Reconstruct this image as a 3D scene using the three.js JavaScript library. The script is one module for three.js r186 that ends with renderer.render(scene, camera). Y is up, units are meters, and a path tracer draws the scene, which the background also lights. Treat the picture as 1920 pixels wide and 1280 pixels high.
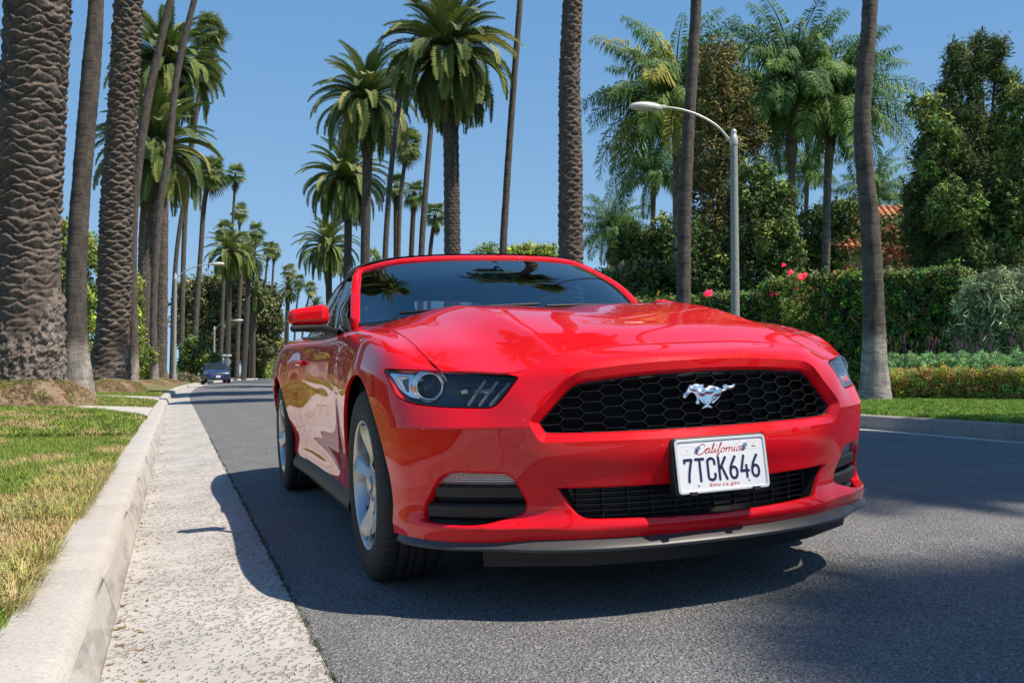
import * as THREE from 'three';
import { mergeGeometries, mergeVertices } from 'three/addons/utils/BufferGeometryUtils.js';
import { RoundedBoxGeometry } from 'three/addons/geometries/RoundedBoxGeometry.js';

// ---------- camera, sky, sun, exposure (world: x to the right across the road, y up, -z down the road; metres) ----------
const scene = new THREE.Scene();
const EYE = new THREE.Vector3(0, 0.757, 0);
const camera = new THREE.PerspectiveCamera(40.837, 1.5, 0.05, 3000);
camera.position.copy(EYE);
camera.rotation.order = 'YXZ';
camera.rotation.set(0.03488, -0.35105, 0);
camera.updateMatrixWorld(true);

const SUN = new THREE.Vector3(0.45, 1.0, 0.42).normalize();
const renderer = new THREE.WebGLRenderer({ antialias: true });
renderer.toneMapping = THREE.LinearToneMapping;
renderer.toneMappingExposure = 1.32;
renderer.shadowMap.enabled = true;
const sun = new THREE.DirectionalLight(0xfff0dc, 5);
sun.position.copy(SUN).multiplyScalar(120);
sun.castShadow = true;
sun.shadow.radius = 1;
sun.shadow.mapSize.set(4096, 4096);
Object.assign(sun.shadow.camera, { left: -70, right: 70, top: 70, bottom: -70, near: 1, far: 400 });
scene.add(sun); scene.add(sun.target);

// a clear summer sky: deep blue overhead, paling towards the horizon, brighter round the sun
{
  const W = 512, H = 256, d = new Float32Array(W * H * 4);
  for (let j = 0; j < H; j++) {
    const el = ((j + 0.5) / H - 0.5) * Math.PI, s = Math.max(0, Math.sin(el));
    for (let i = 0; i < W; i++) {
      const az = ((i + 0.5) / W - 0.5) * 2 * Math.PI;
      const x = Math.cos(az) * Math.cos(el), y = Math.sin(el), z = Math.sin(az) * Math.cos(el);
      const c = Math.max(0, x * SUN.x + y * SUN.y + z * SUN.z);
      const air = Math.exp(-s * 3.0), deep = 1 - 0.40 * Math.max(0, Math.min(1, (s - 0.5) / 0.5)) ** 1.2, glow = 0.10 * c ** 6 + 0.9 * c ** 60;
      const o = (j * W + i) * 4;
      d[o] = (0.030 + 0.285 * air) * deep + glow * 0.8;
      d[o + 1] = (0.163 + 0.335 * air) * deep + glow * 0.9;
      d[o + 2] = (0.425 + 0.25 * air) * deep + glow;
      d[o + 3] = 1;
    }
  }
  const t = new THREE.DataTexture(d, W, H, THREE.RGBAFormat, THREE.FloatType);
  t.mapping = THREE.EquirectangularReflectionMapping;
  t.magFilter = t.minFilter = THREE.LinearFilter;
  t.needsUpdate = true;
  scene.background = t; scene.environment = t;
}

// ---------- helpers ----------
const V = (x, y, z) => new THREE.Vector3(x, y, z);
const lerp = (a, b, t) => a + (b - a) * t, clamp = (x, a = 0, b = 1) => Math.min(b, Math.max(a, x));
const smooth = (a, b, x) => { const t = clamp((x - a) / (b - a)); return t * t * (3 - 2 * t); };
function rng(seed) { let a = seed >>> 0; return () => { a = (a + 0x6d2b79f5) | 0; let t = Math.imul(a ^ (a >>> 15), 1 | a); t = (t + Math.imul(t ^ (t >>> 7), 61 | t)) ^ t; return ((t ^ (t >>> 14)) >>> 0) / 4294967296; }; }
const hash = (x, y, z = 0) => { let h = Math.imul(x | 0, 374761393) ^ Math.imul(y | 0, 668265263) ^ Math.imul(z | 0, 1274126177); h = Math.imul(h ^ (h >>> 13), 1103515245); return ((h ^ (h >>> 16)) >>> 0) / 4294967296; };
// value noise, period P cells in x and y
function vnoise(x, y, P = 1e6, Q = P, s = 0) {
  const ix = Math.floor(x), iy = Math.floor(y), fx = x - ix, fy = y - iy, u = fx * fx * (3 - 2 * fx), v = fy * fy * (3 - 2 * fy), m = (a, b) => ((a % b) + b) % b;
  const h = (a, b) => hash(m(a, P), m(b, Q), s);
  return lerp(lerp(h(ix, iy), h(ix + 1, iy), u), lerp(h(ix, iy + 1), h(ix + 1, iy + 1), u), v);
}
function fbm(x, y, P, Q = P, oct = 4, s = 0) { let a = 0.5, t = 0, n = 0; for (let i = 0; i < oct; i++) { t += a * vnoise(x, y, P, Q, s + i); n += a; a *= 0.5; x *= 2; y *= 2; P *= 2; Q *= 2; } return t / n; }
const used = {};
function numbered(name) { const k = (used[name] = (used[name] ?? -1) + 1); return k ? name + '_' + String(k).padStart(3, '0') : name; }
function tag(o, label, category, group, kind) {
  if (label) o.userData.label = label;
  if (category) o.userData.category = category;
  if (group) o.userData.group = group;
  if (kind) o.userData.kind = kind;
  return o;
}
function thing(name, label, category, group, pos, turn = 0) {
  const g = new THREE.Group(); g.name = numbered(name); scene.add(g);
  if (pos) g.position.copy(pos); g.rotation.y = turn;
  return tag(g, label, category, group);
}
function part(name, geo, mat, parent, kind) {
  const m = new THREE.Mesh(geo, mat); m.name = name; m.castShadow = m.receiveShadow = true; parent.add(m);
  if (kind) m.userData.kind = kind;
  return m;
}
function struct(name, geo, mat) { const m = new THREE.Mesh(geo, mat); m.name = numbered(name); m.castShadow = m.receiveShadow = true; m.userData.kind = 'structure'; scene.add(m); return m; }
const merged = (list) => mergeGeometries(list.map((g) => { const h = g.index ? g.toNonIndexed() : g; for (const k of Object.keys(h.attributes)) if (!['position', 'normal', 'uv', 'color'].includes(k)) h.deleteAttribute(k); if (!h.attributes.uv) h.setAttribute('uv', new THREE.BufferAttribute(new Float32Array(h.attributes.position.count * 2), 2)); return h; }));
const moved = (g, x, y, z, rx = 0, ry = 0, rz = 0, sx = 1, sy = sx, sz = sx) => g.applyMatrix4(new THREE.Matrix4().compose(V(x, y, z), new THREE.Quaternion().setFromEuler(new THREE.Euler(rx, ry, rz)), V(sx, sy, sz)));
const box = (w, h, d, r = 0) => (r ? new RoundedBoxGeometry(w, h, d, 2, r) : new THREE.BoxGeometry(w, h, d));
function geom(pos, idx, uv, nor) {
  const g = new THREE.BufferGeometry(); g.setAttribute('position', new THREE.Float32BufferAttribute(pos, 3));
  if (uv) g.setAttribute('uv', new THREE.Float32BufferAttribute(uv, 2));
  if (idx) g.setIndex(idx);
  if (nor) g.setAttribute('normal', new THREE.Float32BufferAttribute(nor, 3)); else g.computeVertexNormals();
  return g;
}
function mirrorX(g) {
  const h = g.clone(), p = h.attributes.position, n = h.attributes.normal;
  for (let i = 0; i < p.count; i++) { p.setX(i, -p.getX(i)); n.setX(i, -n.getX(i)); }
  const ix = h.index ? Array.from(h.index.array) : [...Array(p.count).keys()];
  for (let i = 0; i < ix.length; i += 3) { const t = ix[i]; ix[i] = ix[i + 1]; ix[i + 1] = t; }
  h.setIndex(ix); return h;
}
const tube = (pts, r, seg = 24, rad = 8, closed = false) => new THREE.TubeGeometry(new THREE.CatmullRomCurve3(pts, closed), seg, r, rad, closed);
// a point of the place on the line of sight that meets picture position (u, v) of the 1920 x 1280 view, at a given distance along the view axis / on a level
const sight = (u, v) => V((u - 960) / 1719.2, (640 - v) / 1719.2, -1).applyQuaternion(camera.quaternion);
const at = (u, v, depth) => sight(u, v).multiplyScalar(depth).add(EYE);
const onLevel = (u, v, y) => { const d = sight(u, v); return d.multiplyScalar((y - EYE.y) / d.y).add(EYE); };
// computed textures
function dataTex(W, H, f, srgb, repX = 1, repY = repX) {
  const d = new Uint8Array(W * H * 4);
  for (let j = 0; j < H; j++) for (let i = 0; i < W; i++) { const c = f(i / W, j / H, i, j), o = (j * W + i) * 4; for (let k = 0; k < 3; k++) { let x = clamp(typeof c === 'number' ? c : c[k]); if (srgb) x = x <= 0.0031308 ? 12.92 * x : 1.055 * x ** (1 / 2.4) - 0.055; d[o + k] = Math.round(x * 255); } d[o + 3] = 255; }
  const t = new THREE.DataTexture(d, W, H); t.wrapS = t.wrapT = THREE.RepeatWrapping; t.magFilter = THREE.LinearFilter; t.minFilter = THREE.LinearMipmapLinearFilter; t.generateMipmaps = true;
  if (srgb) t.colorSpace = THREE.SRGBColorSpace; t.repeat.set(repX, repY); t.needsUpdate = true; return t;
}
const std = (o) => new THREE.MeshStandardMaterial({ roughness: 0.8, ...o });
const lin = (r, g, b) => new THREE.Color().setRGB(r, g, b);
const mixc = (a, b, t) => [lerp(a[0], b[0], t), lerp(a[1], b[1], t), lerp(a[2], b[2], t)];

// ---------- Delaunay triangulation of a plane set with loops (outer and holes) ----------
function inside(p, poly) { let c = false; for (let i = 0, j = poly.length - 1; i < poly.length; j = i++) { const a = poly[i], b = poly[j]; if ((a[1] > p[1]) !== (b[1] > p[1]) && p[0] < ((b[0] - a[0]) * (p[1] - a[1])) / (b[1] - a[1]) + a[0]) c = !c; } return c; }
function delaunay(pts) {
  const n = pts.length; let x0 = 1e9, y0 = 1e9, x1 = -1e9, y1 = -1e9;
  for (const [x, y] of pts) { x0 = Math.min(x0, x); x1 = Math.max(x1, x); y0 = Math.min(y0, y); y1 = Math.max(y1, y); }
  const D = Math.max(x1 - x0, y1 - y0) * 20, cx = (x0 + x1) / 2, cy = (y0 + y1) / 2;
  const P = pts.concat([[cx - D, cy - D], [cx + D, cy - D], [cx, cy + D]]);
  const T = [[n, n + 1, n + 2]], N = [[-1, -1, -1]], alive = [true]; let last = 0;
  const orient = (a, b, c) => (P[b][0] - P[a][0]) * (P[c][1] - P[a][1]) - (P[b][1] - P[a][1]) * (P[c][0] - P[a][0]);
  const incirc = (t, q) => { const [a, b, c] = T[t], ax = P[a][0] - P[q][0], ay = P[a][1] - P[q][1], bx = P[b][0] - P[q][0], by = P[b][1] - P[q][1], dx = P[c][0] - P[q][0], dy = P[c][1] - P[q][1]; return (ax * ax + ay * ay) * (bx * dy - dx * by) - (bx * bx + by * by) * (ax * dy - dx * ay) + (dx * dx + dy * dy) * (ax * by - bx * ay) > 0; };
  const order = [...Array(n).keys()], cell = Math.sqrt(((x1 - x0) * (y1 - y0)) / n) * 4 + 1e-9;
  order.sort((a, b) => { const ra = Math.floor((P[a][1] - y0) / cell), rb = Math.floor((P[b][1] - y0) / cell); return ra - rb || (ra & 1 ? P[b][0] - P[a][0] : P[a][0] - P[b][0]) || a - b; });
  for (const q of order) {
    let t = last; for (let g = 0; g < 4 * n + 50; g++) { let go = -1; for (let e = 0; e < 3; e++) if (orient(T[t][e], T[t][(e + 1) % 3], q) < -1e-14 && N[t][e] >= 0) { go = N[t][e]; break; } if (go < 0) break; t = go; }
    const bad = [t], mark = new Set(bad), edges = [];
    for (let k = 0; k < bad.length; k++) for (let e = 0; e < 3; e++) { const o = N[bad[k]][e]; if (o >= 0 && !mark.has(o) && incirc(o, q)) { mark.add(o); bad.push(o); } }
    for (const b of bad) for (let e = 0; e < 3; e++) { const o = N[b][e]; if (o < 0 || !mark.has(o)) edges.push([T[b][e], T[b][(e + 1) % 3], o, b]); }
    for (const b of bad) alive[b] = false;
    const first = new Map(), made = [];
    for (const [a, b, o, from] of edges) { const id = T.length; T.push([a, b, q]); N.push([o, -1, -1]); alive.push(true); made.push(id); first.set(a, id); if (o >= 0) for (let e = 0; e < 3; e++) if (T[o][e] === b && T[o][(e + 1) % 3] === a) N[o][e] = id; }
    for (const id of made) { const nx = first.get(T[id][1]); N[id][1] = nx ?? -1; if (nx !== undefined) N[nx][2] = id; }
    last = made[made.length - 1];
  }
  return T.filter((t, i) => alive[i] && t[0] < n && t[1] < n && t[2] < n);
}
// dense closed loop through points; a point [x, y, r] has its corner rounded by r (default 0 keeps a corner); spacing h
function loop(points, h, round = 0) {
  const out = [], n = points.length;
  for (let i = 0; i < n; i++) {
    const p = points[i], a = points[(i + n - 1) % n], b = points[(i + 1) % n], r = p[2] ?? round;
    if (!r) { out.push([p[0], p[1]]); continue; }
    const la = Math.hypot(a[0] - p[0], a[1] - p[1]), lb = Math.hypot(b[0] - p[0], b[1] - p[1]), d = Math.min(r, la * 0.48, lb * 0.48);
    const A = [p[0] + ((a[0] - p[0]) * d) / la, p[1] + ((a[1] - p[1]) * d) / la], B = [p[0] + ((b[0] - p[0]) * d) / lb, p[1] + ((b[1] - p[1]) * d) / lb], m = Math.max(3, Math.ceil((1.6 * d) / h));
    for (let k = 0; k <= m; k++) { const t = k / m, s = 1 - t; out.push([s * s * A[0] + 2 * s * t * p[0] + t * t * B[0], s * s * A[1] + 2 * s * t * p[1] + t * t * B[1]]); }
  }
  const dense = [];
  for (let i = 0; i < out.length; i++) { const a = out[i], b = out[(i + 1) % out.length], l = Math.hypot(b[0] - a[0], b[1] - a[1]), m = Math.max(1, Math.round(l / h)); if (l < 1e-7) continue; for (let k = 0; k < m; k++) dense.push([lerp(a[0], b[0], k / m), lerp(a[1], b[1], k / m)]); }
  return dense;
}
function area(poly) { let s = 0; for (let i = 0, j = poly.length - 1; i < poly.length; j = i++) s += poly[j][0] * poly[i][1] - poly[i][0] * poly[j][1]; return s / 2; }
// move a loop sideways by d (positive: to the inside)
function inset(poly, d) {
  const s = area(poly) > 0 ? 1 : -1, n = poly.length;
  return poly.map((p, i) => { const a = poly[(i + n - 1) % n], b = poly[(i + 1) % n]; let tx = b[0] - a[0], ty = b[1] - a[1]; const l = Math.hypot(tx, ty) || 1; return [p[0] - (ty / l) * d * s, p[1] + (tx / l) * d * s]; });
}
function resample(poly, h) { const out = []; let acc = 0; for (let i = 0; i < poly.length; i++) { const a = poly[i], b = poly[(i + 1) % poly.length], l = Math.hypot(b[0] - a[0], b[1] - a[1]); let t = -acc + (acc > 0 ? h : 0); if (acc === 0) { out.push(a.slice()); t = h; } for (; t < l; t += h) out.push([lerp(a[0], b[0], t / l), lerp(a[1], b[1], t / l)]); acc = l - (t - h); if (acc < 1e-9) acc = 1e-9; } return out; }

// ---------- smooth surfaces through a net of points ----------
class Surf {   // net[i][j] = [x, y, z]; ku, kv: knots (about metres)
  constructor(net, ku, kv) { this.net = net; this.ku = ku; this.kv = kv; this.ghost = null; }
  static tang(p, k, i) {
    const n = p.length; if (n < 2) return [0, 0, 0];
    const d = (a, b) => p[a].map((x, c) => (p[b][c] - x) / (k[b] - k[a]));
    if (i === 0) return d(0, 1); if (i === n - 1) return d(n - 2, n - 1);
    const a = d(i - 1, i), b = d(i, i + 1), ha = k[i] - k[i - 1], hb = k[i + 1] - k[i];
    return a.map((x, c) => (x * hb + b[c] * ha) / (ha + hb));
  }
  static curve(p, k, t, tan0, cr) {   // cr(i): how sharp the bend at knot i is, 0 to 1
    let i = 0; while (i < k.length - 2 && t > k[i + 1]) i++;
    const h = k[i + 1] - k[i], s = (t - k[i]) / h;
    if (s > 1 || s < 0) { const m = Surf.tang(p, k, s > 1 ? i + 1 : i), q = s > 1 ? p[i + 1] : p[i], dt = s > 1 ? t - k[i + 1] : t - k[i]; return q.map((x, c) => x + m[c] * dt); }
    const d = () => p[i].map((x, c) => (p[i + 1][c] - x) / h), own = (m, w) => (w ? d().map((x, c) => lerp(m[c], x, w)) : m);
    const m0 = own(i === 0 && tan0 ? tan0(p) : Surf.tang(p, k, i), cr ? cr(i) : 0), m1 = own(Surf.tang(p, k, i + 1), cr ? cr(i + 1) : 0), s2 = s * s, s3 = s2 * s;
    return p[i].map((x, c) => (2 * s3 - 3 * s2 + 1) * x + (s3 - 2 * s2 + s) * h * m0[c] + (3 * s2 - 2 * s3) * p[i + 1][c] + (s3 - s2) * h * m1[c]);
  }
  at(u, v) {
    // along v on the nearby stations, then along u; the first station lies on the mirror plane
    let i = 0; const ku = this.ku; while (i < ku.length - 2 && u > ku[i + 1]) i++;
    const lo = Math.max(0, i - 1), hi = Math.min(ku.length - 1, i + 2), pts = [], kk = [];
    for (let a = lo; a <= hi; a++) { pts.push(Surf.curve(this.net[a], this.kv, v, null, this.bendV ? (j) => this.bendV(j, a) : null)); kk.push(ku[a]); }
    const cu = this.bendU ? (j) => this.bendU(j + lo, v) : null;
    if (i === 0 && this.sym) return Surf.curve(pts, kk, u, (p) => [(p[1][0] - p[0][0]) / (kk[1] - kk[0]), 0, 0], cu);
    return Surf.curve(pts, kk, u, null, cu);
  }
  point(u, v) { const p = this.at(u, v); return this.mod ? this.mod(p, u, v) : p; }
  normal(u, v) {
    const e = 0.0015, a = this.point(u - e, v), b = this.point(u + e, v), c = this.point(u, v - e), d = this.point(u, v + e);
    return V(b[0] - a[0], b[1] - a[1], b[2] - a[2]).cross(V(d[0] - c[0], d[1] - c[1], d[2] - c[2])).normalize().multiplyScalar(this.flip ? -1 : 1);
  }
  // (u, v) of the point whose coordinates ax, bx (indices) are p
  find(p, ax, bx, range) {
    let best = 1e9, u = 0, v = 0; const [u0, u1, v0, v1] = range ?? [this.ku[0], this.ku.at(-1), this.kv[0], this.kv.at(-1)];
    for (let i = 0; i <= 24; i++) for (let j = 0; j <= 16; j++) { const uu = lerp(u0, u1, i / 24), vv = lerp(v0, v1, j / 16), q = this.at(uu, vv), d = (q[ax] - p[0]) ** 2 + (q[bx] - p[1]) ** 2; if (d < best) { best = d; u = uu; v = vv; } }
    for (let k = 0; k < 12; k++) {
      const e = 1e-4, q = this.at(u, v), qu = this.at(u + e, v), qv = this.at(u, v + e), a = (qu[ax] - q[ax]) / e, b = (qv[ax] - q[ax]) / e, c = (qu[bx] - q[bx]) / e, d = (qv[bx] - q[bx]) / e, D = a * d - b * c, rx = p[0] - q[ax], ry = p[1] - q[bx];
      if (Math.abs(D) < 1e-9) break; let du = (d * rx - b * ry) / D, dv = (a * ry - c * rx) / D; const l = Math.hypot(du, dv); if (l > 0.1) { du *= 0.1 / l; dv *= 0.1 / l; } u += du; v += dv; if (l < 1e-6) break;
    }
    return [u, v];
  }
}
// a sheet of the surface inside `outer`, without `holes` (uv loops); each rim may get a lip: [[sideways, depth], ...] away from the sheet
function sheet(surf, outer, holes = [], h = 0.016, lips = []) {
  const loops = [outer, ...holes].map((l) => resample(l, h * 0.55)), pts = [], ids = loops.map((l) => l.map((p) => pts.push(p) - 1));
  let x0 = 1e9, y0 = 1e9, x1 = -1e9, y1 = -1e9; for (const [x, y] of loops[0]) { x0 = Math.min(x0, x); x1 = Math.max(x1, x); y0 = Math.min(y0, y); y1 = Math.max(y1, y); }
  const near = new Map(), key = (x, y) => Math.floor(x / h) * 100003 + Math.floor(y / h);
  for (const l of loops) for (const p of l) { const k = key(p[0], p[1]); near.has(k) ? near.get(k).push(p) : near.set(k, [p]); }
  const R = rng(7);
  for (let j = 0; j * h * 0.87 < y1 - y0; j++) for (let i = 0; i * h < x1 - x0 + h; i++) {
    const p = [x0 + (i + (j & 1) * 0.5) * h + (R() - 0.5) * 1e-4, y0 + j * h * 0.87 + (R() - 0.5) * 1e-4];
    let ok = inside(p, loops[0]) && !holes.some((_, k) => inside(p, loops[k + 1]));
    for (let a = -1; ok && a <= 1; a++) for (let b = -1; ok && b <= 1; b++) for (const q of near.get(key(p[0] + a * h, p[1] + b * h)) ?? []) if (Math.hypot(q[0] - p[0], q[1] - p[1]) < h * 0.5) { ok = false; break; }
    if (ok) pts.push(p);
  }
  const tris = delaunay(pts).filter((t) => { const c = [(pts[t[0]][0] + pts[t[1]][0] + pts[t[2]][0]) / 3, (pts[t[0]][1] + pts[t[1]][1] + pts[t[2]][1]) / 3]; return inside(c, loops[0]) && !holes.some((_, k) => inside(c, loops[k + 1])); });
  const P = pts.map((p) => V(...surf.point(p[0], p[1]))), N = pts.map((p) => surf.normal(p[0], p[1]));
  const pos = [], nor = [], uv = [], idx = [];
  P.forEach((p, i) => { pos.push(p.x, p.y, p.z); nor.push(N[i].x, N[i].y, N[i].z); uv.push(pts[i][0], pts[i][1]); });
  const t0 = tris[0]; let flip = 1; { let s = 0; for (const t of tris) s += P[t[1]].clone().sub(P[t[0]]).cross(P[t[2]].clone().sub(P[t[0]])).dot(N[t[0]]); if (s < 0) flip = -1; }
  for (const t of tris) flip > 0 ? idx.push(t[0], t[1], t[2]) : idx.push(t[0], t[2], t[1]);
  ids.forEach((ring, li) => { if (lips[li]) lipOn(ring.map((i) => P[i]), ring.map((i) => N[i]), loops[li], (li ? 1 : -1) * (surf.flip ? -1 : 1), lips[li], pos, nor, uv, idx); });
  return geom(pos, idx, uv, nor);
}
// rows of quads from a rim: section [[sideways, depth], ...]; side 1 goes into a hole, -1 out of the sheet
function lipOn(P, N, L2, side, section, pos, nor, uv, idx) {
  const n = P.length, ccw = area(L2) > 0 ? 1 : -1, rows = [[0, 0], ...section];
  const out = [];
  for (let i = 0; i < n; i++) {
    const a = P[(i + n - 1) % n], b = P[(i + 1) % n], t = b.clone().sub(a).normalize(), s = N[i].clone().cross(t).multiplyScalar(ccw * side);   // points into the loop for side 1
    out.push({ s, N: N[i] });
  }
  const start = pos.length / 3;
  for (let r = 0; r < rows.length; r++) for (let i = 0; i < n; i++) {
    const p = P[i].clone().addScaledVector(out[i].s, rows[r][0]).addScaledVector(out[i].N, -rows[r][1]);
    const p0 = rows[Math.max(0, r - 1)], p1 = rows[Math.min(rows.length - 1, r + 1)], dx = p1[0] - p0[0], dy = p1[1] - p0[1], l = Math.hypot(dx, dy) || 1;
    let nn = r === 0 && !section.soft ? out[i].N.clone().multiplyScalar(rows[1][0] - 0 || 1e-6).addScaledVector(out[i].s, rows[1][1]).normalize() : out[i].s.clone().multiplyScalar(dy / l).addScaledVector(out[i].N, dx / l);
    if (r === 0) nn = out[i].s.clone().multiplyScalar(rows[1][1]).addScaledVector(out[i].N, Math.abs(rows[1][0]) + 1e-5).normalize();
    pos.push(p.x, p.y, p.z); nor.push(nn.x, nn.y, nn.z); uv.push(L2[i][0], L2[i][1]);
  }
  for (let r = 0; r + 1 < rows.length; r++) for (let i = 0; i < n; i++) {
    const a = start + r * n + i, b = start + r * n + ((i + 1) % n), c = a + n, d = b + n;
    const A = V(pos[a * 3], pos[a * 3 + 1], pos[a * 3 + 2]), B = V(pos[b * 3], pos[b * 3 + 1], pos[b * 3 + 2]), Cc = V(pos[c * 3], pos[c * 3 + 1], pos[c * 3 + 2]);
    const f = B.sub(A).cross(Cc.sub(A)).dot(V(nor[a * 3], nor[a * 3 + 1], nor[a * 3 + 2]));
    f >= 0 ? idx.push(a, b, c, b, d, c) : idx.push(a, c, b, b, c, d);
  }
}
// normals: smooth below 35 degrees, creased above
function toSmooth(g, limit = 0.6) {
  const p = g.attributes.position, n = p.count, fn = [], map = new Map(), out = new Float32Array(n * 3);
  for (let i = 0; i < n; i += 3) { const a = V().fromBufferAttribute(p, i), b = V().fromBufferAttribute(p, i + 1), c = V().fromBufferAttribute(p, i + 2), f = b.sub(a).cross(c.sub(a)); for (let k = 0; k < 3; k++) { fn.push(f); const key = [p.getX(i + k), p.getY(i + k), p.getZ(i + k)].map((x) => Math.round(x * 2e4)).join(); map.has(key) ? map.get(key).push(i + k) : map.set(key, [i + k]); } }
  for (const l of map.values()) for (const i of l) { const s = V(0, 0, 0), u = fn[i].clone().normalize(); for (const j of l) if (u.dot(fn[j].clone().normalize()) > Math.cos(limit)) s.add(fn[j]); s.normalize(); out.set([s.x, s.y, s.z], i * 3); }
  g.setAttribute('normal', new THREE.BufferAttribute(out, 3)); return g;
}
const M = {};

// ================= ground, road, gutters, kerbs, lawns =================
const bend = (t) => (t > 25 ? ((t - 25) * (t - 25)) / 1000 : 0);            // the street curves to the right beyond 25 m
const roadY = (x) => { const s = clamp(x - 0.37, 0, 8.2); return 0.047 * s - 0.00573 * s * s; };
const STEPS = (a, b, d0, grow = 1.06) => { const o = [a]; let d = d0; while (o.at(-1) < b) { o.push(Math.min(b, o.at(-1) + d)); if (o.at(-1) > 12) d *= grow; } return o; };
// a strip along the street: columns [x, y], from t0 to t1 metres ahead; uv in metres
function strip(cols, ts, closed, jitter) {
  const pos = [], uv = [], idx = [], n = cols.length; let w = [0]; for (let i = 1; i < n; i++) w.push(w[i - 1] + Math.hypot(cols[i][0] - cols[i - 1][0], cols[i][1] - cols[i - 1][1]));
  ts.forEach((t) => cols.forEach(([x, y], i) => { pos.push(x + bend(t) + (jitter ? jitter(t, i) : 0), y, -t); uv.push(cols[0][0] + w[i], t); }));
  for (let k = 0; k + 1 < ts.length; k++) for (let i = 0; i + 1 < n; i++) { const a = k * n + i; idx.push(a, a + 1, a + n, a + 1, a + n + 1, a + n); }
  if (closed) for (const k of [0, ts.length - 1]) for (let i = 1; i + 1 < n; i++) { const o = k * n; k ? idx.push(o, o + i, o + i + 1) : idx.push(o, o + i + 1, o + i); }
  return geom(pos, idx, uv);
}
struct('ground', new THREE.PlaneGeometry(4000, 4000).rotateX(-Math.PI / 2).translate(0, -0.12, 0), std({ color: lin(0.07, 0.075, 0.04), roughness: 1 }));
{
  const asphaltT = dataTex(1024, 1024, (u, v, i, j) => {
    const big = fbm(u * 6, v * 6, 6, 6, 4, 3), st = hash(Math.round(i / 2.6 + 0.6 * hash(i >> 2, j >> 2)), Math.round(j / 2.6 + 0.6 * hash(j >> 2, i >> 2)), 1), s2 = hash(i >> 1, j >> 1, 2), g = vnoise(u * 260, v * 260, 260, 260, 9);
    let a = 0.168 + 0.07 * (big - 0.5) + 0.10 * (g - 0.5) + 0.06 * (s2 - 0.5); if (st > 0.88) a += 0.30 * hash(i >> 1, j >> 1, 7); if (st < 0.10) a *= 0.45;
    return [a * 0.965, a * 0.995, a * 1.05];
  }, true, 1 / 1.7);
  const asphaltB = dataTex(1024, 1024, (u, v, i, j) => 0.55 * vnoise(u * 260, v * 260, 260, 260, 9) + 0.45 * hash(i >> 1, j >> 1, 1), false, 1 / 1.7);
  const cols = []; for (let i = 0; i <= 16; i++) { const x = lerp(0.37, 8.57, i / 16); cols.push([x, roadY(x)]); }
  struct('road', strip(cols, STEPS(-14, 330, 1), false, (t, i) => (i === 0 ? 0.014 * (fbm(t * 7, 1, 1e6, 1e6, 4) - 0.5) : 0)), std({ map: asphaltT, bumpMap: asphaltB, bumpScale: 0.013, roughness: 0.86 }));
  // concrete gutter with exposed, pitted stone
  const pit = (u, v) => { const a = vnoise(u * 88, v * 150, 88, 150, 21), b = vnoise(u * 190, v * 300, 190, 300, 22), w = 0.10 * smooth(0.35, 0.65, fbm(u * 3, v * 6, 3, 6, 3, 24)) + 0.05 * Math.sin(u * 6.283 - 0.9); return smooth(0.58, 0.74, 0.58 * a + 0.42 * b + w - 0.055); };
  const gT = dataTex(1024, 2048, (u, v, i, j) => {
    const x = u * 1.0, big = fbm(u * 4, v * 8, 4, 8, 4, 11), p = pit(u, v), str = fbm(u * 3, v * 60, 3, 60, 3, 15), st = hash(i, j, 3);
    let a = 0.45 + 0.18 * (big - 0.5) + 0.09 * (st - 0.5) + 0.05 * (str - 0.5); a *= 1 - 0.30 * p; const warm = 0.03 * fbm(u * 6, v * 9, 6, 9, 3, 31), dirt = smooth(0.52, 0.74, fbm(u * 5, v * 22, 5, 22, 4, 41)) * 0.30;
    return mixc([a * (0.97 + warm), a * 0.965, a * (0.945 - warm)], [0.20, 0.14, 0.085], dirt * 0.6);
  }, true, 1, 1 / 2);
  const gB = dataTex(1024, 1024, (u, v) => 1 - pit(u, v * 0.5 + (v > 2 ? 0 : 0)) * 0.9 - 0.12 * vnoise(u * 300, v * 300, 300, 300, 5), false, 1, 1);
  gB.repeat.set(1, 1 / 1); 
  const gutMat = std({ map: gT, roughness: 0.92, bumpMap: dataTex(1024, 2048, (u, v, i, j) => 1 - pit(u, v) * 0.85 - 0.15 * hash(i, j, 8), false, 1, 1 / 2), bumpScale: 0.007 });
  struct('gutter', strip([[-0.175, -0.034], [-0.12, -0.03], [0.02, -0.018], [0.2, -0.004], [0.372, 0.004], [0.374, -0.03]], STEPS(-8, 330, 1), false, (t, i) => (i > 3 ? 0.008 * (fbm(t * 5, 3, 1e6, 1e6, 3) - 0.5) : 0)), gutMat);
  struct('gutter', strip([[8.565, -0.03], [8.567, 0.004], [8.9, -0.012], [9.2, -0.03]], STEPS(-8, 330, 1)), gutMat);
  // kerbs poured in lengths with fine joints
  const kT = dataTex(1024, 1024, (u, v, i, j) => {
    const big = fbm(u * 5, v * 5, 5, 5, 4, 51), st = hash(i, j, 52), fine = vnoise(u * 200, v * 200, 200, 200, 53);
    let a = 0.45 + 0.12 * (big - 0.5) + 0.08 * (fine - 0.5) + 0.05 * (st - 0.5); if (hash(i >> 1, j >> 1, 55) > 0.996) a *= 0.4;
    return [a, a * 0.97, a * 0.92];
  }, true, 1 / 1.6);
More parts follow.
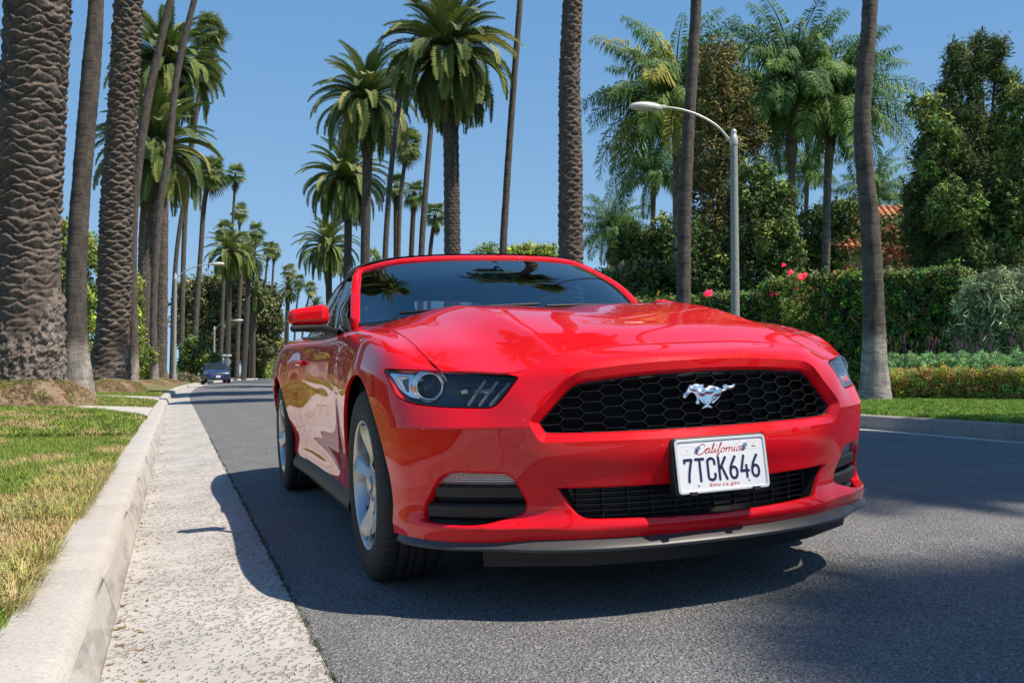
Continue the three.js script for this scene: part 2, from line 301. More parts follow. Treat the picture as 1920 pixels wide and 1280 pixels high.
  // scuffs of tyre rubber on the street face: long slanting streaks with grain
  const scuff = dataTex(1024, 512, (u, v, i, j) => {
    const big = fbm(u * 5, v * 5, 5, 5, 4, 51), fine = vnoise(u * 200, v * 100, 200, 100, 53), s1 = fbm(u * 8 + v * 3.0, v * 2.6 - u * 2, 1e6, 1e6, 5, 61), s2 = vnoise(u * 70 + v * 34 + 2 * vnoise(u * 9, v * 4, 9, 4, 3), v * 6, 1e6, 1e6, 62);
    let a = 0.46 + 0.10 * (big - 0.5) + 0.09 * (fine - 0.5); const m = smooth(0.50, 0.70, s1 + 0.16 * (fbm(u * 60, v * 14, 60, 14, 3, 67) - 0.5)) * (0.6 + 0.4 * smooth(0.3, 0.7, s2)) * smooth(0.30, 0.6, fbm(u * 4, v * 1.5, 4, 1e6, 3, 66));
    return mixc([a, a * 0.975, a * 0.93], [0.20, 0.195, 0.195], 0.62 * m);
  }, true, 1 / 2.6, 1 / 0.32);
  const kMat = std({ map: kT, roughness: 0.9, bumpMap: dataTex(512, 512, (u, v, i, j) => 0.6 * vnoise(u * 160, v * 160, 160, 160, 54) + 0.4 * hash(i, j, 2), false, 1 / 1.0), bumpScale: 0.0022 }), fMat = std({ map: scuff, roughness: 0.85, bumpMap: kMat.bumpMap, bumpScale: 0.002 });
  const top = [[-0.214, 0.083], [-0.224, 0.102], [-0.241, 0.115], [-0.262, 0.121], [-0.400, 0.126], [-0.412, 0.10], [-0.412, -0.05]], face = [[-0.170, -0.06], [-0.177, -0.036], [-0.205, 0.06], [-0.214, 0.083]];
  const sideways = (g) => { const u = g.attributes.uv; for (let i = 0; i < u.count; i++) u.setXY(i, u.getY(i), u.getX(i) + 0.18); return g; };
  const kerb = thing('kerb', 'pale concrete kerb with rubber scuffs along the dry lawn on the left', 'kerb');
  const ks = [-6]; while (ks.at(-1) < 12.6) ks.push(ks.at(-1) + 1.55);
  for (let i = 0; i + 1 < ks.length; i++) { const ts = []; for (let k = 0; k <= 4; k++) ts.push(lerp(ks[i] + 0.0045, ks[i + 1] - 0.0045, k / 4)); const s = part('kerb_length', strip(top, ts, true), kMat, kerb); part('kerb_face', sideways(strip(face, ts)), fMat, s); }
  // lowered length at the crossing paths, then on down the street
  const low = (t) => smooth(12.6, 14.0, t) * (1 - smooth(17.6, 19, t)) * 0.02 + smooth(20.8, 22.2, t) * (1 - smooth(26.6, 28, t)) * 0.02;
  const all = [...face, ...top.slice(1)];
  const ts = STEPS(ks.at(-1) + 0.004, 330, 0.25, 1.03), g = strip(all, ts); { const p = g.attributes.position; for (let k = 0; k < ts.length; k++) for (let i = 0; i < all.length; i++) { const q = k * all.length + i; p.setY(q, Math.max(-0.06, p.getY(q) - low(ts[k]) * clamp((all[i][1] + 0.03) / 0.13))); } g.computeVertexNormals(); }
  part('kerb_length', g, kMat, kerb);
  const kr = thing('kerb', 'grey block kerb edging the green lawn on the right of the street', 'kerb');
  const kD = std({ map: kT, color: lin(0.62, 0.60, 0.58), roughness: 0.92, bumpMap: kMat.bumpMap, bumpScale: 0.003 });
  for (let t = 0; t < 26; t += 0.62) part('kerb_block', strip([[9.19, -0.06], [9.21, 0.13], [9.225, 0.155], [9.25, 0.165], [9.38, 0.168], [9.39, -0.05]], [t + 0.004, t + 0.31, t + 0.616], true), kD, kr);
  part('kerb_length', strip([[9.19, -0.06], [9.21, 0.13], [9.225, 0.155], [9.25, 0.165], [9.38, 0.168], [9.39, -0.05]], STEPS(26.05, 330, 1), true), kD, kr);
  // lawns
  const soilT = (a, b, s, f) => dataTex(512, 512, (u, v, i, j) => mixc(a, b, smooth(0.35, 0.65, fbm(u * f, v * f, f, f, 5, s) + 0.25 * (hash(i, j, s) - 0.5))), true, 1 / 3);
  const leftY = (x) => 0.118 + 0.10 * smooth(-0.8, -5, x) * 1 + 0.2 * smooth(-4, -12, x);
  const lc = [[-0.405, 0.10], [-0.41, 0.118]]; for (let i = 1; i <= 24; i++) { const x = -0.41 - 60 * (i / 24) ** 2; lc.push([x, leftY(x)]); }
  struct('left_lawn_ground', strip(lc.reverse(), STEPS(-10, 330, 1)), std({ map: soilT([0.22, 0.18, 0.08], [0.10, 0.125, 0.035], 71, 9), roughness: 1 }));
  const rc = [[9.39, 0.10], [9.39, 0.16]]; for (let i = 1; i <= 20; i++) { const x = 9.39 + 70 * (i / 20) ** 2; rc.push([x, 0.165 + 0.045 * smooth(9.4, 14, x) + 0.1 * smooth(14, 30, x)]); }
  struct('right_lawn_ground', strip(rc, STEPS(-20, 330, 1)), std({ map: soilT([0.055, 0.10, 0.02], [0.10, 0.15, 0.03], 81, 14), roughness: 1 }));
  // paths across the left verge
  const pT = std({ map: kT, roughness: 0.9, bumpMap: kMat.bumpMap, bumpScale: 0.002, color: lin(1.05, 1.05, 1.03) });
  // paths: flared at the kerb, then narrow, set a little above the turf
  const pathAt = (t) => [[-0.385, t], [-0.385, t + 3.4], [-1.0, t + 4.1], [-2.1, t + 4.9], [-8, t + 5.1], [-8, t + 4.4], [-2.1, t + 4.1], [-1.2, t + 2.9]];
  M.paths = [pathAt(14.2), pathAt(22.4)];
  for (const poly of M.paths) { const g = new THREE.ExtrudeGeometry(new THREE.Shape(poly.map((p) => new THREE.Vector2(...p))), { depth: 0.10, bevelEnabled: false }), p = g.attributes.position; for (let k = 0; k < p.count; k++) { const x = p.getX(k), t = p.getY(k), d = p.getZ(k); p.setXYZ(k, x, leftY(x) + 0.034 - 0.10 + d, -t); } const ix = [...Array(p.count).keys()]; g.computeVertexNormals(); struct('verge_path', g, pT); }
  // far pavement strips on the right
  struct('right_path', strip([[19.5, 0.24], [21, 0.25]], STEPS(22, 120, 2)), pT);
}
// grass: blades in tufts, thinning where the lawn has dried
{
  const R = rng(11);
  const tuft = (n, h, lean, w) => { const pos = [], idx = []; for (let i = 0; i < n; i++) { const a = R() * 6.283, r = 0.028 * Math.sqrt(R()), x = Math.cos(a) * r, z = Math.sin(a) * r, b = R() * 6.283, l = lean * (0.4 + R()), hh = h * (0.55 + 0.6 * R()), dx = Math.cos(b), dz = Math.sin(b), k = pos.length / 3; pos.push(x - dz * w, 0, z + dx * w, x + dz * w, 0, z - dx * w, x + dx * l * hh * 0.45 - dz * w * 0.7, hh * 0.62, z + dz * l * hh * 0.45 + dx * w * 0.7, x + dx * l * hh * 0.45 + dz * w * 0.7, hh * 0.62, z + dz * l * hh * 0.45 - dx * w * 0.7, x + dx * l * hh, hh * (1 - 0.35 * l), z + dz * l * hh); idx.push(k, k + 1, k + 2, k + 1, k + 3, k + 2, k + 2, k + 3, k + 4); } return geom(pos, idx); };
  const mat = std({ color: lin(1, 1, 1), roughness: 0.8, side: THREE.DoubleSide });
  const green = [0.11, 0.21, 0.026], lime = [0.29, 0.34, 0.055], straw = [0.54, 0.44, 0.20], brown = [0.24, 0.16, 0.075];
  const field = (name, label, n, pick, col, geo) => {
    const m = new THREE.InstancedMesh(geo, mat, n), M4 = new THREE.Matrix4(), q = new THREE.Quaternion(), e = new THREE.Euler(); let k = 0;
    for (let i = 0; i < n * 4 && k < n; i++) { const p = pick(); if (!p) continue; const c = col(p[0], p[2]); if (!c) continue; e.set((R() - 0.5) * 0.3, R() * 6.283, (R() - 0.5) * 0.3); const s = (p[3] ?? 1) * (0.75 + 0.5 * R()); M4.compose(V(p[0], p[1], p[2]), q.setFromEuler(e), V(s, s * (0.8 + 0.4 * R()), s)); m.setMatrixAt(k, M4); m.setColorAt(k, lin(...c.map((x) => x * (0.75 + 0.5 * R())))); k++; }
    m.count = k; m.name = numbered(name); m.castShadow = m.receiveShadow = true; tag(m, label, 'grass', null, 'stuff'); scene.add(m); return m;
  };
  const ly = (x) => 0.118 + 0.10 * smooth(-0.8, -5, x) + 0.2 * smooth(-4, -12, x);
  const dry = (x, z) => fbm(x * 1.15 + 3, z * 0.85 + 7, 1e6, 1e6, 4, 91);
  const colL = (x, z) => { const d = dry(x, z), e = smooth(-1.1, -0.42, x) * 0.10 * smooth(-2, 4.5, z + 8) , k = smooth(0.53, 0.66, d + e + 0.10 * (R() - 0.5)); const c = mixc(mixc(green, lime, R() * 0.8), mixc(straw, brown, R() * 0.5), k); return k > 0.8 && R() < 0.35 ? null : c; };
  field('left_lawn', 'longer straw coloured tufts hanging over the left kerb edge', 1100, () => { const z = -1.7 - 5 * R() ** 1.3, x = -0.40 - 0.35 * R() ** 2; if (fbm(z * 1.7, 4, 1e6, 1e6, 3, 12) < 0.46) return null; return [x, ly(x), z]; }, () => mixc(mixc(straw, brown, R() * 0.6), lime, R() < 0.35 ? 0.8 : 0), tuft(8, 0.075, 1.0, 0.0014));
  const notPath = (x, z) => !M.paths.some((p) => inside([x, -z], p));
  field('left_lawn', 'patchy half dried grass along the left kerb in the foreground', 90000, () => { const z = -1.6 - 9 * R() ** 1.5, x = -0.41 - (0.9 + 0.62 * -z) * R(); return [x, ly(x), z]; }, colL, tuft(9, 0.042, 0.8, 0.0014));
  field('left_lawn', 'sunlit grass of the left verge around the paths and palms', 46000, () => { const z = -10 - 24 * R() ** 1.4; const x = -0.42 - (6.5) * R(); if (!notPath(x, z)) return null; return [x, ly(x), z, 1.3]; }, colL, tuft(8, 0.055, 0.7, 0.003));
  const ry = (x) => 0.165 + 0.045 * smooth(9.4, 14, x) + 0.1 * smooth(14, 30, x);
  field('right_lawn', 'bright green mown grass strip behind the right kerb', 90000, () => { const z = -1 - 27 * R(), x = 9.38 + 6.6 * R(); return [x, ry(x), z, 1.25]; }, () => mixc([0.12, 0.26, 0.022], [0.22, 0.35, 0.045], R()), tuft(8, 0.05, 0.6, 0.003));
  M.tuft = tuft; M.grassMat = mat;
  // weeds and leaf litter in the seam between gutter and road, and dry scraps in the gutter
  const leafG = (() => { const g = new THREE.PlaneGeometry(0.03, 0.012, 4, 2).rotateX(-Math.PI / 2), p = g.attributes.position; for (let i = 0; i < p.count; i++) { const u = p.getX(i) / 0.015; p.setZ(i, p.getZ(i) * (1 - 0.8 * u * u)); p.setY(i, 0.004 * u * u + 0.002); } g.computeVertexNormals(); return g; })();
  const gy = (x) => lerp(-0.034, 0.004, clamp((x + 0.175) / 0.545)) + 0.001;
  field('leaf_litter', 'dry brown leaf scraps gathered along the left gutter', 420, () => { const t = 1.4 + 14 * R() ** 1.3, x = -0.165 + 0.10 * R() ** 2 + (R() < 0.16 ? 0.4 * R() : 0); return [x, gy(x), -t, 0.25 + 0.7 * R()]; }, () => mixc([0.30, 0.17, 0.06], [0.16, 0.09, 0.04], R()), leafG).userData.category = 'leaves';
  field('seam_weeds', 'small weeds and grit in the seam between gutter and asphalt', 700, () => { const t = 1.3 + 10 * R() ** 1.4; return [0.374 + 0.014 * (R() - 0.5), 0.002, -t, 0.22 + 0.3 * R()]; }, () => (R() < 0.35 ? [0.10, 0.14, 0.03] : [0.03, 0.028, 0.024]), tuft(5, 0.03, 0.9, 0.003)).userData.category = 'weeds';
}

// ================= palms =================
// trunk round a chain of centres; relief(angle, height along, i) in metres
function trunkGeo(cs, rs, seg, step, relief) {
  const curve = new THREE.CatmullRomCurve3(cs, false, 'centripetal'), L = curve.getLength(), n = Math.max(4, Math.round(L / step)), pos = [], uv = [], idx = [], lens = curve.getLengths(200);
  const key = cs.map((_, i) => i / (cs.length - 1));
  for (let k = 0; k <= n; k++) {
    const s = k / n, t = curve.getUtoTmapping(s), c = curve.getPoint(t), f = t * (cs.length - 1), i = Math.min(cs.length - 2, Math.floor(f)), r = lerp(rs[i], rs[i + 1], f - i);
    for (let a = 0; a <= seg; a++) { const th = (a / seg) * Math.PI * 2, d = relief ? relief(a === seg ? 0 : th, s * L, r) : 0; pos.push(c.x + Math.cos(th) * (r + d), c.y, c.z + Math.sin(th) * (r + d)); uv.push((a / seg) * Math.round(r * 6.283 * 2 + 0.5) / 2, s * L); }
  }
  const w = seg + 1; for (let k = 0; k < n; k++) for (let a = 0; a < seg; a++) { const p = k * w + a; idx.push(p, p + w, p + 1, p + 1, p + w, p + w + 1); }
  const g = geom(pos, idx, uv); // join the seam's normals
  const N = g.attributes.normal; for (let k = 0; k <= n; k++) { const a = k * w, b = a + seg, x = N.getX(a) + N.getX(b), y = N.getY(a) + N.getY(b), z = N.getZ(a) + N.getZ(b), l = Math.hypot(x, y, z) || 1; N.setXYZ(a, x / l, y / l, z / l); N.setXYZ(b, x / l, y / l, z / l); }
  return g;
}
// the leaf scars of a date palm: flat lozenges in rows, standing proud at their upper edge
const scars = (amp, rowH, around, rough, warp = 0) => (th, h) => {
  let best = 0; const cx = Math.cos(th), sx = Math.sin(th), wob = 0.16 * Math.sin(th * 3 + h * 1.3) + 0.10 * Math.sin(th * 7 - h * 2.1) + (warp ? warp * (fbm(cx * 2.2 + 9 + h * 0.7, sx * 2.2 + h * 1.9, 1e6, 1e6, 3, 14) - 0.5) : 0);
  const y = h / rowH + wob;
  for (let k = -1; k <= 1; k++) { const row = Math.round(y) + k, x = (th / 6.283) * around + (row & 1 ? 0.5 : 0) + 0.3 * hash(row, 3), c = Math.round(x), id = ((c % around) + around) % around, dx = (x - c) * (1.65 + 0.35 * hash(row, id)), dy = y - row - 0.16 * (hash(row, id, 5) - 0.5); const e = 1 - Math.abs(dx) ** 1.35 - Math.abs(dy * 1.5) ** 1.2; if (e > 0) best = Math.max(best, Math.min(1, e * 2.4) * (0.62 + 0.9 * (dy + 0.35)) * (0.8 + 0.4 * hash(row, id, 9))); }
  return amp * best + (rough ? rough(th, h) : 0);
};
const barkMaps = {};
{
  const dateB = dataTex(512, 512, (u, v) => { const around = 8, f = scars(1, 1 / 8, around); return 0.15 + 0.6 * f(u * 6.283, v * 1) + 0.2 * vnoise(u * 90, v * 40, 90, 40, 4); }, false, 1 / 2, 1 / 1.25);
  const dateT = dataTex(512, 512, (u, v, i, j) => { const f = scars(1, 1 / 8, 8)(u * 6.283, v), n = fbm(u * 12, v * 12, 12, 12, 4, 8), k = hash(i, j, 3); const a = 0.035 + 0.075 * n + 0.05 * (k - 0.5) + 0.05 * f * n; return [a * 1.12, a * 0.96, a * 0.84]; }, true, 1 / 2, 1 / 1.25);
  const fibT = dataTex(512, 512, (u, v, i, j) => { const n = fbm(u * 10, v * 10, 10, 10, 5, 18), k = hash(i, j, 3), st = vnoise(u * 160, v * 10, 160, 10, 6); const a = 0.04 + 0.125 * n * (0.6 + 0.6 * st) + 0.05 * (k - 0.5); return [a * 1.08, a * 0.97, a * 0.88]; }, true, 1 / 1.5);
  const fanT = dataTex(512, 512, (u, v, i, j) => { const n = fbm(u * 8, v * 8, 8, 8, 4, 28), w = 0.9 * fbm(u * 5, v * 6, 5, 6, 3, 33), r = vnoise(3 + u * 2, v * 34 + w * 3, 1e6, 34, 2), st = fbm(u * 40 + w * 4, v * 9, 40, 9, 3, 9), k = hash(i, j, 3); const a = 0.085 + 0.08 * (n - 0.5) + 0.05 * (r - 0.5) + 0.05 * (st - 0.5) + 0.05 * (k - 0.5); return [a * 1.10, a * 0.95, a * 0.84]; }, true, 1, 1 / 1.6);
  const fanB = dataTex(512, 512, (u, v) => 0.42 * vnoise(2 + u * 3, v * 34 + 1.2 * vnoise(u * 6, v * 4, 6, 4, 12), 1e6, 34, 2) + 0.33 * vnoise(u * 60, v * 9, 60, 9, 9) + 0.25 * vnoise(u * 120, v * 60, 120, 60, 7), false, 1, 1 / 1.6);
  const bootB = dataTex(256, 256, (u, v) => { const f = scars(1, 1 / 6, 7); return f(u * 6.283, v) * 0.8 + 0.2 * vnoise(u * 60, v * 60, 60, 60, 2); }, false, 1, 1 / 0.9);
  barkMaps.date = std({ map: dateT, bumpMap: dateB, bumpScale: 0.06, roughness: 0.95 });
  barkMaps.dateNear = std({ map: fibT, color: lin(1.08, 0.98, 0.92), bumpMap: fanB, bumpScale: 0.024, roughness: 0.95, vertexColors: true });
  barkMaps.fan = std({ map: fanT, bumpMap: fanB, bumpScale: 0.014, roughness: 0.92, vertexColors: true });
  barkMaps.queen = std({ map: fanT, color: lin(1.9, 1.95, 1.9), bumpMap: fanB, bumpScale: 0.012, roughness: 0.9 });
  barkMaps.boots = std({ map: dateT, color: lin(1.2, 1.0, 0.8), bumpMap: bootB, bumpScale: 0.07, roughness: 0.95 });
}
const leafMat = (r, g, b, t = 0.28, ro = 0.5) => new THREE.MeshPhysicalMaterial({ color: lin(r * 1.15, g * 1.15, b * 1.15), roughness: Math.max(ro, 0.85), transmission: t, thickness: 0, side: THREE.DoubleSide, ior: 1.4 });
const LEAF = { date: [leafMat(0.075, 0.125, 0.028), leafMat(0.15, 0.20, 0.042), leafMat(0.30, 0.31, 0.09)], fan: [leafMat(0.12, 0.18, 0.04), leafMat(0.22, 0.26, 0.08)], queen: [leafMat(0.075, 0.17, 0.045, 0.3, 0.5), leafMat(0.14, 0.25, 0.05, 0.3, 0.5), leafMat(0.32, 0.33, 0.06, 0.3, 0.5)], dead: leafMat(0.22, 0.14, 0.07, 0.2, 0.8), orange: leafMat(0.50, 0.24, 0.06, 0.2, 0.8) };
// one frond, one unit long, pointing along +x and starting at elevation e0
function frond(kind, e0, R) {
  const pos = [], idx = [], pts = [], n = 14; let p = V(0, 0, 0), droop = kind === 'queen' ? 1.75 + 0.6 * R() : 1.6 + 0.5 * R(); const side = (R() - 0.5) * 0.3;
  for (let i = 0; i <= n; i++) { const s = i / n, e = Math.max(-1.5, e0 - droop * s ** 1.4 * (0.35 + 0.65 * Math.cos(Math.max(-1.2, Math.min(1.2, e0))))); const d = V(Math.cos(e), Math.sin(e), side * s).normalize(); pts.push({ p: p.clone(), d }); p.addScaledVector(d, 1 / n); }
  const get = (s) => { const f = s * n, i = Math.min(n - 1, Math.floor(f)), t = f - i; return { p: pts[i].p.clone().lerp(pts[i + 1].p, t), d: pts[i].d.clone().lerp(pts[i + 1].d, t).normalize() }; };
  const tri = (a, b, c) => { const k = pos.length / 3; for (const q of [a, b, c]) pos.push(q.x, q.y, q.z); idx.push(k, k + 1, k + 2); };
  // midrib
  for (let i = 0; i < n; i++) { const a = pts[i], b = pts[i + 1], w0 = 0.014 * (1 - i / n) + 0.002, w1 = 0.014 * (1 - (i + 1) / n) + 0.002, z = V(0, 0, 1), u = z.clone().cross(a.d).normalize(); const A = a.p.clone().addScaledVector(z, -w0), B = a.p.clone().addScaledVector(z, w0), C = b.p.clone().addScaledVector(z, -w1), D = b.p.clone().addScaledVector(z, w1), U0 = a.p.clone().addScaledVector(u, -w0), U1 = b.p.clone().addScaledVector(u, -w1); tri(A, B, C); tri(B, D, C); tri(A, C, U0); tri(C, U1, U0); tri(B, U0, D); tri(U0, U1, D); }
  const N = kind === 'queen' ? 96 : 74, s0 = kind === 'queen' ? 0.14 : 0.10;
  for (let i = 0; i < N; i++) for (const sd of [-1, 1]) {
    const s = s0 + (1 - s0) * ((i + 0.3 * R()) / N), { p, d } = get(Math.min(0.995, s)), lat = V(0, 0, sd), up = lat.clone().cross(d).multiplyScalar(sd).normalize();
    const prof = Math.sin(Math.PI * Math.min(1, 0.16 + 0.80 * s)) ** 0.6, len = (kind === 'queen' ? 0.20 : 0.145) * prof * (0.85 + 0.3 * R()), w = (kind === 'queen' ? 0.0056 : 0.0078) * (0.7 + 0.5 * prof);
    const plane = kind === 'queen' ? (R() - 0.5) * 1.7 : 0.55 + 0.25 * (R() - 0.5);
    const dir = d.clone().multiplyScalar(kind === 'queen' ? 0.5 : 0.72).addScaledVector(lat, 1).addScaledVector(up, plane).normalize(), wd = dir.clone().cross(up.clone().addScaledVector(lat, -0.4)).normalize();
    const g = V(0, -1, 0), q0 = p, m = p.clone().addScaledVector(dir, len * 0.5).addScaledVector(g, len * (kind === 'queen' ? 0.10 : 0.02)), q1 = p.clone().addScaledVector(dir, len * (kind === 'queen' ? 0.72 : 0.96)).addScaledVector(g, len * (kind === 'queen' ? 0.48 : 0.12));
    const ml = m.clone().addScaledVector(wd, w), mr = m.clone().addScaledVector(wd, -w);
    tri(q0, ml, mr); tri(ml, q1, mr);
  }
  return geom(pos, idx);
}
function fanLeaf(e0, R, dead) {
  const pos = [], idx = []; const tri = (a, b, c) => { const k = pos.length / 3; for (const q of [a, b, c]) pos.push(q.x, q.y, q.z); idx.push(k, k + 1, k + 2); };
  const pet = 0.42, d0 = V(Math.cos(e0), Math.sin(e0), 0), d1 = V(Math.cos(e0 - 0.35), Math.sin(e0 - 0.35), 0), h = d0.clone().multiplyScalar(pet * 0.5).addScaledVector(d1, pet * 0.5), z = V(0, 0, 1);
  const w = 0.012; tri(V(0, 0, -w), V(0, 0, w), h.clone().addScaledVector(z, w * 0.6)); tri(V(0, 0, -w), h.clone().addScaledVector(z, w * 0.6), h.clone().addScaledVector(z, -w * 0.6)); tri(V(0, -w, 0), V(0, 0, w), h); tri(V(0, -w, 0), h, V(0, 0, -w));
  const ax = V(Math.cos(e0 - 0.5), Math.sin(e0 - 0.5), 0), n = ax.clone().cross(z), M = dead ? 14 : 24, spread = dead ? 0.9 : 2.0;
  for (let i = 0; i < M; i++) {
    const a = lerp(-spread, spread, (i + 0.5) / M), r = (0.60 - 0.10 * Math.abs(a / spread) ** 2) * (0.88 + 0.24 * R()), half = (spread / M) * 0.95, fold = (i & 1 ? 1 : -1) * 0.012;
    const dir = (x) => ax.clone().multiplyScalar(Math.cos(x)).addScaledVector(z, Math.sin(x));
    const dc = dir(a), droop = 0.10 + 0.30 * R() + (dead ? 0.2 : 0);
    const A = h.clone().addScaledVector(dir(a - half), r * 0.48).addScaledVector(n, fold - 0.02 * Math.abs(a)), B = h.clone().addScaledVector(dir(a + half), r * 0.48).addScaledVector(n, -fold - 0.02 * Math.abs(a)), C = h.clone().addScaledVector(dc, r * 0.80).addScaledVector(V(0, -1, 0), r * droop * 0.35), D = h.clone().addScaledVector(dc, r * 0.94).addScaledVector(V(0, -1, 0), r * droop);
    const s = dir(a).cross(n).normalize().multiplyScalar(r * half * 0.34), C1 = C.clone().add(s), C2 = C.clone().sub(s);
    tri(h, A, B); tri(A, C1, C2); tri(A, C2, B); tri(C1, D, C2);
  }
  return geom(pos, idx);
}
const FR = { date: [], queen: [], fan: [], dead: [] };
{
  const R = rng(31);
  const el = [82, 66, 50, 34, 18, 2, -16, -36, -58].map((x) => (x * Math.PI) / 180);
  for (const k of ['date', 'queen']) for (const e of el) FR[k].push([frond(k, e, R), frond(k, e + 0.06, R)]);
  for (const e of el) FR.fan.push([fanLeaf(e, R), fanLeaf(e + 0.1, R)]);
  for (const e of [-62, -74, -84]) FR.dead.push([fanLeaf((e * Math.PI) / 180, R, true), fanLeaf(((e + 5) * Math.PI) / 180, R, true)]);
}
function fruit(R, s) { const list = []; for (let i = 0; i < 26; i++) { const a = R() * 6.283, r = s * (0.2 + 0.5 * R()); const p1 = V(Math.cos(a) * r * 0.6, s * (0.1 - 0.1 * R()), Math.sin(a) * r * 0.6), p2 = V(Math.cos(a) * r, -s * (0.1 + 0.35 * R()), Math.sin(a) * r), w = V(-Math.sin(a), 0, Math.cos(a)).multiplyScalar(0.02 * s); list.push(geom([...p1.toArray(), ...p2.clone().add(w).toArray(), ...p2.clone().sub(w).toArray()], [0, 1, 2])); } return merged(list); }
// crown of fronds, parts of the palm; size = frond length in metres
function crown(t, c, kind, size, R, o = {}) {
  const few = o.few, list = FR[kind], n = o.n ?? (kind === 'date' ? (few ? 70 : 120) : kind === 'queen' ? 32 : few ? 26 : 40), gold = 2.39996;
  const meshes = [];
  for (let i = 0; i < n; i++) {
    const q = (i + 0.5) / n, k = Math.min(list.length - 1, Math.floor((kind === 'queen' ? 0.80 * q ** 0.95 * (o.low ?? 0.8) : kind === 'fan' ? q ** 0.95 * 0.86 : q ** 0.8 * (o.low ?? 1)) * list.length)), g = list[k][i & 1], ms = LEAF[kind], mat = o.yellow && kind === 'queen' ? ms[i % 5 ? (i % 3 ? 1 : 2) : 0] : ms[Math.min(ms.length - 1, Math.floor(R() * (ms.length - (o.yellow ? 0 : kind === 'queen' ? 1 : 0.6))))];
    meshes.push([g, mat, i * gold + R() * 0.5, size * (kind === 'fan' ? 0.78 + 0.5 * R() : 0.88 + 0.24 * R()) * (k > 6 && kind === 'date' ? 0.9 : 1), kind === 'date' ? 0.16 - 0.30 * q : kind === 'fan' ? 0.15 - 0.55 * q : 0.05, (R() - 0.5) * (kind === 'fan' ? 0.7 : 0.25), 'frond']);
  }
  if (kind === 'fan') { const d = o.skirt ?? 7; for (let i = 0; i < d; i++) meshes.push([FR.dead[i % 3][i & 1], LEAF.dead, i * gold, size * (0.75 + 0.3 * R()), -0.25 - 0.45 * R(), 0, 'dead_leaf']); }
  if (few) {   // far off: one mesh of leaves
    const by = new Map(); for (const [g, mat, a, s, dy, tilt, nm] of meshes) { const h = g.clone(); moved(h, c.x, c.y + dy * (kind === 'fan' ? size * 0.6 : 1), c.z, tilt, a, 0, s); const key = nm === 'dead_leaf' ? 'dead_leaves' : 'leaves'; if (!by.has(key)) by.set(key, [mat, []]); by.get(key)[1].push(h); }
    for (const [nm, [mat, gs]] of by) part(nm, merged(gs), mat, t, 'stuff');
  } else for (const [g, mat, a, s, dy, tilt, nm] of meshes) { const m = part(nm, g, mat, t); m.position.set(c.x, c.y + dy * (kind === 'fan' ? size * 0.6 : 1), c.z); m.rotation.set(tilt, a, 0, 'YXZ'); m.scale.setScalar(s); }
  if (o.fruit) { const m = part('flower_stalks', fruit(R, size * 0.55), LEAF.orange, t); m.position.copy(c).add(V(0, size * 0.02, 0)); }
}
let palmSeed = 100;
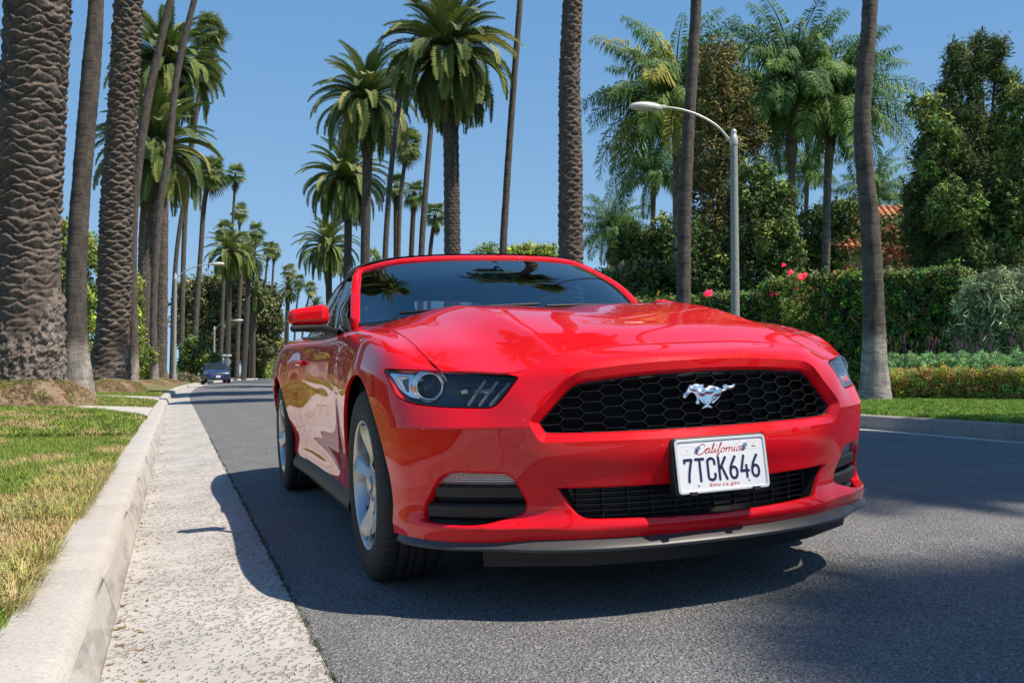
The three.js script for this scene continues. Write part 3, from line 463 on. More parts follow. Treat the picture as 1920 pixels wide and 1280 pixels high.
// path: [u, v, width] in picture positions at one distance; off-frame points carry the crown
function palm(kind, label, depth, path, size, o = {}) {
  const R = rng(palmSeed++), cs = path.map(([u, v]) => at(u, v, depth)), rs = path.map(([, , w = path[0][2]]) => ((w / 1719.2) * depth) / 2), b = cs[0].clone();
  const t = thing(kind === 'date' ? 'date_palm' : kind === 'fan' ? 'fan_palm' : 'queen_palm', label, 'palm', o.group ?? null, b);
  const local = cs.map((c) => c.clone().sub(b)); const c = local.at(-1).clone(); local[0].y -= 0.35;
  let g, mat;
  const far = depth > 45;
  if (kind === 'date') {
    if (o.near) {
      const f = scars(o.near, o.row ?? 0.125, o.around ?? 13, null, o.warp ?? 0), rough = (th, h) => 0.05 * (fbm(th * 9, h * 9, 1e6, 1e6, 4, 77) - 0.5) + 0.03 * (fbm(th * 26, h * 24, 1e6, 1e6, 2, 78) - 0.5);
      const edge = o.boss ?? 0;
      g = trunkGeo(local, rs, o.seg ?? 128, o.step ?? 0.03, (th, h, r) => { const e = edge + 0.45 * Math.sin(th * 2 + 1) + 0.35 * (fbm(th * 3, 1, 1e6, 1e6, 3, 5) - 0.5), k = smooth(e - 0.12, e + 0.25, h), e2 = smooth(e, e + 2.2, h); return lerp(0.06 + 3.2 * rough(th, h), f(th, h) * (0.45 + 0.55 * e2) + 0.55 * rough(th, h), k); });
      { const p = g.attributes.position, col = []; for (let i = 0; i < p.count; i++) { const h = p.getY(i) + 0.35, th = Math.atan2(p.getZ(i), p.getX(i)), e = edge + 0.45 * Math.sin(th * 2 + 1) + 0.5 * (fbm(th * 4 + 7, h * 2, 1e6, 1e6, 4, 5) - 0.5), k = 1 - smooth(e - 0.1, e + 0.15, h), m = lerp(1, 1.5, k); col.push(m, m * (1 + 0.05 * k), m * (1 + 0.10 * k)); } g.setAttribute('color', new THREE.Float32BufferAttribute(col, 3)); }
      mat = barkMaps.dateNear;
    } else { g = trunkGeo(local, rs, far ? 14 : 28, far ? 0.5 : 0.16, (th, h) => 0.02 * Math.sin(h * 25)); mat = barkMaps.date; }
    part('trunk', g, mat, t);
    const head = moved(new THREE.SphereGeometry(1, 16, 12), c.x, c.y + 0.1, c.z, 0, 0, 0, rs.at(-1) * 1.5, rs.at(-1) * 2.0, rs.at(-1) * 1.5); part('crown_base', head, barkMaps.boots, t);
  } else if (kind === 'fan') {
    g = trunkGeo(local, rs, far ? 10 : 32, far ? 0.6 : 0.10, (th, h, r) => (far ? 0 : 0.010 * (vnoise(th * 3, h * 3.4, 1e6, 1e6, 3) - 0.5) * 2 + 0.006 * Math.sin(h * 26 + Math.sin(th * 2))));
    const p = g.attributes.position, col = [], e = o.pale ?? 0; for (let i = 0; i < p.count; i++) { const h = p.getY(i), k = e ? 1 - smooth(e - 0.35, e + 0.35, h + 0.9 * (fbm(p.getX(i) * 5, h * 2.4, 1e6, 1e6, 3, 6) - 0.5)) : 0, m = lerp(o.tone ?? 1, 3.0, k); col.push(m, m * (1 + 0.06 * k), m * (1 + 0.14 * k)); }
    g.setAttribute('color', new THREE.Float32BufferAttribute(col, 3)); part('trunk', g, o.boots ? barkMaps.boots : barkMaps.fan, t);
  } else { g = trunkGeo(local, rs, far ? 12 : 24, 0.14, (th, h) => 0.006 * Math.sin(h * 30)); part('trunk', g, barkMaps.queen, t); }
  if (size) crown(t, c, kind, size, R, { few: depth > 88, ...o });
  if (kind === 'queen' && o.shaft) { const s = []; for (let i = 0; i < 16; i++) { const a = i * 2.4, r = rs.at(-1) * 1.25; s.push(moved(new THREE.ConeGeometry(0.07, 0.75, 5), c.x + Math.cos(a) * r, c.y - 0.55 - 0.5 * R(), c.z + Math.sin(a) * r, 0.25 * Math.sin(a), 0, -0.25 * Math.cos(a))); } part('old_leaf_bases', merged(s), barkMaps.boots, t, 'stuff'); }
  return t;
}
const LEFT = 'tall palms lining the left side of the street', RIGHT = 'tall palms lining the right side of the street';
palm('date', 'massive date palm trunk with deep scaly leaf scars cut off by the left edge', 17, [[48, 712, 122], [49, 640, 114], [52, 400, 106], [71, 0, 104], [78, -250, 98], [84, -720, 88]], 4.6, { near: 0.055, row: 0.135, around: 7, warp: 2.2, boss: 1.5, seg: 160, step: 0.022, group: LEFT });
palm('fan', 'smooth fan palm trunk with pale flared foot right beside the massive date palm', 22, [[150, 738, 60], [146, 712, 53], [140, 650, 46], [141, 560, 38], [148, 400, 34], [171, 120, 33], [180, 0, 27], [190, -200, 25], [196, -1500, 18]], 1.7, { pale: 0.95, tone: 0.80, group: LEFT });
palm('date', 'thick scaly date palm trunk leaning right, standing third from the left edge', 32, [[203, 712, 68], [207, 660, 62], [212, 600, 53], [217, 400, 51], [230, 200, 46], [240, 0, 43], [246, -150, 42], [252, -430, 36]], 4.0, { near: 0.08, row: 0.17, around: 6, warp: 1.2, boss: 0.9, seg: 84, step: 0.04, group: LEFT });
palm('fan', 'slim fan palm whose bare trunk leans right across the date palm crowns', 40, [[248, 716, 24], [250, 650, 17], [249, 560, 14], [251, 400, 14], [274, 200, 17], [298, 90, 14], [319, 0, 13], [335, -90, 12], [352, -260, 10]], 1.7, { pale: 0.9, tone: 0.95, group: LEFT });
palm('date', 'date palm with orange flower stalks and bright crown low on the left', 54, [[270, 720, 34], [271, 660, 28], [272, 560, 26], [276, 400, 24], [292, 285, 24]], 4.2, { near: 0.05, row: 0.15, around: 10, boss: 0.7, seg: 36, step: 0.09, fruit: true, low: 0.86, n: 110, group: LEFT });
palm('date', 'taller dark date palm with hanging fronds behind the leaning slim trunks', 66, [[300, 707, 22], [303, 560, 18], [305, 380, 17], [308, 205, 22], [310, 160, 27], [310, 130, 24]], 4.6, { near: 0.06, row: 0.17, around: 9, boss: 0.4, seg: 30, step: 0.1, low: 0.95, group: LEFT });
palm('fan', 'slim leaning fan palm trunk passing right over the tall dark date palm', 50, [[290, 716, 17], [287, 600, 13], [298, 400, 14], [316, 280, 13], [328, 162, 12], [346, 70, 12], [366, -10, 11], [385, -100, 10], [402, -210, 9]], 1.7, { pale: 0.8, group: LEFT });
palm('fan', 'fan palm with the highest ragged crown at the top of the left row', 75, [[322, 706, 11], [330, 480, 8], [352, 330, 8], [368, 210, 8], [382, 90, 8], [392, 56, 7]], 1.75, { group: LEFT });
palm('fan', 'fan palm with crown just beneath the highest one of the left row', 78, [[340, 706, 12], [341, 600, 9], [347, 400, 9], [362, 240, 8], [381, 165, 8], [386, 126, 7]], 1.65, { group: LEFT });
palm('fan', 'fan palm with drooping crown beside the orange stalked date palm', 80, [[361, 708, 14], [368, 580, 10], [376, 470, 9], [384, 370, 9], [397, 322, 8]], 1.6, { group: LEFT });
palm('fan', 'lone slender fan palm crown halfway between left palms and middle palms', 110, [[427, 706, 6], [432, 500, 5], [437, 400, 5], [441, 326, 4]], 1.55, { few: true, group: LEFT });
palm('fan', 'small fan palm crown right above the distant round date palm crowns', 130, [[440, 706, 6], [445, 500, 5], [450, 396, 4]], 1.45, { few: true, group: LEFT });
palm('date', 'distant round crowned date palm left one of a close pair behind the street lamps', 96, [[424, 708, 12], [428, 600, 10], [430, 475, 10]], 3.0, { few: true, fruit: true, group: LEFT });
palm('date', 'distant round crowned date palm right one of a close pair behind the street lamps', 106, [[456, 708, 11], [462, 600, 10], [466, 488, 9]], 2.7, { few: true, group: LEFT });
palm('fan', 'distant fan palm crown touching the right side of the paired date palms', 120, [[468, 707, 6], [473, 560, 5], [479, 434, 4]], 1.5, { few: true, group: LEFT });
palm('fan', 'distant fan palm left one of two overlapping small crowns', 140, [[482, 707, 5], [494, 560, 4], [503, 466, 4]], 1.4, { few: true, group: LEFT });
palm('fan', 'distant fan palm right one of two overlapping small crowns', 142, [[491, 707, 5], [508, 560, 4], [514, 470, 4]], 1.3, { few: true, group: LEFT });
palm('date', 'short date palm with arching yellowish fronds in front of the oak', 120, [[474, 707, 9], [476, 580, 8], [478, 556, 8]], 2.6, { few: true, fruit: true, n: 44, group: LEFT });
palm('fan', 'fan palm trunk standing left in the far cluster of bare trunks', 100, [[412, 707, 8], [416, 600, 7], [422, 430, 6]], 1.4, { few: true, group: LEFT });
palm('fan', 'fan palm trunk standing right in the far cluster of bare trunks', 112, [[443, 707, 9], [447, 600, 8], [455, 450, 6]], 1.4, { few: true, group: LEFT });
palm('fan', 'far fan palm with two tiered crown left of the red door mirror', 150, [[532, 706, 5], [536, 600, 5], [541, 508, 4]], 1.5, { few: true, group: LEFT });
palm('date', 'far date palm with small crown left of the red door mirror', 145, [[537, 706, 7], [539, 600, 6], [541, 545, 6]], 2.2, { few: true, group: LEFT });
palm('fan', 'far fan palm just above the red door mirror', 158, [[548, 706, 4], [554, 600, 4], [561, 526, 3]], 1.4, { few: true, group: LEFT });
palm('fan', 'far fan palm between mirror and middle date palms', 165, [[560, 706, 4], [570, 600, 4], [582, 540, 3]], 1.5, { few: true, group: RIGHT });
palm('date', 'far little date palm seen between mirror and windscreen pillar', 150, [[588, 706, 7], [592, 575, 6]], 2.0, { few: true, group: RIGHT });
palm('date', 'largest date palm crown with long hanging fronds rising above the soft top', 43, [[847, 730, 36], [848, 600, 32], [848, 470, 31], [846, 300, 29], [843, 160, 30], [840, 105, 36]], 3.6, { low: 1, n: 150, group: RIGHT });
palm('date', 'date palm with pale arching fronds left of the largest middle crown', 70, [[683, 706, 18], [684, 490, 17], [688, 330, 17], [690, 235, 19], [686, 195, 21]], 4.7, { low: 0.92, fruit: true, n: 105, yellow: true, group: RIGHT });
palm('date', 'date palm with orange flower stalks above the windscreen pillar', 86, [[650, 706, 16], [651, 520, 15], [652, 400, 15], [647, 342, 17]], 4.7, { fruit: true, low: 0.92, n: 105, group: RIGHT });
palm('date', 'lowest date palm crown just left of the windscreen pillar', 97, [[617, 706, 13], [616, 520, 12], [614, 466, 12]], 3.9, { few: true, fruit: true, low: 0.9, n: 80, group: RIGHT });
palm('fan', 'slim trunk with brown skirt on the left edge of the largest crown', 62, [[720, 712, 13], [722, 480, 11], [735, 300, 10], [752, 170, 9], [758, 128, 9]], 1.5, { skirt: 26, group: RIGHT });
palm('fan', 'slim trunk with brown skirt rising into the middle of the largest crown', 60, [[788, 712, 13], [790, 475, 12], [800, 330, 11], [812, 190, 10], [818, 120, 9]], 1.5, { skirt: 26, group: RIGHT });
palm('fan', 'bare slim trunk leaning right between the largest crown and the ringed trunk', 45, [[938, 722, 18], [943, 475, 14], [950, 350, 13], [960, 200, 12], [975, 0, 11], [985, -200, 10], [990, -420, 9]], 1.7, { group: RIGHT });
palm('date', 'thick ringed date palm trunk rising behind the windscreen top with no crown in view', 28, [[1070, 738, 48], [1070, 480, 42], [1070, 300, 41], [1068, 150, 35], [1074, 0, 33], [1078, -200, 33], [1082, -610, 30]], 4.0, { near: 0.045, row: 0.14, around: 6, warp: 0.8, boss: 0.3, seg: 64, step: 0.035, group: RIGHT });
palm('fan', 'fan palm with open star shaped crown between the slim skirted trunks', 85, [[747, 710, 9], [747, 480, 8], [752, 360, 8], [764, 270, 7]], 1.7, { skirt: 6, group: RIGHT });
palm('fan', 'small fan palm with booted trunk left below the star shaped crown', 95, [[741, 710, 9], [742, 480, 9], [742, 348, 9]], 1.5, { few: true, boots: true, group: RIGHT });
palm('fan', 'small fan palm with booted trunk right below the star shaped crown', 92, [[769, 710, 10], [771, 480, 10], [777, 360, 9]], 1.5, { few: true, boots: true, group: RIGHT });
palm('fan', 'small fan palm with brown skirt just left of the largest palm trunk', 100, [[806, 710, 9], [806, 480, 8], [816, 402, 7]], 1.5, { few: true, boots: true, skirt: 24, group: RIGHT });
palm('fan', 'fan palm trunk in front of the dark trees left of the near street lamp', 28, [[1282, 738, 36], [1282, 565, 27], [1284, 400, 25], [1291, 250, 22], [1306, 0, 20], [1315, -200, 18], [1322, -900, 13]], 1.7, { tone: 0.95, group: RIGHT });
palm('fan', 'nearest fan palm trunk with pale flared foot on the right lawn', 18.5, [[1642, 752, 66], [1641, 725, 56], [1640, 690, 48], [1640, 640, 42], [1638, 550, 38], [1632, 420, 34], [1621, 300, 32], [1617, 230, 31], [1622, 140, 30], [1630, 40, 28], [1635, -60, 26], [1650, -400, 23], [1655, -1700, 16]], 1.7, { pale: 1.25, tone: 0.9, group: RIGHT });
palm('queen', 'queen palm with broad dark crown left one of two behind the hedge', 36, [[1484, 722, 17], [1484, 500, 15], [1485, 330, 14], [1485, 275, 22], [1486, 240, 24], [1488, 185, 15]], 4.1, { shaft: true, n: 54 });
palm('queen', 'queen palm with slender ringed trunk right one of two behind the hedge', 36, [[1547, 722, 18], [1549, 505, 16], [1553, 330, 14], [1556, 285, 18], [1558, 222, 12]], 3.9, { n: 46, shaft: true });
palm('queen', 'queen palm with wide yellow green crown behind the near street lamp head', 42, [[1268, 722, 14], [1268, 400, 13], [1268, 215, 13]], 5.0, { yellow: true, n: 58 });
palm('queen', 'small blue green queen palm left of the fan palm trunk', 48, [[1222, 722, 11], [1222, 560, 10], [1226, 340, 9]], 3.4, { n: 26 });
palm('queen', 'lowest queen palm at the right end of the windscreen', 52, [[1148, 722, 10], [1149, 500, 9], [1149, 440, 8]], 3.0, { n: 26 });
palm('queen', 'far queen palm low between the two behind the hedge', 56, [[1512, 722, 9], [1511, 430, 9], [1514, 335, 8]], 2.9, { n: 26 });
palm('queen', 'far queen palm fronds spread behind the nearest fan palm trunk', 52, [[1642, 722, 9], [1641, 400, 8], [1641, 372, 8]], 3.2, { n: 26 });
// the row goes on beside and behind the camera: these shade the street in front of it
let b0 = 0;
for (const [k, x, z, h, s] of [['date', 15.6, 0.2, 18.5, 3.9], ['date', 13.4, 2.2, 18.0, 2.9], ['date', 14.9, 3.0, 18.0, 3.6], ['fan', 12.75, 8.1, 22, 1.6], ['date', -3.4, 6, 17, 4.2]]) {
  const t = thing(k === 'date' ? 'date_palm' : 'fan_palm', ['broad date palm on the right verge, first one outside the frame', 'smaller date palm on the right verge between two broad ones', 'broad date palm on the right verge, second one outside the frame', 'tall fan palm on the right verge behind the camera', 'date palm on the left verge behind the camera'][b0++], 'palm', 'palms of the row behind the camera', V(x, 0.1, z)), R = rng(900 + x * 10);
  const cs = [V(0, -0.3, 0), V(0.1, h * 0.5, 0), V(0, h, 0)], r = k === 'date' ? 0.38 : 0.2; const g = trunkGeo(cs, [r * 1.3, r, r * 0.9], 14, 0.6); g.setAttribute('color', new THREE.Float32BufferAttribute(new Float32Array(g.attributes.position.count * 3).fill(1), 3)); part('trunk', g, k === 'date' ? barkMaps.date : barkMaps.fan, t);
  crown(t, V(0, h, 0), k, s, R, { n: k === 'date' ? 110 : 64 });
}

// ================= hedges, shrubs, broad-leaved trees =================
const leafBall = (n, size, R, long = 1) => { const pos = [], idx = []; for (let i = 0; i < n; i++) { const d = V(R() - 0.5, R() - 0.5, R() - 0.5).normalize(), c = d.clone().multiplyScalar(R() ** 0.5), a = V(R() - 0.5, R() - 0.2, R() - 0.5).normalize(), b = a.clone().cross(d).normalize(), s = size * (0.7 + 0.6 * R()), k = pos.length / 3, f = a.clone().cross(b).multiplyScalar(s * 0.25); for (const q of [c, c.clone().addScaledVector(a, s * long).addScaledVector(b, s * 0.5).add(f), c.clone().addScaledVector(a, s * 2 * long), c.clone().addScaledVector(a, s * long).addScaledVector(b, -s * 0.5).add(f)]) pos.push(q.x, q.y, q.z); idx.push(k, k + 1, k + 2, k, k + 2, k + 3); } return geom(pos, idx); };
const CL = {}; { const R = rng(5); CL.broad = leafBall(22, 0.30, R); CL.fine = leafBall(34, 0.18, R, 1.3); CL.needle = leafBall(36, 0.15, R, 2.2); CL.spike = leafBall(20, 0.14, R, 3); }
const leafWhite = (t = 0.22) => new THREE.MeshPhysicalMaterial({ color: lin(1, 1, 1), roughness: 0.95, transmission: t, thickness: 0, side: THREE.DoubleSide, ior: 1.4 });
const LW = leafWhite();
// clumps spread over blobs [centre, radii]; more of them towards the outside
function foliage(parent, name, blobs, density, clump, geo, cols, R, o = {}) {
  const tot = blobs.reduce((s, [, r]) => s + (r.x * r.y + r.y * r.z + r.x * r.z), 0), n = Math.min(60000, Math.round(tot * density)), m = new THREE.InstancedMesh(geo, LW, n), M4 = new THREE.Matrix4(), q = new THREE.Quaternion(), e = new THREE.Euler();
  let k = 0; for (const [c, r] of blobs) { const w = Math.round((n * (r.x * r.y + r.y * r.z + r.x * r.z)) / tot); for (let i = 0; i < w && k < n; i++) {
    const d = V(R() - 0.5, R() - 0.5, R() - 0.5).normalize(); const lump = 0.78 + 0.5 * fbm(d.x * 2.3 + c.x, d.y * 2.3 + c.y + d.z * 1.7, 1e6, 1e6, 3, 3), rad = (0.35 + 0.65 * R() ** 0.4) * lump, p = c.clone().add(V(d.x * r.x * rad, d.y * r.y * rad, d.z * r.z * rad));
    if (o.floor !== undefined && p.y < o.floor) p.y = o.floor + 0.1 * R();
    e.set(R() * 6.3, R() * 6.3, R() * 6.3); const s = clump * (0.6 + 0.8 * R()); M4.compose(p, q.setFromEuler(e), V(s, s, s)); m.setMatrixAt(k, M4);
    const t = R(), cc = cols[Math.floor(R() * cols.length)]; m.setColorAt(k, lin(...cc.map((x) => x * (1.5 + 3.3 * t * t)))); k++; } }
  m.count = k; m.name = name; m.castShadow = m.receiveShadow = true; m.userData.kind = 'stuff'; parent.add(m); return m;
}
let treeSeed = 500;
// tree from picture blobs [u, v, ru, rv] at a distance; trunk from base to the lowest blobs
function tree(name, label, category, depth, blobs, o) {
  const R = rng(treeSeed++), k = depth / 1719.2, bs = blobs.map(([u, v, ru, rv, dd = 0]) => [at(u, v, depth + dd), V(ru * k, rv * k, Math.max(ru, Math.min(rv, ru * 1.5)) * k * 0.9)]);
  const cx = blobs.reduce((s, b) => s + b[0], 0) / blobs.length, foot = at(o.u ?? cx, 700, depth); foot.y = o.ground ?? 0.25;
  const t = thing(name, label, category, o.group ?? null, foot), lo = bs.map(([c, r]) => [c.clone().sub(foot), r]);
  if (o.trunk !== 0) {
    const list = [], rt = o.trunk ?? 0.16, mid = lo.reduce((s, [c]) => s.add(c), V(0, 0, 0)).multiplyScalar(1 / lo.length), fork = V(mid.x * 0.3, Math.max(0.3, Math.min(mid.y * 0.5, 3)), mid.z * 0.3);
    list.push(trunkGeo([V(0, -0.2, 0), fork.clone().multiplyScalar(0.5).add(V(0.05, 0, 0)), fork], [rt * 1.3, rt, rt * 0.85], 10, 0.3));
    for (const [c, r] of lo) { const end = c.clone().add(V(0, r.y * 0.25, 0)); list.push(trunkGeo([fork, fork.clone().lerp(end, 0.5).add(V((R() - 0.5) * 0.3, 0.1, (R() - 0.5) * 0.3)), end], [rt * 0.6, rt * 0.4, rt * 0.12], 7, 0.4)); for (let i = 0; i < 3; i++) { const e2 = c.clone().add(V((R() - 0.5) * r.x * 1.3, (R() - 0.2) * r.y * 0.9, (R() - 0.5) * r.z * 1.3)); list.push(trunkGeo([c.clone().lerp(fork, 0.35), e2.clone().lerp(c, 0.4), e2], [rt * 0.25, rt * 0.15, rt * 0.05], 5, 0.5)); } }
    part('trunk', merged(list), barkMaps.date, t);
  }
  foliage(t, o.part ?? 'crown', lo, o.density ?? 55, o.clump ?? 0.28, CL[o.leaf ?? 'broad'], o.cols, R, o);
  return t;
}
const DARK = [[0.022, 0.042, 0.012], [0.032, 0.058, 0.016], [0.05, 0.075, 0.02]], OLIVE = [[0.085, 0.075, 0.022], [0.11, 0.085, 0.028], [0.05, 0.062, 0.018]], MID = [[0.045, 0.085, 0.018], [0.075, 0.115, 0.022], [0.12, 0.14, 0.03]], BRIGHT = [[0.13, 0.17, 0.03], [0.19, 0.21, 0.04], [0.07, 0.11, 0.02]], SILVER = [[0.10, 0.14, 0.075], [0.15, 0.19, 0.11], [0.05, 0.08, 0.035]];
tree('cypress_tree', 'dark many pointed evergreen tree towering over the right end of the hedge', 'tree', 27, [[1796, 128, 15, 52], [1778, 190, 16, 40], [1838, 104, 13, 48], [1868, 112, 12, 50], [1890, 170, 14, 40], [1822, 180, 16, 50], [1806, 252, 36, 50], [1868, 262, 34, 54], [1770, 300, 40, 60], [1836, 300, 50, 50], [1836, 380, 92, 100], [1760, 440, 62, 70], [1890, 450, 70, 110], [1800, 490, 74, 64], [1850, 500, 80, 60, -1.5], [1740, 380, 40, 50]], { cols: [...DARK, [0.055, 0.058, 0.02]], leaf: 'needle', clump: 0.22, density: 170, trunk: 0.10, u: 1850 });
tree('leafy_tree', 'glossy broad leaved tree with a branch reaching left from the dark evergreen', 'tree', 25, [[1738, 208, 30, 30], [1758, 262, 34, 40], [1745, 315, 24, 20], [1912, 215, 32, 62], [1925, 300, 30, 90], [1790, 390, 50, 50], [1900, 390, 44, 60]], { cols: [...DARK, ...MID], clump: 0.22, density: 90, trunk: 0.035, u: 1850 });
tree('slender_tree', 'slender brownish olive tree right behind the near street lamp', 'tree', 34, [[1345, 118, 34, 40], [1338, 190, 40, 60], [1345, 290, 46, 75], [1335, 385, 48, 70], [1392, 250, 34, 60], [1390, 190, 26, 32], [1345, 470, 52, 70]], { cols: OLIVE, leaf: 'fine', clump: 0.34, density: 34, trunk: 0.15 });
tree('rounded_tree', 'dense rounded green tree behind the street lamp pole', 'tree', 30, [[1408, 350, 44, 50], [1420, 425, 62, 80], [1405, 510, 66, 66], [1452, 395, 34, 60], [1460, 480, 40, 60], [1330, 520, 52, 60], [1300, 470, 30, 60]], { cols: [...MID, ...DARK, ...DARK], clump: 0.24, density: 70, trunk: 0.18 });
tree('background_tree', 'dark leafy tree mass between the two queen palm trunks', 'tree', 38, [[1530, 440, 46, 50], [1590, 420, 50, 46], [1570, 480, 70, 50], [1640, 478, 50, 50], [1510, 500, 40, 40], [1690, 505, 60, 60], [1720, 520, 60, 50], [1668, 436, 34, 26, -6], [1740, 445, 40, 40, -6]], { cols: [...DARK, ...DARK, ...MID], clump: 0.30, density: 55, trunk: 0.18 });
tree('red_leaved_shrub', 'loose shrub with reddish leaves beside the tiled roof', 'shrub', 31, [[1672, 452, 32, 30], [1690, 495, 46, 40], [1620, 485, 30, 36]], { cols: [[0.14, 0.045, 0.02], [0.09, 0.055, 0.02], [0.05, 0.055, 0.018]], clump: 0.2, density: 26, trunk: 0.05 });
tree('leafy_shrub', 'tall dark shrub left of the fan palm trunk above the windscreen end', 'shrub', 46, [[1192, 478, 44, 50], [1212, 530, 54, 44], [1250, 500, 46, 90], [1300, 540, 50, 50]], { cols: [...DARK, ...MID], clump: 0.36, density: 50, trunk: 0.1 });
tree('cypress_tree', 'small dark pointed tree right of the lowest queen palm', 'tree', 55, [[1172, 430, 18, 26], [1168, 470, 24, 36]], { cols: DARK, leaf: 'needle', clump: 0.32, density: 70, trunk: 0.08 });
tree('leafy_shrub', 'yellow green shrub at the right end of the windscreen', 'shrub', 40, [[1186, 540, 30, 24], [1222, 556, 34, 22]], { cols: BRIGHT, clump: 0.24, density: 60, trunk: 0.05 });
tree('leafy_shrub', 'low yellow green bush above the soft top left of the ringed trunk', 'shrub', 80, [[985, 475, 28, 12], [1020, 478, 26, 14], [960, 482, 24, 12]], { cols: BRIGHT, clump: 0.5, density: 40, trunk: 0.05 });
tree('bare_tree', 'thin leaved tree far behind the slim trunks above the soft top', 'tree', 110, [[700, 480, 14, 20], [905, 476, 18, 16], [925, 470, 12, 14]], { cols: MID, clump: 0.5, density: 9, trunk: 0.12 });
tree('leafy_shrub', 'tall sunlit yellow green shrub between the first three left trunks', 'shrub', 36, [[124, 480, 22, 70], [160, 520, 26, 90], [130, 600, 34, 90], [165, 640, 30, 60], [110, 540, 20, 80]], { cols: [...BRIGHT, ...MID], clump: 0.30, density: 48, trunk: 0.1 });
tree('leafy_shrub', 'narrow green shrub right of the third left trunk', 'shrub', 52, [[250, 560, 12, 50], [254, 640, 14, 50], [262, 690, 20, 20]], { cols: [...BRIGHT, ...MID], clump: 0.34, density: 48, trunk: 0.08 });
tree('leafy_shrub', 'little bright bush growing at the foot of a date palm', 'shrub', 50, [[276, 668, 18, 24], [272, 700, 14, 12]], { cols: BRIGHT, clump: 0.20, density: 70, trunk: 0.04 });
tree('oak_tree', 'broad dark oak spreading behind the far street lamps', 'tree', 125, [[392, 560, 44, 34], [440, 545, 48, 32], [490, 570, 34, 36], [370, 620, 40, 44], [420, 620, 50, 46], [470, 630, 50, 50], [505, 600, 20, 34], [355, 570, 26, 40]], { cols: [[0.05, 0.06, 0.022], [0.075, 0.08, 0.03], [0.028, 0.04, 0.015]], clump: 1.0, density: 10, trunk: 0.6 });
tree('leafy_shrub', 'dark green bush below the oak behind the nearest left lamp', 'shrub', 72, [[362, 662, 20, 30], [386, 680, 24, 22], [350, 690, 20, 16]], { cols: [...MID, ...DARK], clump: 0.4, density: 40, trunk: 0.05 });
tree('leafy_shrub', 'small dry grey shrub on the verge left of the parked dark sedan', 'shrub', 62, [[360, 708, 9, 7], [345, 706, 10, 8], [368, 710, 6, 5]], { cols: [[0.12, 0.11, 0.06], [0.09, 0.07, 0.05]], clump: 0.16, density: 60, trunk: 0.03 });

// hedge: twiggy core under a skin of leaf clumps; corners given on the ground
function hedge(name, label, category, a, b, w, h, o) {
  const R = rng(treeSeed++), L = a.distanceTo(b), t = thing(name, label, category, o.group ?? null, a.clone().lerp(b, 0.5), -Math.atan2(b.z - a.z, b.x - a.x));
  part('core', box(L - 0.3, h - 0.25, w - 0.3, 0.08).translate(0, (h - 0.25) / 2, 0), std({ color: lin(0.012, 0.02, 0.008), roughness: 1 }), t);
  const geo = CL[o.leaf ?? 'broad'], A = L * h * 2 + L * w + 2 * w * h, n = Math.min(50000, Math.round(A * (o.density ?? 60))), m = new THREE.InstancedMesh(geo, LW, n), M4 = new THREE.Matrix4(), q = new THREE.Quaternion(), e = new THREE.Euler();
  for (let i = 0; i < n; i++) {
    let x = (R() - 0.5) * L, y = R() * h, z = (R() - 0.5) * w; const f = R() * A; if (f < L * w) y = h; else if (f < L * w + 2 * w * h) x = Math.sign(x) * L / 2; else z = Math.sign(z) * w / 2;
    const bump = 0.22 * (o.rough ?? 1) * (fbm(x * 0.9 + z, y * 1.1 + z, 1e6, 1e6, 3, 9) - 0.5) - 0.12 * R(); if (y === h) y += bump + (R() < 0.06 ? 0.18 * R() * (o.rough ?? 1) : 0); else z += Math.sign(z) * bump;
    e.set(R() * 6.3, R() * 6.3, R() * 6.3); const s = (o.clump ?? 0.16) * (0.6 + 0.8 * R()); M4.compose(V(x, Math.max(0.05, y), z), q.setFromEuler(e), V(s, s, s)); m.setMatrixAt(i, M4); m.setColorAt(i, lin(...o.cols[Math.floor(R() * o.cols.length)].map((c) => c * (1.7 + 3.0 * R() ** 2))));
  }
  m.name = 'leaves'; m.castShadow = m.receiveShadow = true; m.userData.kind = 'stuff'; t.add(m);
  return t;
}
const G = (u, depth, y = 0.2) => { const p = at(u, 700, depth); p.y = y; return p; };
hedge('hedge', 'tall clipped dark green hedge running behind the right lawn', 'hedge', G(1455, 25.5), G(1812, 22.5), 1.6, 3.05, { cols: [[0.035, 0.075, 0.014], [0.06, 0.105, 0.02], [0.10, 0.14, 0.03], [0.02, 0.045, 0.01]], clump: 0.15, density: 130 });
hedge('hedge', 'dense dark hedge behind the street lamp foot', 'hedge', G(1190, 31), G(1462, 27.5), 1.6, 2.9, { cols: [...DARK, ...DARK, ...MID], clump: 0.18, density: 80 });
hedge('low_hedge', 'low clipped yellow green hedge along the back of the right lawn', 'hedge', G(1652, 19.4, 0.2), G(1990, 17.9, 0.2), 0.75, 0.60, { cols: [[0.15, 0.16, 0.03], [0.20, 0.19, 0.045], [0.09, 0.12, 0.025], [0.14, 0.10, 0.03]], clump: 0.085, density: 260, leaf: 'fine', rough: 0.6 });
hedge('hedge', 'low green hedge line at the back of the left verge', 'hedge', V(-9.5, 0.3, -12), V(-8.5, 0.3, -95), 1.4, 2.0, { cols: [...DARK, ...MID], clump: 0.30, density: 26 });
hedge('hedge', 'green hedge wall under the far oak by the orange barrier', 'hedge', at(478, 706, 128), at(535, 706, 165), 2, 5.6, { cols: MID, clump: 0.6, density: 9 });
hedge('hedge', 'dark hedge running down the right side of the far street', 'hedge', V(18, 0.3, -32), V(24, 0.3, -150), 2, 4.5, { cols: DARK, clump: 0.5, density: 9 });
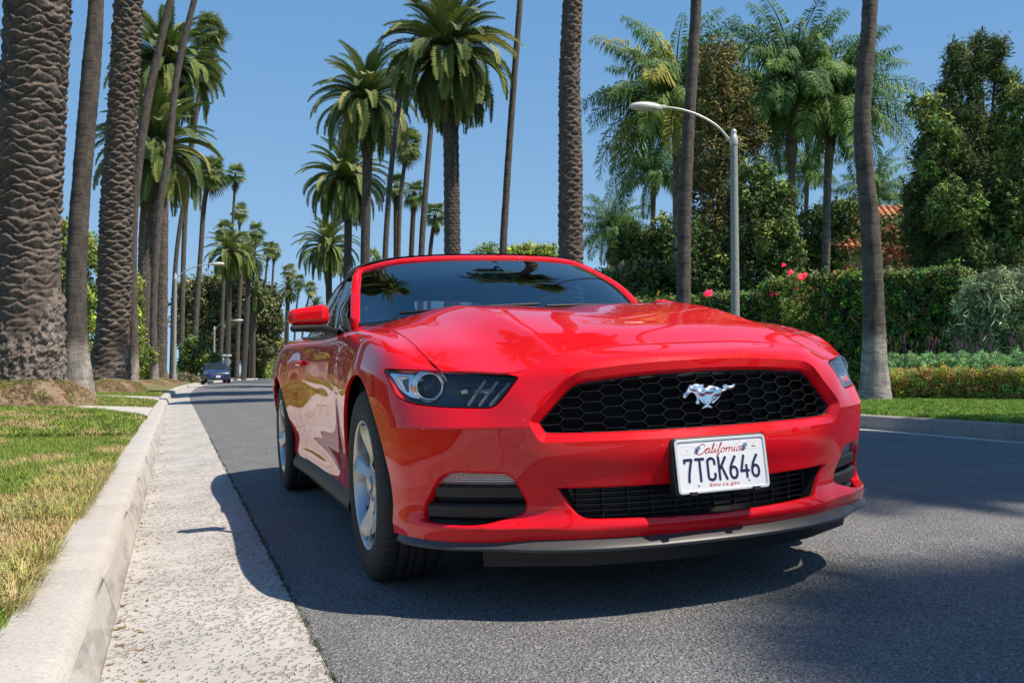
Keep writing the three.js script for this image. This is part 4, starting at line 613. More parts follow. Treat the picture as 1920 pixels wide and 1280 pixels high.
tree('silver_shrub', 'rounded silvery grey green shrub at the right end of the hedge', 'shrub', 20.5, [[1856, 575, 52, 60], [1900, 600, 60, 84], [1840, 640, 48, 50], [1880, 545, 40, 40], [1930, 560, 40, 60]], { cols: SILVER, leaf: 'spike', clump: 0.17, density: 230, trunk: 0.05 });
// flower bed behind the low hedge: feathery green plants with purple flower spikes
{
  const R = rng(77);
  for (let i = 0; i < 9; i++) { const u = 1668 + i * 33, c = G(u, 20.2 - i * 0.16, 0.25), t = thing('lavender_plant', 'feathery green plant with purple flower spikes in the row behind the low hedge', 'plant', 'flowering plants in a row behind the low hedge', c); foliage(t, 'leaves', [[V(0, 0.52, 0), V(0.26, 0.36, 0.24)], [V(0.1, 0.75, 0), V(0.16, 0.2, 0.16)]], 1500, 0.075, CL.spike, [[0.10, 0.19, 0.08], [0.16, 0.26, 0.12], [0.07, 0.14, 0.05]], R); const s = []; for (let k = 0; k < 4; k++) { const x = (R() - 0.5) * 0.4, h = 0.95 + 0.32 * R(); s.push(moved(new THREE.CylinderGeometry(0.004, 0.006, 0.55, 4), x, h - 0.15, (R() - 0.5) * 0.2, 0, 0, (R() - 0.5) * 0.5), moved(new THREE.ConeGeometry(0.014, 0.12, 5), x, h + 0.1, 0, 0, 0, (R() - 0.5) * 0.5)); } part('flower_spikes', merged(s), std({ color: lin(0.14, 0.05, 0.13) }), t); }
  // pink blossoms over the hedge
  const t = thing('bougainvillea', 'climber with bright pink blossoms hanging over the hedge', 'climbing plant', null, G(1490, 25, 2.6));
  foliage(t, 'leaves', [[V(0, 0.3, 0.6), V(0.9, 0.5, 0.5)], [V(-0.5, -0.2, 0.8), V(0.5, 0.4, 0.3)]], 260, 0.10, CL.broad, MID, R);
  for (const [u, v, s, d] of [[1504, 520, 7, 24.2], [1509, 516, 4, 24.2], [1484, 510, 4, 24.3], [1470, 497, 3, 24.4], [1494, 541, 4, 24.2], [1507, 556, 5, 24.2], [1501, 559, 3, 24.2], [1448, 552, 3, 24.8], [1328, 550, 6, 26.8], [1333, 546, 3, 26.8], [1459, 550, 3, 24.6]]) { const p = at(u, v, d).sub(t.position), k = d / 1719.2; foliage(t, 'blossoms', [[p, V(s * k, s * k * 0.8, s * k)]], 2600, 0.035, CL.broad, [[0.65, 0.03, 0.14], [0.75, 0.08, 0.22]], R); }
}
// mounds of dry earth and straw at the feet of the left palms
for (const [lab, u, v, d, rx, ry, rz] of [['mound of dry straw covered earth round the massive date palm foot', 52, 742, 17.0, 1.12, 0.55, 1.4], ['smaller mound of dry earth at the foot of the third left trunk', 214, 728, 30, 0.95, 0.42, 1.8], ['flat dry earth bank under the row of trunks further along', 285, 722, 52, 1.6, 0.35, 4]]) {
  const R = rng(Math.round(u * 7)), c = at(u, v, d); c.y = 0.12; const g = new THREE.SphereGeometry(1, 64, 28, 0, 6.2832, 0, Math.PI / 2), p = g.attributes.position;
  for (let i = 0; i < p.count; i++) { const x = p.getX(i), y = p.getY(i), z = p.getZ(i), n = 1 + 0.28 * (fbm(x * 3 + 5, z * 3 + 2, 1e6, 1e6, 4, 4) - 0.5) ; p.setXYZ(i, x * rx * n, y * ry * n + 0.05 * (fbm(x * 14, z * 14, 1e6, 1e6, 3, 6) - 0.5), z * rz * n); } g.computeVertexNormals();
  const m = struct('earth_mound', g, std({ map: dataTex(256, 256, (a, b, i, j) => mixc([0.30, 0.22, 0.14], [0.17, 0.12, 0.08], fbm(a * 14, b * 14, 14, 14, 4, 3) + 0.4 * (hash(i, j) - 0.5)), true, 5, 3), roughness: 1 })); m.position.copy(c); tag(m, lab);
  const n = 5200, im = new THREE.InstancedMesh(M.tuft(7, 0.055, 0.9, 0.003), M.grassMat, n), M4 = new THREE.Matrix4(), q = new THREE.Quaternion(), e = new THREE.Euler();
  for (let i = 0; i < n; i++) { const a = R() * 6.283, r = Math.sqrt(R()), x = Math.cos(a) * r, z = Math.sin(a) * r, nn = 1.03, y = Math.sqrt(Math.max(0, 1 - r * r)); e.set((R() - 0.5) * 0.6, R() * 6.3, (R() - 0.5) * 0.6); const s = 0.8 + 0.7 * R(); M4.compose(V(c.x + x * rx * nn, c.y + y * ry * nn - 0.005, c.z + z * rz * nn), q.setFromEuler(e), V(s, s, s)); im.setMatrixAt(i, M4); const gr = fbm(x * 2 + u, z * 2, 1e6, 1e6, 3, 8) > 0.56; im.setColorAt(i, lin(...(gr ? mixc([0.15, 0.19, 0.04], [0.30, 0.26, 0.09], R()) : mixc([0.42, 0.32, 0.18], [0.26, 0.18, 0.10], R())))); }
  im.name = numbered('dry_straw'); im.castShadow = im.receiveShadow = true; tag(im, lab.replace('mound of dry straw covered earth', 'dry straw stubble on the mound').replace('smaller mound of dry earth', 'straw stubble on the smaller mound').replace('flat dry earth bank', 'straw stubble on the flat bank'), 'straw', null, 'stuff'); scene.add(im);
}

// ================= houses, lamps, far car, sign, barrier =================
{
  const wallM = std({ color: lin(0.52, 0.42, 0.30), roughness: 0.9, bumpMap: dataTex(256, 256, (u, v, i, j) => fbm(u * 30, v * 30, 30, 30, 3, 2), false, 1 / 2), bumpScale: 0.006 }), tileM = [std({ color: lin(0.42, 0.17, 0.075), roughness: 0.8 }), std({ color: lin(0.50, 0.22, 0.10), roughness: 0.8 }), std({ color: lin(0.33, 0.13, 0.065), roughness: 0.8 })];
  // house with hipped tile roof behind the hedge
  const c = at(1712, 700, 40.5); c.y = 0.55; const h = thing('house', 'cream house with orange clay tile roof half hidden behind the right hedge trees', 'house', null, c, -0.35);
  part('wall', box(9, 5.2, 7).translate(0, 2.6, 0), wallM, h);
  const rp = [[-5, 5.2, 4], [5, 5.2, 4], [5, 5.2, -4], [-5, 5.2, -4], [-1.8, 7.6, 0], [1.8, 7.6, 0]], f = [[0, 1, 5], [0, 5, 4], [1, 2, 5], [2, 3, 4], [2, 4, 5], [3, 0, 4], [0, 3, 2], [0, 2, 1]], pos = []; for (const t of f) for (const i of t) pos.push(...rp[i]); const roof = part('roof', geom(pos), tileM[0], h);
  const tg = new THREE.CylinderGeometry(0.11, 0.12, 0.42, 8, 1, true, 0, Math.PI).rotateZ(Math.PI / 2).rotateY(Math.PI / 2);
  for (let r = 0; r < 10; r++) { const t = r / 10, w = lerp(4.9, 1.9, t); for (let x = -w; x <= w; x += 0.27) { const m = new THREE.Mesh(tg, tileM[Math.floor(hash(r, Math.round(x * 50)) * 3)]); m.name = 'roof_tile'; m.position.set(x, lerp(5.25, 7.6, t) + 0.07, lerp(3.9, 0.1, t)); m.rotation.x = 0.54; m.castShadow = true; roof.add(m); } }
  const wd = part('window', box(1.2, 1.5, 0.12).translate(2.2, 3.6, 3.52), std({ color: lin(0.6, 0.58, 0.5) }), h); part('pane', box(1.0, 1.3, 0.04).translate(2.2, 3.6, 3.58), std({ color: lin(0.03, 0.035, 0.04), roughness: 0.05 }), wd);
  // arched chimney top seen past the windscreen
  const q = at(1157, 700, 62); q.y = 0.3; const s = thing('house', 'pink plaster house with an arched chimney cap beyond the windscreen corner', 'house', null, q, -0.35), pink = std({ color: lin(0.55, 0.36, 0.27), roughness: 0.9 });
  part('wall', box(5, 5.6, 6).translate(1.2, 2.8, -2.5), pink, s); part('roof', box(5.6, 0.25, 6.6, 0.05).translate(1.2, 5.75, -2.5), tileM[0], s);
  const ch = new THREE.Shape([[-0.6, 0], [0.6, 0], [0.6, 1.2], [-0.6, 1.2]].map((p) => new THREE.Vector2(...p))), ho = new THREE.Path(); ho.moveTo(-0.33, 0.35); ho.lineTo(0.33, 0.35); ho.lineTo(0.33, 0.7); ho.absarc(0, 0.7, 0.33, 0, Math.PI); ho.closePath(); ch.holes.push(ho);
  const cm = part('chimney', merged([box(1.2, 1.9, 0.9).translate(0, 6.4, 0), new THREE.ExtrudeGeometry(ch, { depth: 0.9, bevelEnabled: false }).translate(0, 7.3, -0.45), box(1.5, 0.12, 1.15, 0.02).translate(0, 7.3, 0)]), pink, s); part('chimney_cap', new THREE.CylinderGeometry(0.62, 0.62, 1.1, 20, 1, false, 0, Math.PI).rotateX(Math.PI / 2).rotateZ(Math.PI / 2).translate(0, 8.4, 0), tileM[1], cm);
  // far white house and post by the door mirror
  const w = at(528, 690, 170); w.y = 0.2; const fh = thing('house', 'far pale house with low tiled roof left of the red car', 'house', null, w, 0.4), white = std({ color: lin(0.6, 0.57, 0.52) });
  part('wall', box(7, 3.4, 5).translate(2, 1.7, -3), white, fh); part('roof', moved(new THREE.ConeGeometry(5.4, 1.6, 4, 1).rotateY(Math.PI / 4), 2, 4.2, -3, 0, 0, 0, 1, 1, 0.8), tileM[2], fh);
}
// street lamps: tapered pole, curved arm, cobra head
{
  const stone = dataTex(256, 256, (u, v, i, j) => { const a = 0.30 + 0.22 * (hash(i >> 1, j >> 1, 4) - 0.5) + 0.12 * (vnoise(u * 60, v * 60, 60, 60) - 0.5); return [a * 0.96, a, a * 0.98]; }, true, 1, 4);
  const pole = std({ map: stone, roughness: 0.75 }), metal = std({ color: lin(0.52, 0.53, 0.52), roughness: 0.4, metalness: 0.25 }), headM = std({ color: lin(0.66, 0.66, 0.62), roughness: 0.4 }), lensM = std({ color: lin(0.5, 0.5, 0.48), roughness: 0.15 });
  const lamp = (label, u, depth, foot, topV, reach, dir) => {
    const b = at(u, 700, depth); b.y = foot; const top = EYE.y + ((700 - topV) / 1719.2) * depth - foot, t = thing('street_lamp', label, 'street lamp', 'street lamps along the street', b), s = at(u + dir * 100, 700, depth).sub(at(u, 700, depth)).setY(0).normalize();
    part('pole', new THREE.LatheGeometry([[0.16, 0], [0.16, 0.3], [0.135, 0.4], [0.118, 0.6], [0.105, top * 0.6], [0.094, top - 0.30]].map((p) => new THREE.Vector2(...p)), 20), pole, t);
    part('pole_cap', new THREE.LatheGeometry([[0.10, top - 0.32], [0.112, top - 0.28], [0.112, top - 0.18], [0.10, top - 0.14], [0.085, top - 0.05], [0.06, top - 0.03], [0.075, top + 0.02], [0.07, top + 0.07], [0.04, top + 0.11], [0, top + 0.12]].map((p) => new THREE.Vector2(...p)), 20), metal, t);
    const P = (x, y) => V(s.x * x, y, s.z * x);
    part('arm', tube([P(0.08, top - 0.22), P(reach * 0.22, top + 0.18), P(reach * 0.5, top + 0.50), P(reach * 0.78, top + 0.66), P(reach, top + 0.70)], 0.034, 30, 8), metal, t);
    const ang = Math.atan2(-s.z, s.x), hd = new THREE.SphereGeometry(1, 28, 14, 0, 6.2832, 0, Math.PI / 2), hp = hd.attributes.position; for (let i = 0; i < hp.count; i++) { const x = hp.getX(i), k = x < 0 ? 0.62 + 0.38 * (1 + x) : 1; hp.setXYZ(i, x * 0.45, hp.getY(i) * 0.13 * (x < 0 ? 1 : 1), hp.getZ(i) * 0.19 * k); } hd.computeVertexNormals();
    const head = part('lamp_head', merged([hd, new THREE.CylinderGeometry(1, 0.97, 0.05, 28).applyMatrix4(new THREE.Matrix4().makeScale(0.45, 1, 0.19)).translate(0, -0.022, 0), box(0.22, 0.10, 0.16, 0.03).translate(-0.40, 0.02, 0)]), headM, t); const e = P(reach + 0.36, top + 0.70); head.position.copy(e); head.rotation.y = ang; head.rotation.z = 0.06;
    const ln = part('lamp_lens', moved(new THREE.SphereGeometry(1, 20, 10, 0, 6.2832, Math.PI / 2, Math.PI / 2), 0.06, -0.045, 0, 0, 0, 0, 0.30, 0.07, 0.15), lensM, head);
  };
  lamp('nearest street lamp with granite pole and cobra head right of the windscreen', 1380, 24, 0.2, 246, 1.95, -1);
  lamp('street lamp in the left row standing nearest, beside the slim trunks', 326, 58, 0.25, 515, 2.3, 1);
  lamp('second street lamp of the left row, right behind the dark sedan', 400.5, 96, 0.15, 613, 2.2, 1);
  lamp('third street lamp of the left row, farther down by the bare trunks', 454, 132, 0.15, 643, 2.0, 1);
  lamp('last small street lamp of the left row, just beside the red car', 520, 160, 0.15, 661, 1.0, 1);
}
// dark blue sedan parked far down the left kerb, facing the camera
{
  const p = at(403, 718, 66); p.y = roadY(p.x) ; const t = thing('parked_sedan', 'dark blue sedan with chrome grille parked far down the left kerb', 'car', null, p, 0.05);
  const navy = new THREE.MeshPhysicalMaterial({ color: lin(0.010, 0.024, 0.095), roughness: 0.4, clearcoat: 1, clearcoatRoughness: 0.03 }), ch = M.chrome2 = std({ color: lin(0.8, 0.8, 0.82), metalness: 1, roughness: 0.15 }), black = std({ color: lin(0.012, 0.012, 0.013), roughness: 0.6 }), glass = std({ color: lin(0.02, 0.025, 0.03), roughness: 0.04 });
  // side outline extruded across, then narrowed towards roof and nose
  const loft = (secs) => { const pos = [], idx = [], m = secs[0].length; secs.forEach((s) => s.forEach((q) => pos.push(...q))); for (let i = 0; i + 1 < secs.length; i++) for (let j = 0; j < m; j++) { const a = i * m + j, b = i * m + ((j + 1) % m); idx.push(a, b, a + m, b, b + m, a + m); } for (let j = 1; j + 1 < m; j++) { idx.push(0, j + 1, j); const o = (secs.length - 1) * m; idx.push(o, o + j, o + j + 1); } return toSmooth(geom(pos, idx).toNonIndexed(), 0.7); };
  const ring = (z, w, y0, y1, k = 0.10) => { const o = []; for (const [x, y] of [[-w + k, y0], [w - k, y0], [w, y0 + k], [w + 0.01, lerp(y0, y1, 0.55)], [w - 0.03, y1 - k * 0.6], [w - k * 1.6, y1], [0, y1 + 0.03], [-w + k * 1.6, y1], [-w + 0.03, y1 - k * 0.6], [-w - 0.01, lerp(y0, y1, 0.55)], [-w, y0 + k]]) o.push([x, y, z]); return o; };
  part('body', loft([ring(2.28, 0.60, 0.32, 0.62), ring(2.20, 0.76, 0.24, 0.74), ring(1.9, 0.85, 0.22, 0.86), ring(1.1, 0.885, 0.22, 0.96), ring(0.3, 0.885, 0.22, 0.97), ring(-1.2, 0.885, 0.22, 0.98), ring(-2.0, 0.86, 0.24, 1.0), ring(-2.25, 0.78, 0.3, 0.95)]), navy, t);
  const top = (z, w, y) => [[-w, y, z], [w, y, z]]; const cab = (list) => loft(list.map(([z, wb, wt, yt]) => [[-wb, 0.95, z], [wb, 0.95, z], [wt, yt - 0.06, z], [wt - 0.10, yt, z], [-wt + 0.10, yt, z], [-wt, yt - 0.06, z]]));
  part('cabin_glass', cab([[0.72, 0.78, 0.72, 0.985], [0.1, 0.77, 0.60, 1.37], [-0.3, 0.77, 0.575, 1.42], [-1.0, 0.77, 0.57, 1.42], [-1.75, 0.75, 0.66, 1.06]]), glass, t);
  part('roof', cab([[-0.02, 0.62, 0.60, 1.425], [-0.3, 0.62, 0.60, 1.455], [-1.0, 0.62, 0.59, 1.455], [-1.35, 0.62, 0.58, 1.38]].map(([z, a, b, y]) => [z, a, b, y])).translate(0, 0.0, 0), navy, t);
  for (const s of [-1, 1]) { part('windscreen_pillar', tube([V(s * 0.80, 0.95, 0.78), V(s * 0.70, 1.2, 0.40), V(s * 0.60, 1.42, 0.04)], 0.035, 8, 6), navy, t); }
  const gr = part('grille', merged([moved(new RoundedBoxGeometry(0.74, 0.22, 0.05, 3, 0.02), 0, 0.62, 2.245)]), black, t); for (let i = 0; i < 4; i++) part('grille_bar', box(0.72, 0.018, 0.03, 0.005).translate(0, 0.545 + i * 0.05, 2.275), ch, gr); part('star_badge', new THREE.TorusGeometry(0.075, 0.012, 8, 24).translate(0, 0.62, 2.30), ch, gr); part('grille_rim', moved(new THREE.TorusGeometry(0.39, 0.02, 6, 4).rotateZ(Math.PI / 4), 0, 0.62, 2.26, 0, 0, 0, 1.32, 0.40, 1), ch, gr);
  for (const s of [-1, 1]) { part('headlight', moved(new THREE.SphereGeometry(1, 18, 12), s * 0.64, 0.67, 2.10, 0, s * 0.5, s * 0.15, 0.20, 0.085, 0.10), std({ color: lin(0.45, 0.47, 0.5), roughness: 0.08, metalness: 0.6 }), t); part('fog_lamp', moved(new RoundedBoxGeometry(0.24, 0.05, 0.05, 2, 0.02), s * 0.62, 0.37, 2.18, 0, s * 0.3), std({ color: lin(0.8, 0.8, 0.8), roughness: 0.3 }), t); part('door_mirror', moved(new RoundedBoxGeometry(0.20, 0.13, 0.12, 3, 0.05), s * 0.98, 1.0, 0.55), navy, t); for (const z of [1.42, -1.34]) { const w = new THREE.Group(); w.name = 'wheel'; t.add(w); w.position.set(s * 0.78, 0.32, z); part('tyre', new THREE.CylinderGeometry(0.32, 0.32, 0.22, 28).rotateZ(Math.PI / 2), black, w); part('rim', new THREE.CylinderGeometry(0.22, 0.22, 0.23, 24).rotateZ(Math.PI / 2), std({ color: lin(0.4, 0.4, 0.42), metalness: 0.8, roughness: 0.3 }), w); } }
  part('lower_grille', moved(new RoundedBoxGeometry(0.95, 0.13, 0.05, 2, 0.02), 0, 0.36, 2.225), black, t); part('number_plate', box(0.30, 0.15, 0.02, 0.005).translate(0, 0.465, 2.285), std({ color: lin(0.75, 0.76, 0.78) }), t);
}
// back of a stop sign on its post, and the orange mesh barrier
{
  const d = 92, b = at(425, 707, d), t = thing('stop_sign', 'octagonal road sign seen from the back, behind the dark sedan', 'road sign', null, b), m = std({ color: lin(0.40, 0.42, 0.44), roughness: 0.5, metalness: 0.5 });
  part('post', new THREE.CylinderGeometry(0.035, 0.035, 2.2, 8).translate(0, 1.1, 0), m, t); part('sign_plate', new THREE.CylinderGeometry(0.40, 0.40, 0.02, 8).rotateY(Math.PI / 8).rotateX(Math.PI / 2).translate(0, 1.52, 0.05), m, t); part('street_name_plate', box(0.85, 0.17, 0.02).translate(0, 2.2, 0), std({ color: lin(0.7, 0.7, 0.7) }), t);
  const A = at(473, 708, 130), B = at(508, 708, 134), f = thing('barrier', 'orange mesh safety barrier at the far bend of the street', 'barrier', null, A.clone().lerp(B, 0.5), -Math.atan2(B.z - A.z, B.x - A.x)), L = A.distanceTo(B), or = std({ color: lin(0.75, 0.23, 0.09), roughness: 0.8, side: THREE.DoubleSide });
  for (let i = 0; i <= 4; i++) part('post', new THREE.CylinderGeometry(0.04, 0.04, 1.05, 6).translate(-L / 2 + (L * i) / 4, 0.5, 0), std({ color: lin(0.35, 0.2, 0.12) }), f);
  const net = []; for (let i = 0; i < 26; i++) net.push(box(0.04, 0.85, 0.015).translate(-L / 2 + (L * (i + 0.5)) / 26, 0.5, 0.02 * Math.sin(i))); for (let k = 0; k < 8; k++) net.push(box(L, 0.055, 0.012).translate(0, 0.1 + k * 0.115, 0)); part('mesh', merged(net), or, f);
}

// ================= the red convertible =================
// its own axes: x to its left, y up, z forward, origin on the ground under the front axle

{
  // pale dust specks a few millimetres wide on the red
  const spot = new Float32Array(1024 * 1024); { const R = rng(88); for (let k = 0; k < 190; k++) { const x = R() * 1024, y = R() * 1024, r = 0.7 + 1.5 * R() ** 3, a = 0.25 + 0.6 * R(); for (let j = -3; j <= 3; j++) for (let i = -3; i <= 3; i++) if (i * i + j * j <= r * r + 0.5) spot[((Math.floor(y) + j + 1024) % 1024) * 1024 + ((Math.floor(x) + i + 1024) % 1024)] = a; } }
  const dust = dataTex(1024, 1024, (u, v, i, j) => mixc([0.72, 0.004, 0.011], [0.82, 0.36, 0.38], spot[j * 1024 + i]), true, 1 / 1.13);
  M.paint = new THREE.MeshPhysicalMaterial({ map: dust, roughness: 0.5, metalness: 0, clearcoat: 1, clearcoatRoughness: 0.012, specularIntensity: 0.1 });
  M.blackPlastic = std({ color: lin(0.012, 0.012, 0.013), roughness: 0.55 });
  M.satin = std({ color: lin(0.02, 0.02, 0.022), roughness: 0.32 });
  M.dark = std({ color: lin(0.006, 0.006, 0.006), roughness: 0.9 });
  M.chrome = std({ color: lin(0.86, 0.87, 0.88), roughness: 0.06, metalness: 1 });
  M.dullChrome = std({ color: lin(0.55, 0.56, 0.58), roughness: 0.22, metalness: 1 });
  M.alloy = std({ color: lin(0.50, 0.51, 0.52), roughness: 0.36, metalness: 0.9 });
  M.glass = new THREE.MeshPhysicalMaterial({ color: lin(0.86, 0.93, 0.92), roughness: 0, transmission: 1, thickness: 0, ior: 1.55 });
  M.tint = new THREE.MeshPhysicalMaterial({ color: lin(0.26, 0.46, 0.56), roughness: 0, transmission: 1, thickness: 0, ior: 3.0, specularIntensity: 1 });
  M.clear = new THREE.MeshPhysicalMaterial({ color: lin(0.6, 0.66, 0.64), roughness: 0, transmission: 1, thickness: 0, ior: 1.25 });
  M.side = new THREE.MeshPhysicalMaterial({ color: lin(0.45, 0.52, 0.52), roughness: 0, transmission: 1, thickness: 0, ior: 1.7 });
  M.lens = new THREE.MeshPhysicalMaterial({ color: lin(0.95, 0.96, 0.97), roughness: 0, transmission: 1, thickness: 0, ior: 1.5 });
  M.cloth = std({ color: lin(0.014, 0.014, 0.015), roughness: 0.95, bumpMap: dataTex(64, 64, (u, v, i, j) => ((i >> 1) + (j >> 1)) % 2, false, 120), bumpScale: 0.0006 });
  M.seat = std({ color: lin(0.018, 0.018, 0.02), roughness: 0.7 });
  M.rubber = std({ color: lin(0.018, 0.018, 0.018), roughness: 0.75 });
}
const car = new THREE.Group(); car.name = 'red_convertible'; scene.add(car);
tag(car, 'glossy red convertible with black soft top parked at the kerb, wearing a front number plate', 'car');
{
  const m = new THREE.Matrix4().set(0.9991, -0.04081, -0.01147, 0, 0.04079, 0.99917, -0.00174, 0, 0.01153, 0.00127, 0.99993, 0, 0, 0, 0, 1);
  const o = V(-1.48857, 0.77723, 3.31534).applyMatrix4(m);
  m.setPosition(EYE.x - o.x, EYE.y - o.y, EYE.z - o.z);
  m.decompose(car.position, car.quaternion, car.scale); car.scale.set(1, 1, 1);
}
// --- outer skin: stations run from the middle of the nose round the corner and along the flank to the tail; rows run from sill to shoulder
const RY = [0.235, 0.275, 0.32, 0.41, 0.50, 0.582, 0.652, 0.735, 0.775, 0.81];
const nose = (x, zs, ys) => zs.map((z, j) => [x, (ys ?? RY)[j], z]);
const flank = (z, xs, ys) => xs.map((x, j) => [x, ys[j], z]);
const skinNet = [
  nose(0, [0.885, 0.905, 0.885, 0.905, 0.928, 0.922, 0.905, 0.888, 0.858, 0.75]),
  nose(0.25, [0.868, 0.888, 0.868, 0.885, 0.905, 0.90, 0.885, 0.866, 0.838, 0.745], [0.235, 0.275, 0.32, 0.41, 0.50, 0.582, 0.65, 0.732, 0.772, 0.806]),
  nose(0.44, [0.82, 0.835, 0.815, 0.825, 0.842, 0.84, 0.83, 0.818, 0.80, 0.755], [0.235, 0.275, 0.32, 0.41, 0.50, 0.582, 0.65, 0.725, 0.752, 0.785]),
  nose(0.56, [0.758, 0.778, 0.748, 0.768, 0.785, 0.795, 0.778, 0.752, 0.742, 0.725], [0.235, 0.275, 0.32, 0.41, 0.50, 0.582, 0.65, 0.705, 0.722, 0.738]),
  nose(0.67, [0.70, 0.722, 0.680, 0.695, 0.709, 0.722, 0.684, 0.668, 0.658, 0.645], [0.235, 0.275, 0.32, 0.41, 0.50, 0.582, 0.65, 0.70, 0.722, 0.744]),
  [[0.765, 0.235, 0.63], [0.77, 0.275, 0.645], [0.765, 0.32, 0.605], [0.77, 0.41, 0.613], [0.775, 0.50, 0.627], [0.775, 0.582, 0.637], [0.77, 0.655, 0.598], [0.765, 0.705, 0.58], [0.76, 0.73, 0.572], [0.752, 0.750, 0.565]],
  [[0.845, 0.235, 0.50], [0.852, 0.275, 0.508], [0.85, 0.32, 0.495], [0.855, 0.40, 0.495], [0.862, 0.50, 0.503], [0.866, 0.580, 0.508], [0.862, 0.66, 0.474], [0.85, 0.73, 0.455], [0.828, 0.768, 0.445], [0.768, 0.795, 0.445]],
  flank(0.335, [0.886, 0.892, 0.892, 0.896, 0.906, 0.909, 0.908, 0.898, 0.862, 0.775], [0.235, 0.275, 0.32, 0.40, 0.50, 0.565, 0.665, 0.745, 0.808, 0.835]),
  flank(0.10, [0.888, 0.895, 0.897, 0.904, 0.915, 0.92, 0.922, 0.914, 0.876, 0.772], [0.225, 0.27, 0.32, 0.40, 0.50, 0.575, 0.68, 0.775, 0.858, 0.882]),
  flank(-0.20, [0.88, 0.89, 0.894, 0.902, 0.913, 0.919, 0.922, 0.913, 0.875, 0.768], [0.22, 0.27, 0.32, 0.40, 0.50, 0.58, 0.69, 0.79, 0.888, 0.918]),
  flank(-0.45, [0.87, 0.885, 0.888, 0.897, 0.907, 0.912, 0.914, 0.907, 0.87, 0.77], [0.215, 0.268, 0.325, 0.405, 0.505, 0.59, 0.695, 0.795, 0.896, 0.936]),
  flank(-0.64, [0.862, 0.878, 0.878, 0.886, 0.896, 0.901, 0.905, 0.901, 0.868, 0.78], [0.213, 0.267, 0.33, 0.41, 0.505, 0.595, 0.70, 0.80, 0.895, 0.942]),
  flank(-1.15, [0.858, 0.876, 0.862, 0.872, 0.886, 0.893, 0.902, 0.903, 0.872, 0.80], [0.21, 0.265, 0.34, 0.42, 0.51, 0.60, 0.705, 0.80, 0.885, 0.928]),
  flank(-1.75, [0.862, 0.88, 0.868, 0.878, 0.893, 0.902, 0.912, 0.915, 0.886, 0.80], [0.21, 0.265, 0.345, 0.425, 0.515, 0.605, 0.71, 0.805, 0.89, 0.935]),
  flank(-2.25, [0.878, 0.895, 0.89, 0.902, 0.922, 0.933, 0.942, 0.94, 0.905, 0.80], [0.215, 0.268, 0.34, 0.42, 0.515, 0.605, 0.715, 0.81, 0.90, 0.955]),
  flank(-2.72, [0.90, 0.912, 0.918, 0.932, 0.95, 0.957, 0.96, 0.952, 0.912, 0.79], [0.225, 0.275, 0.34, 0.42, 0.515, 0.605, 0.715, 0.815, 0.908, 0.968]),
  flank(-3.15, [0.88, 0.892, 0.90, 0.915, 0.932, 0.94, 0.942, 0.93, 0.89, 0.76], [0.235, 0.285, 0.345, 0.425, 0.515, 0.605, 0.715, 0.815, 0.908, 0.968]),
  flank(-3.52, [0.80, 0.815, 0.83, 0.85, 0.872, 0.878, 0.878, 0.868, 0.82, 0.68], [0.26, 0.31, 0.36, 0.43, 0.515, 0.605, 0.715, 0.815, 0.905, 0.96]),
  flank(-3.72, [0.58, 0.59, 0.60, 0.62, 0.64, 0.645, 0.645, 0.635, 0.60, 0.48], [0.27, 0.32, 0.37, 0.44, 0.52, 0.605, 0.715, 0.815, 0.90, 0.95]),
  flank(-3.78, [0, 0, 0, 0, 0, 0, 0, 0, 0, 0], [0.27, 0.32, 0.37, 0.44, 0.52, 0.605, 0.715, 0.815, 0.90, 0.95]),
];
const ku = [0]; for (let i = 1; i < skinNet.length; i++) ku.push(ku[i - 1] + Math.hypot(...skinNet[i][4].map((x, c) => x - skinNet[i - 1][4][c])));
const kv = [0, 0.045, 0.095, 0.175, 0.275, 0.345, 0.435, 0.525, 0.585, 0.68];
const skin = new Surf(skinNet, ku, kv); skin.sym = true;
skin.bendV = (j, i) => (j === 5 && i > 1 && i < 9 ? [0.5, 0.95, 1, 1, 1, 0.8, 0.3][i - 2] : j === 1 && i > 2 && i < 7 ? 0.85 : j === 7 && i > 6 && i < 18 ? 0.7 : j === 8 && i < 3 ? 0.3 : 0);
const uAt = (k) => ku[k];
// loops on the skin from front-view (x, y) or side-view (z, y) corners
const onFront = (pts, h = 0.008) => loop(pts, h).map((p) => skin.find(p, 0, 1, [0, ku[7], 0, kv[9]]));
const onSide = (pts, u0, u1, h = 0.012) => loop(pts, h).map((p) => skin.find(p, 2, 1, [u0, u1, 0, kv[9]]));
const P3 = (uv) => V(...skin.point(uv[0], uv[1]));

// openings of the nose, in front view (x, y, corner radius)
const GRILLE = [[-0.001, 0.758], [0.20, 0.754, 0.1], [0.418, 0.736, 0.05], [0.558, 0.592, 0.018], [0.524, 0.530, 0.018], [-0.001, 0.530]];
const INTAKE = [[-0.001, 0.392], [0.484, 0.397, 0.010], [0.420, 0.300, 0.035], [-0.001, 0.288]];
const POCKET = [[0.598, 0.446, 0.03], [0.778, 0.451, 0.05], [0.834, 0.288, 0.012], [0.69, 0.284, 0.05], [0.532, 0.322, 0.05]];
const LAMP = [[0.562, 0.724, 0.006], [0.637, 0.635, 0.02], [0.762, 0.641, 0.03], [0.838, 0.653, 0.03], [0.869, 0.674, 0.02], [0.887, 0.759, 0.006], [0.75, 0.750]];
function both(name, mat, g, parent = car) { part(name, g, mat, parent); part(name, mirrorX(g), mat, parent); }
const LEN = (u0, v0, u1, v1) => pathUV([u0, v0], [u1, v1], Math.max(2, Math.round(Math.hypot(u1 - u0, v1 - v0) / 0.01)));
function pathUV(a, b, n) { const out = []; for (let i = 0; i < n; i++) out.push([lerp(a[0], b[0], i / n), lerp(a[1], b[1], i / n)]); return out; }
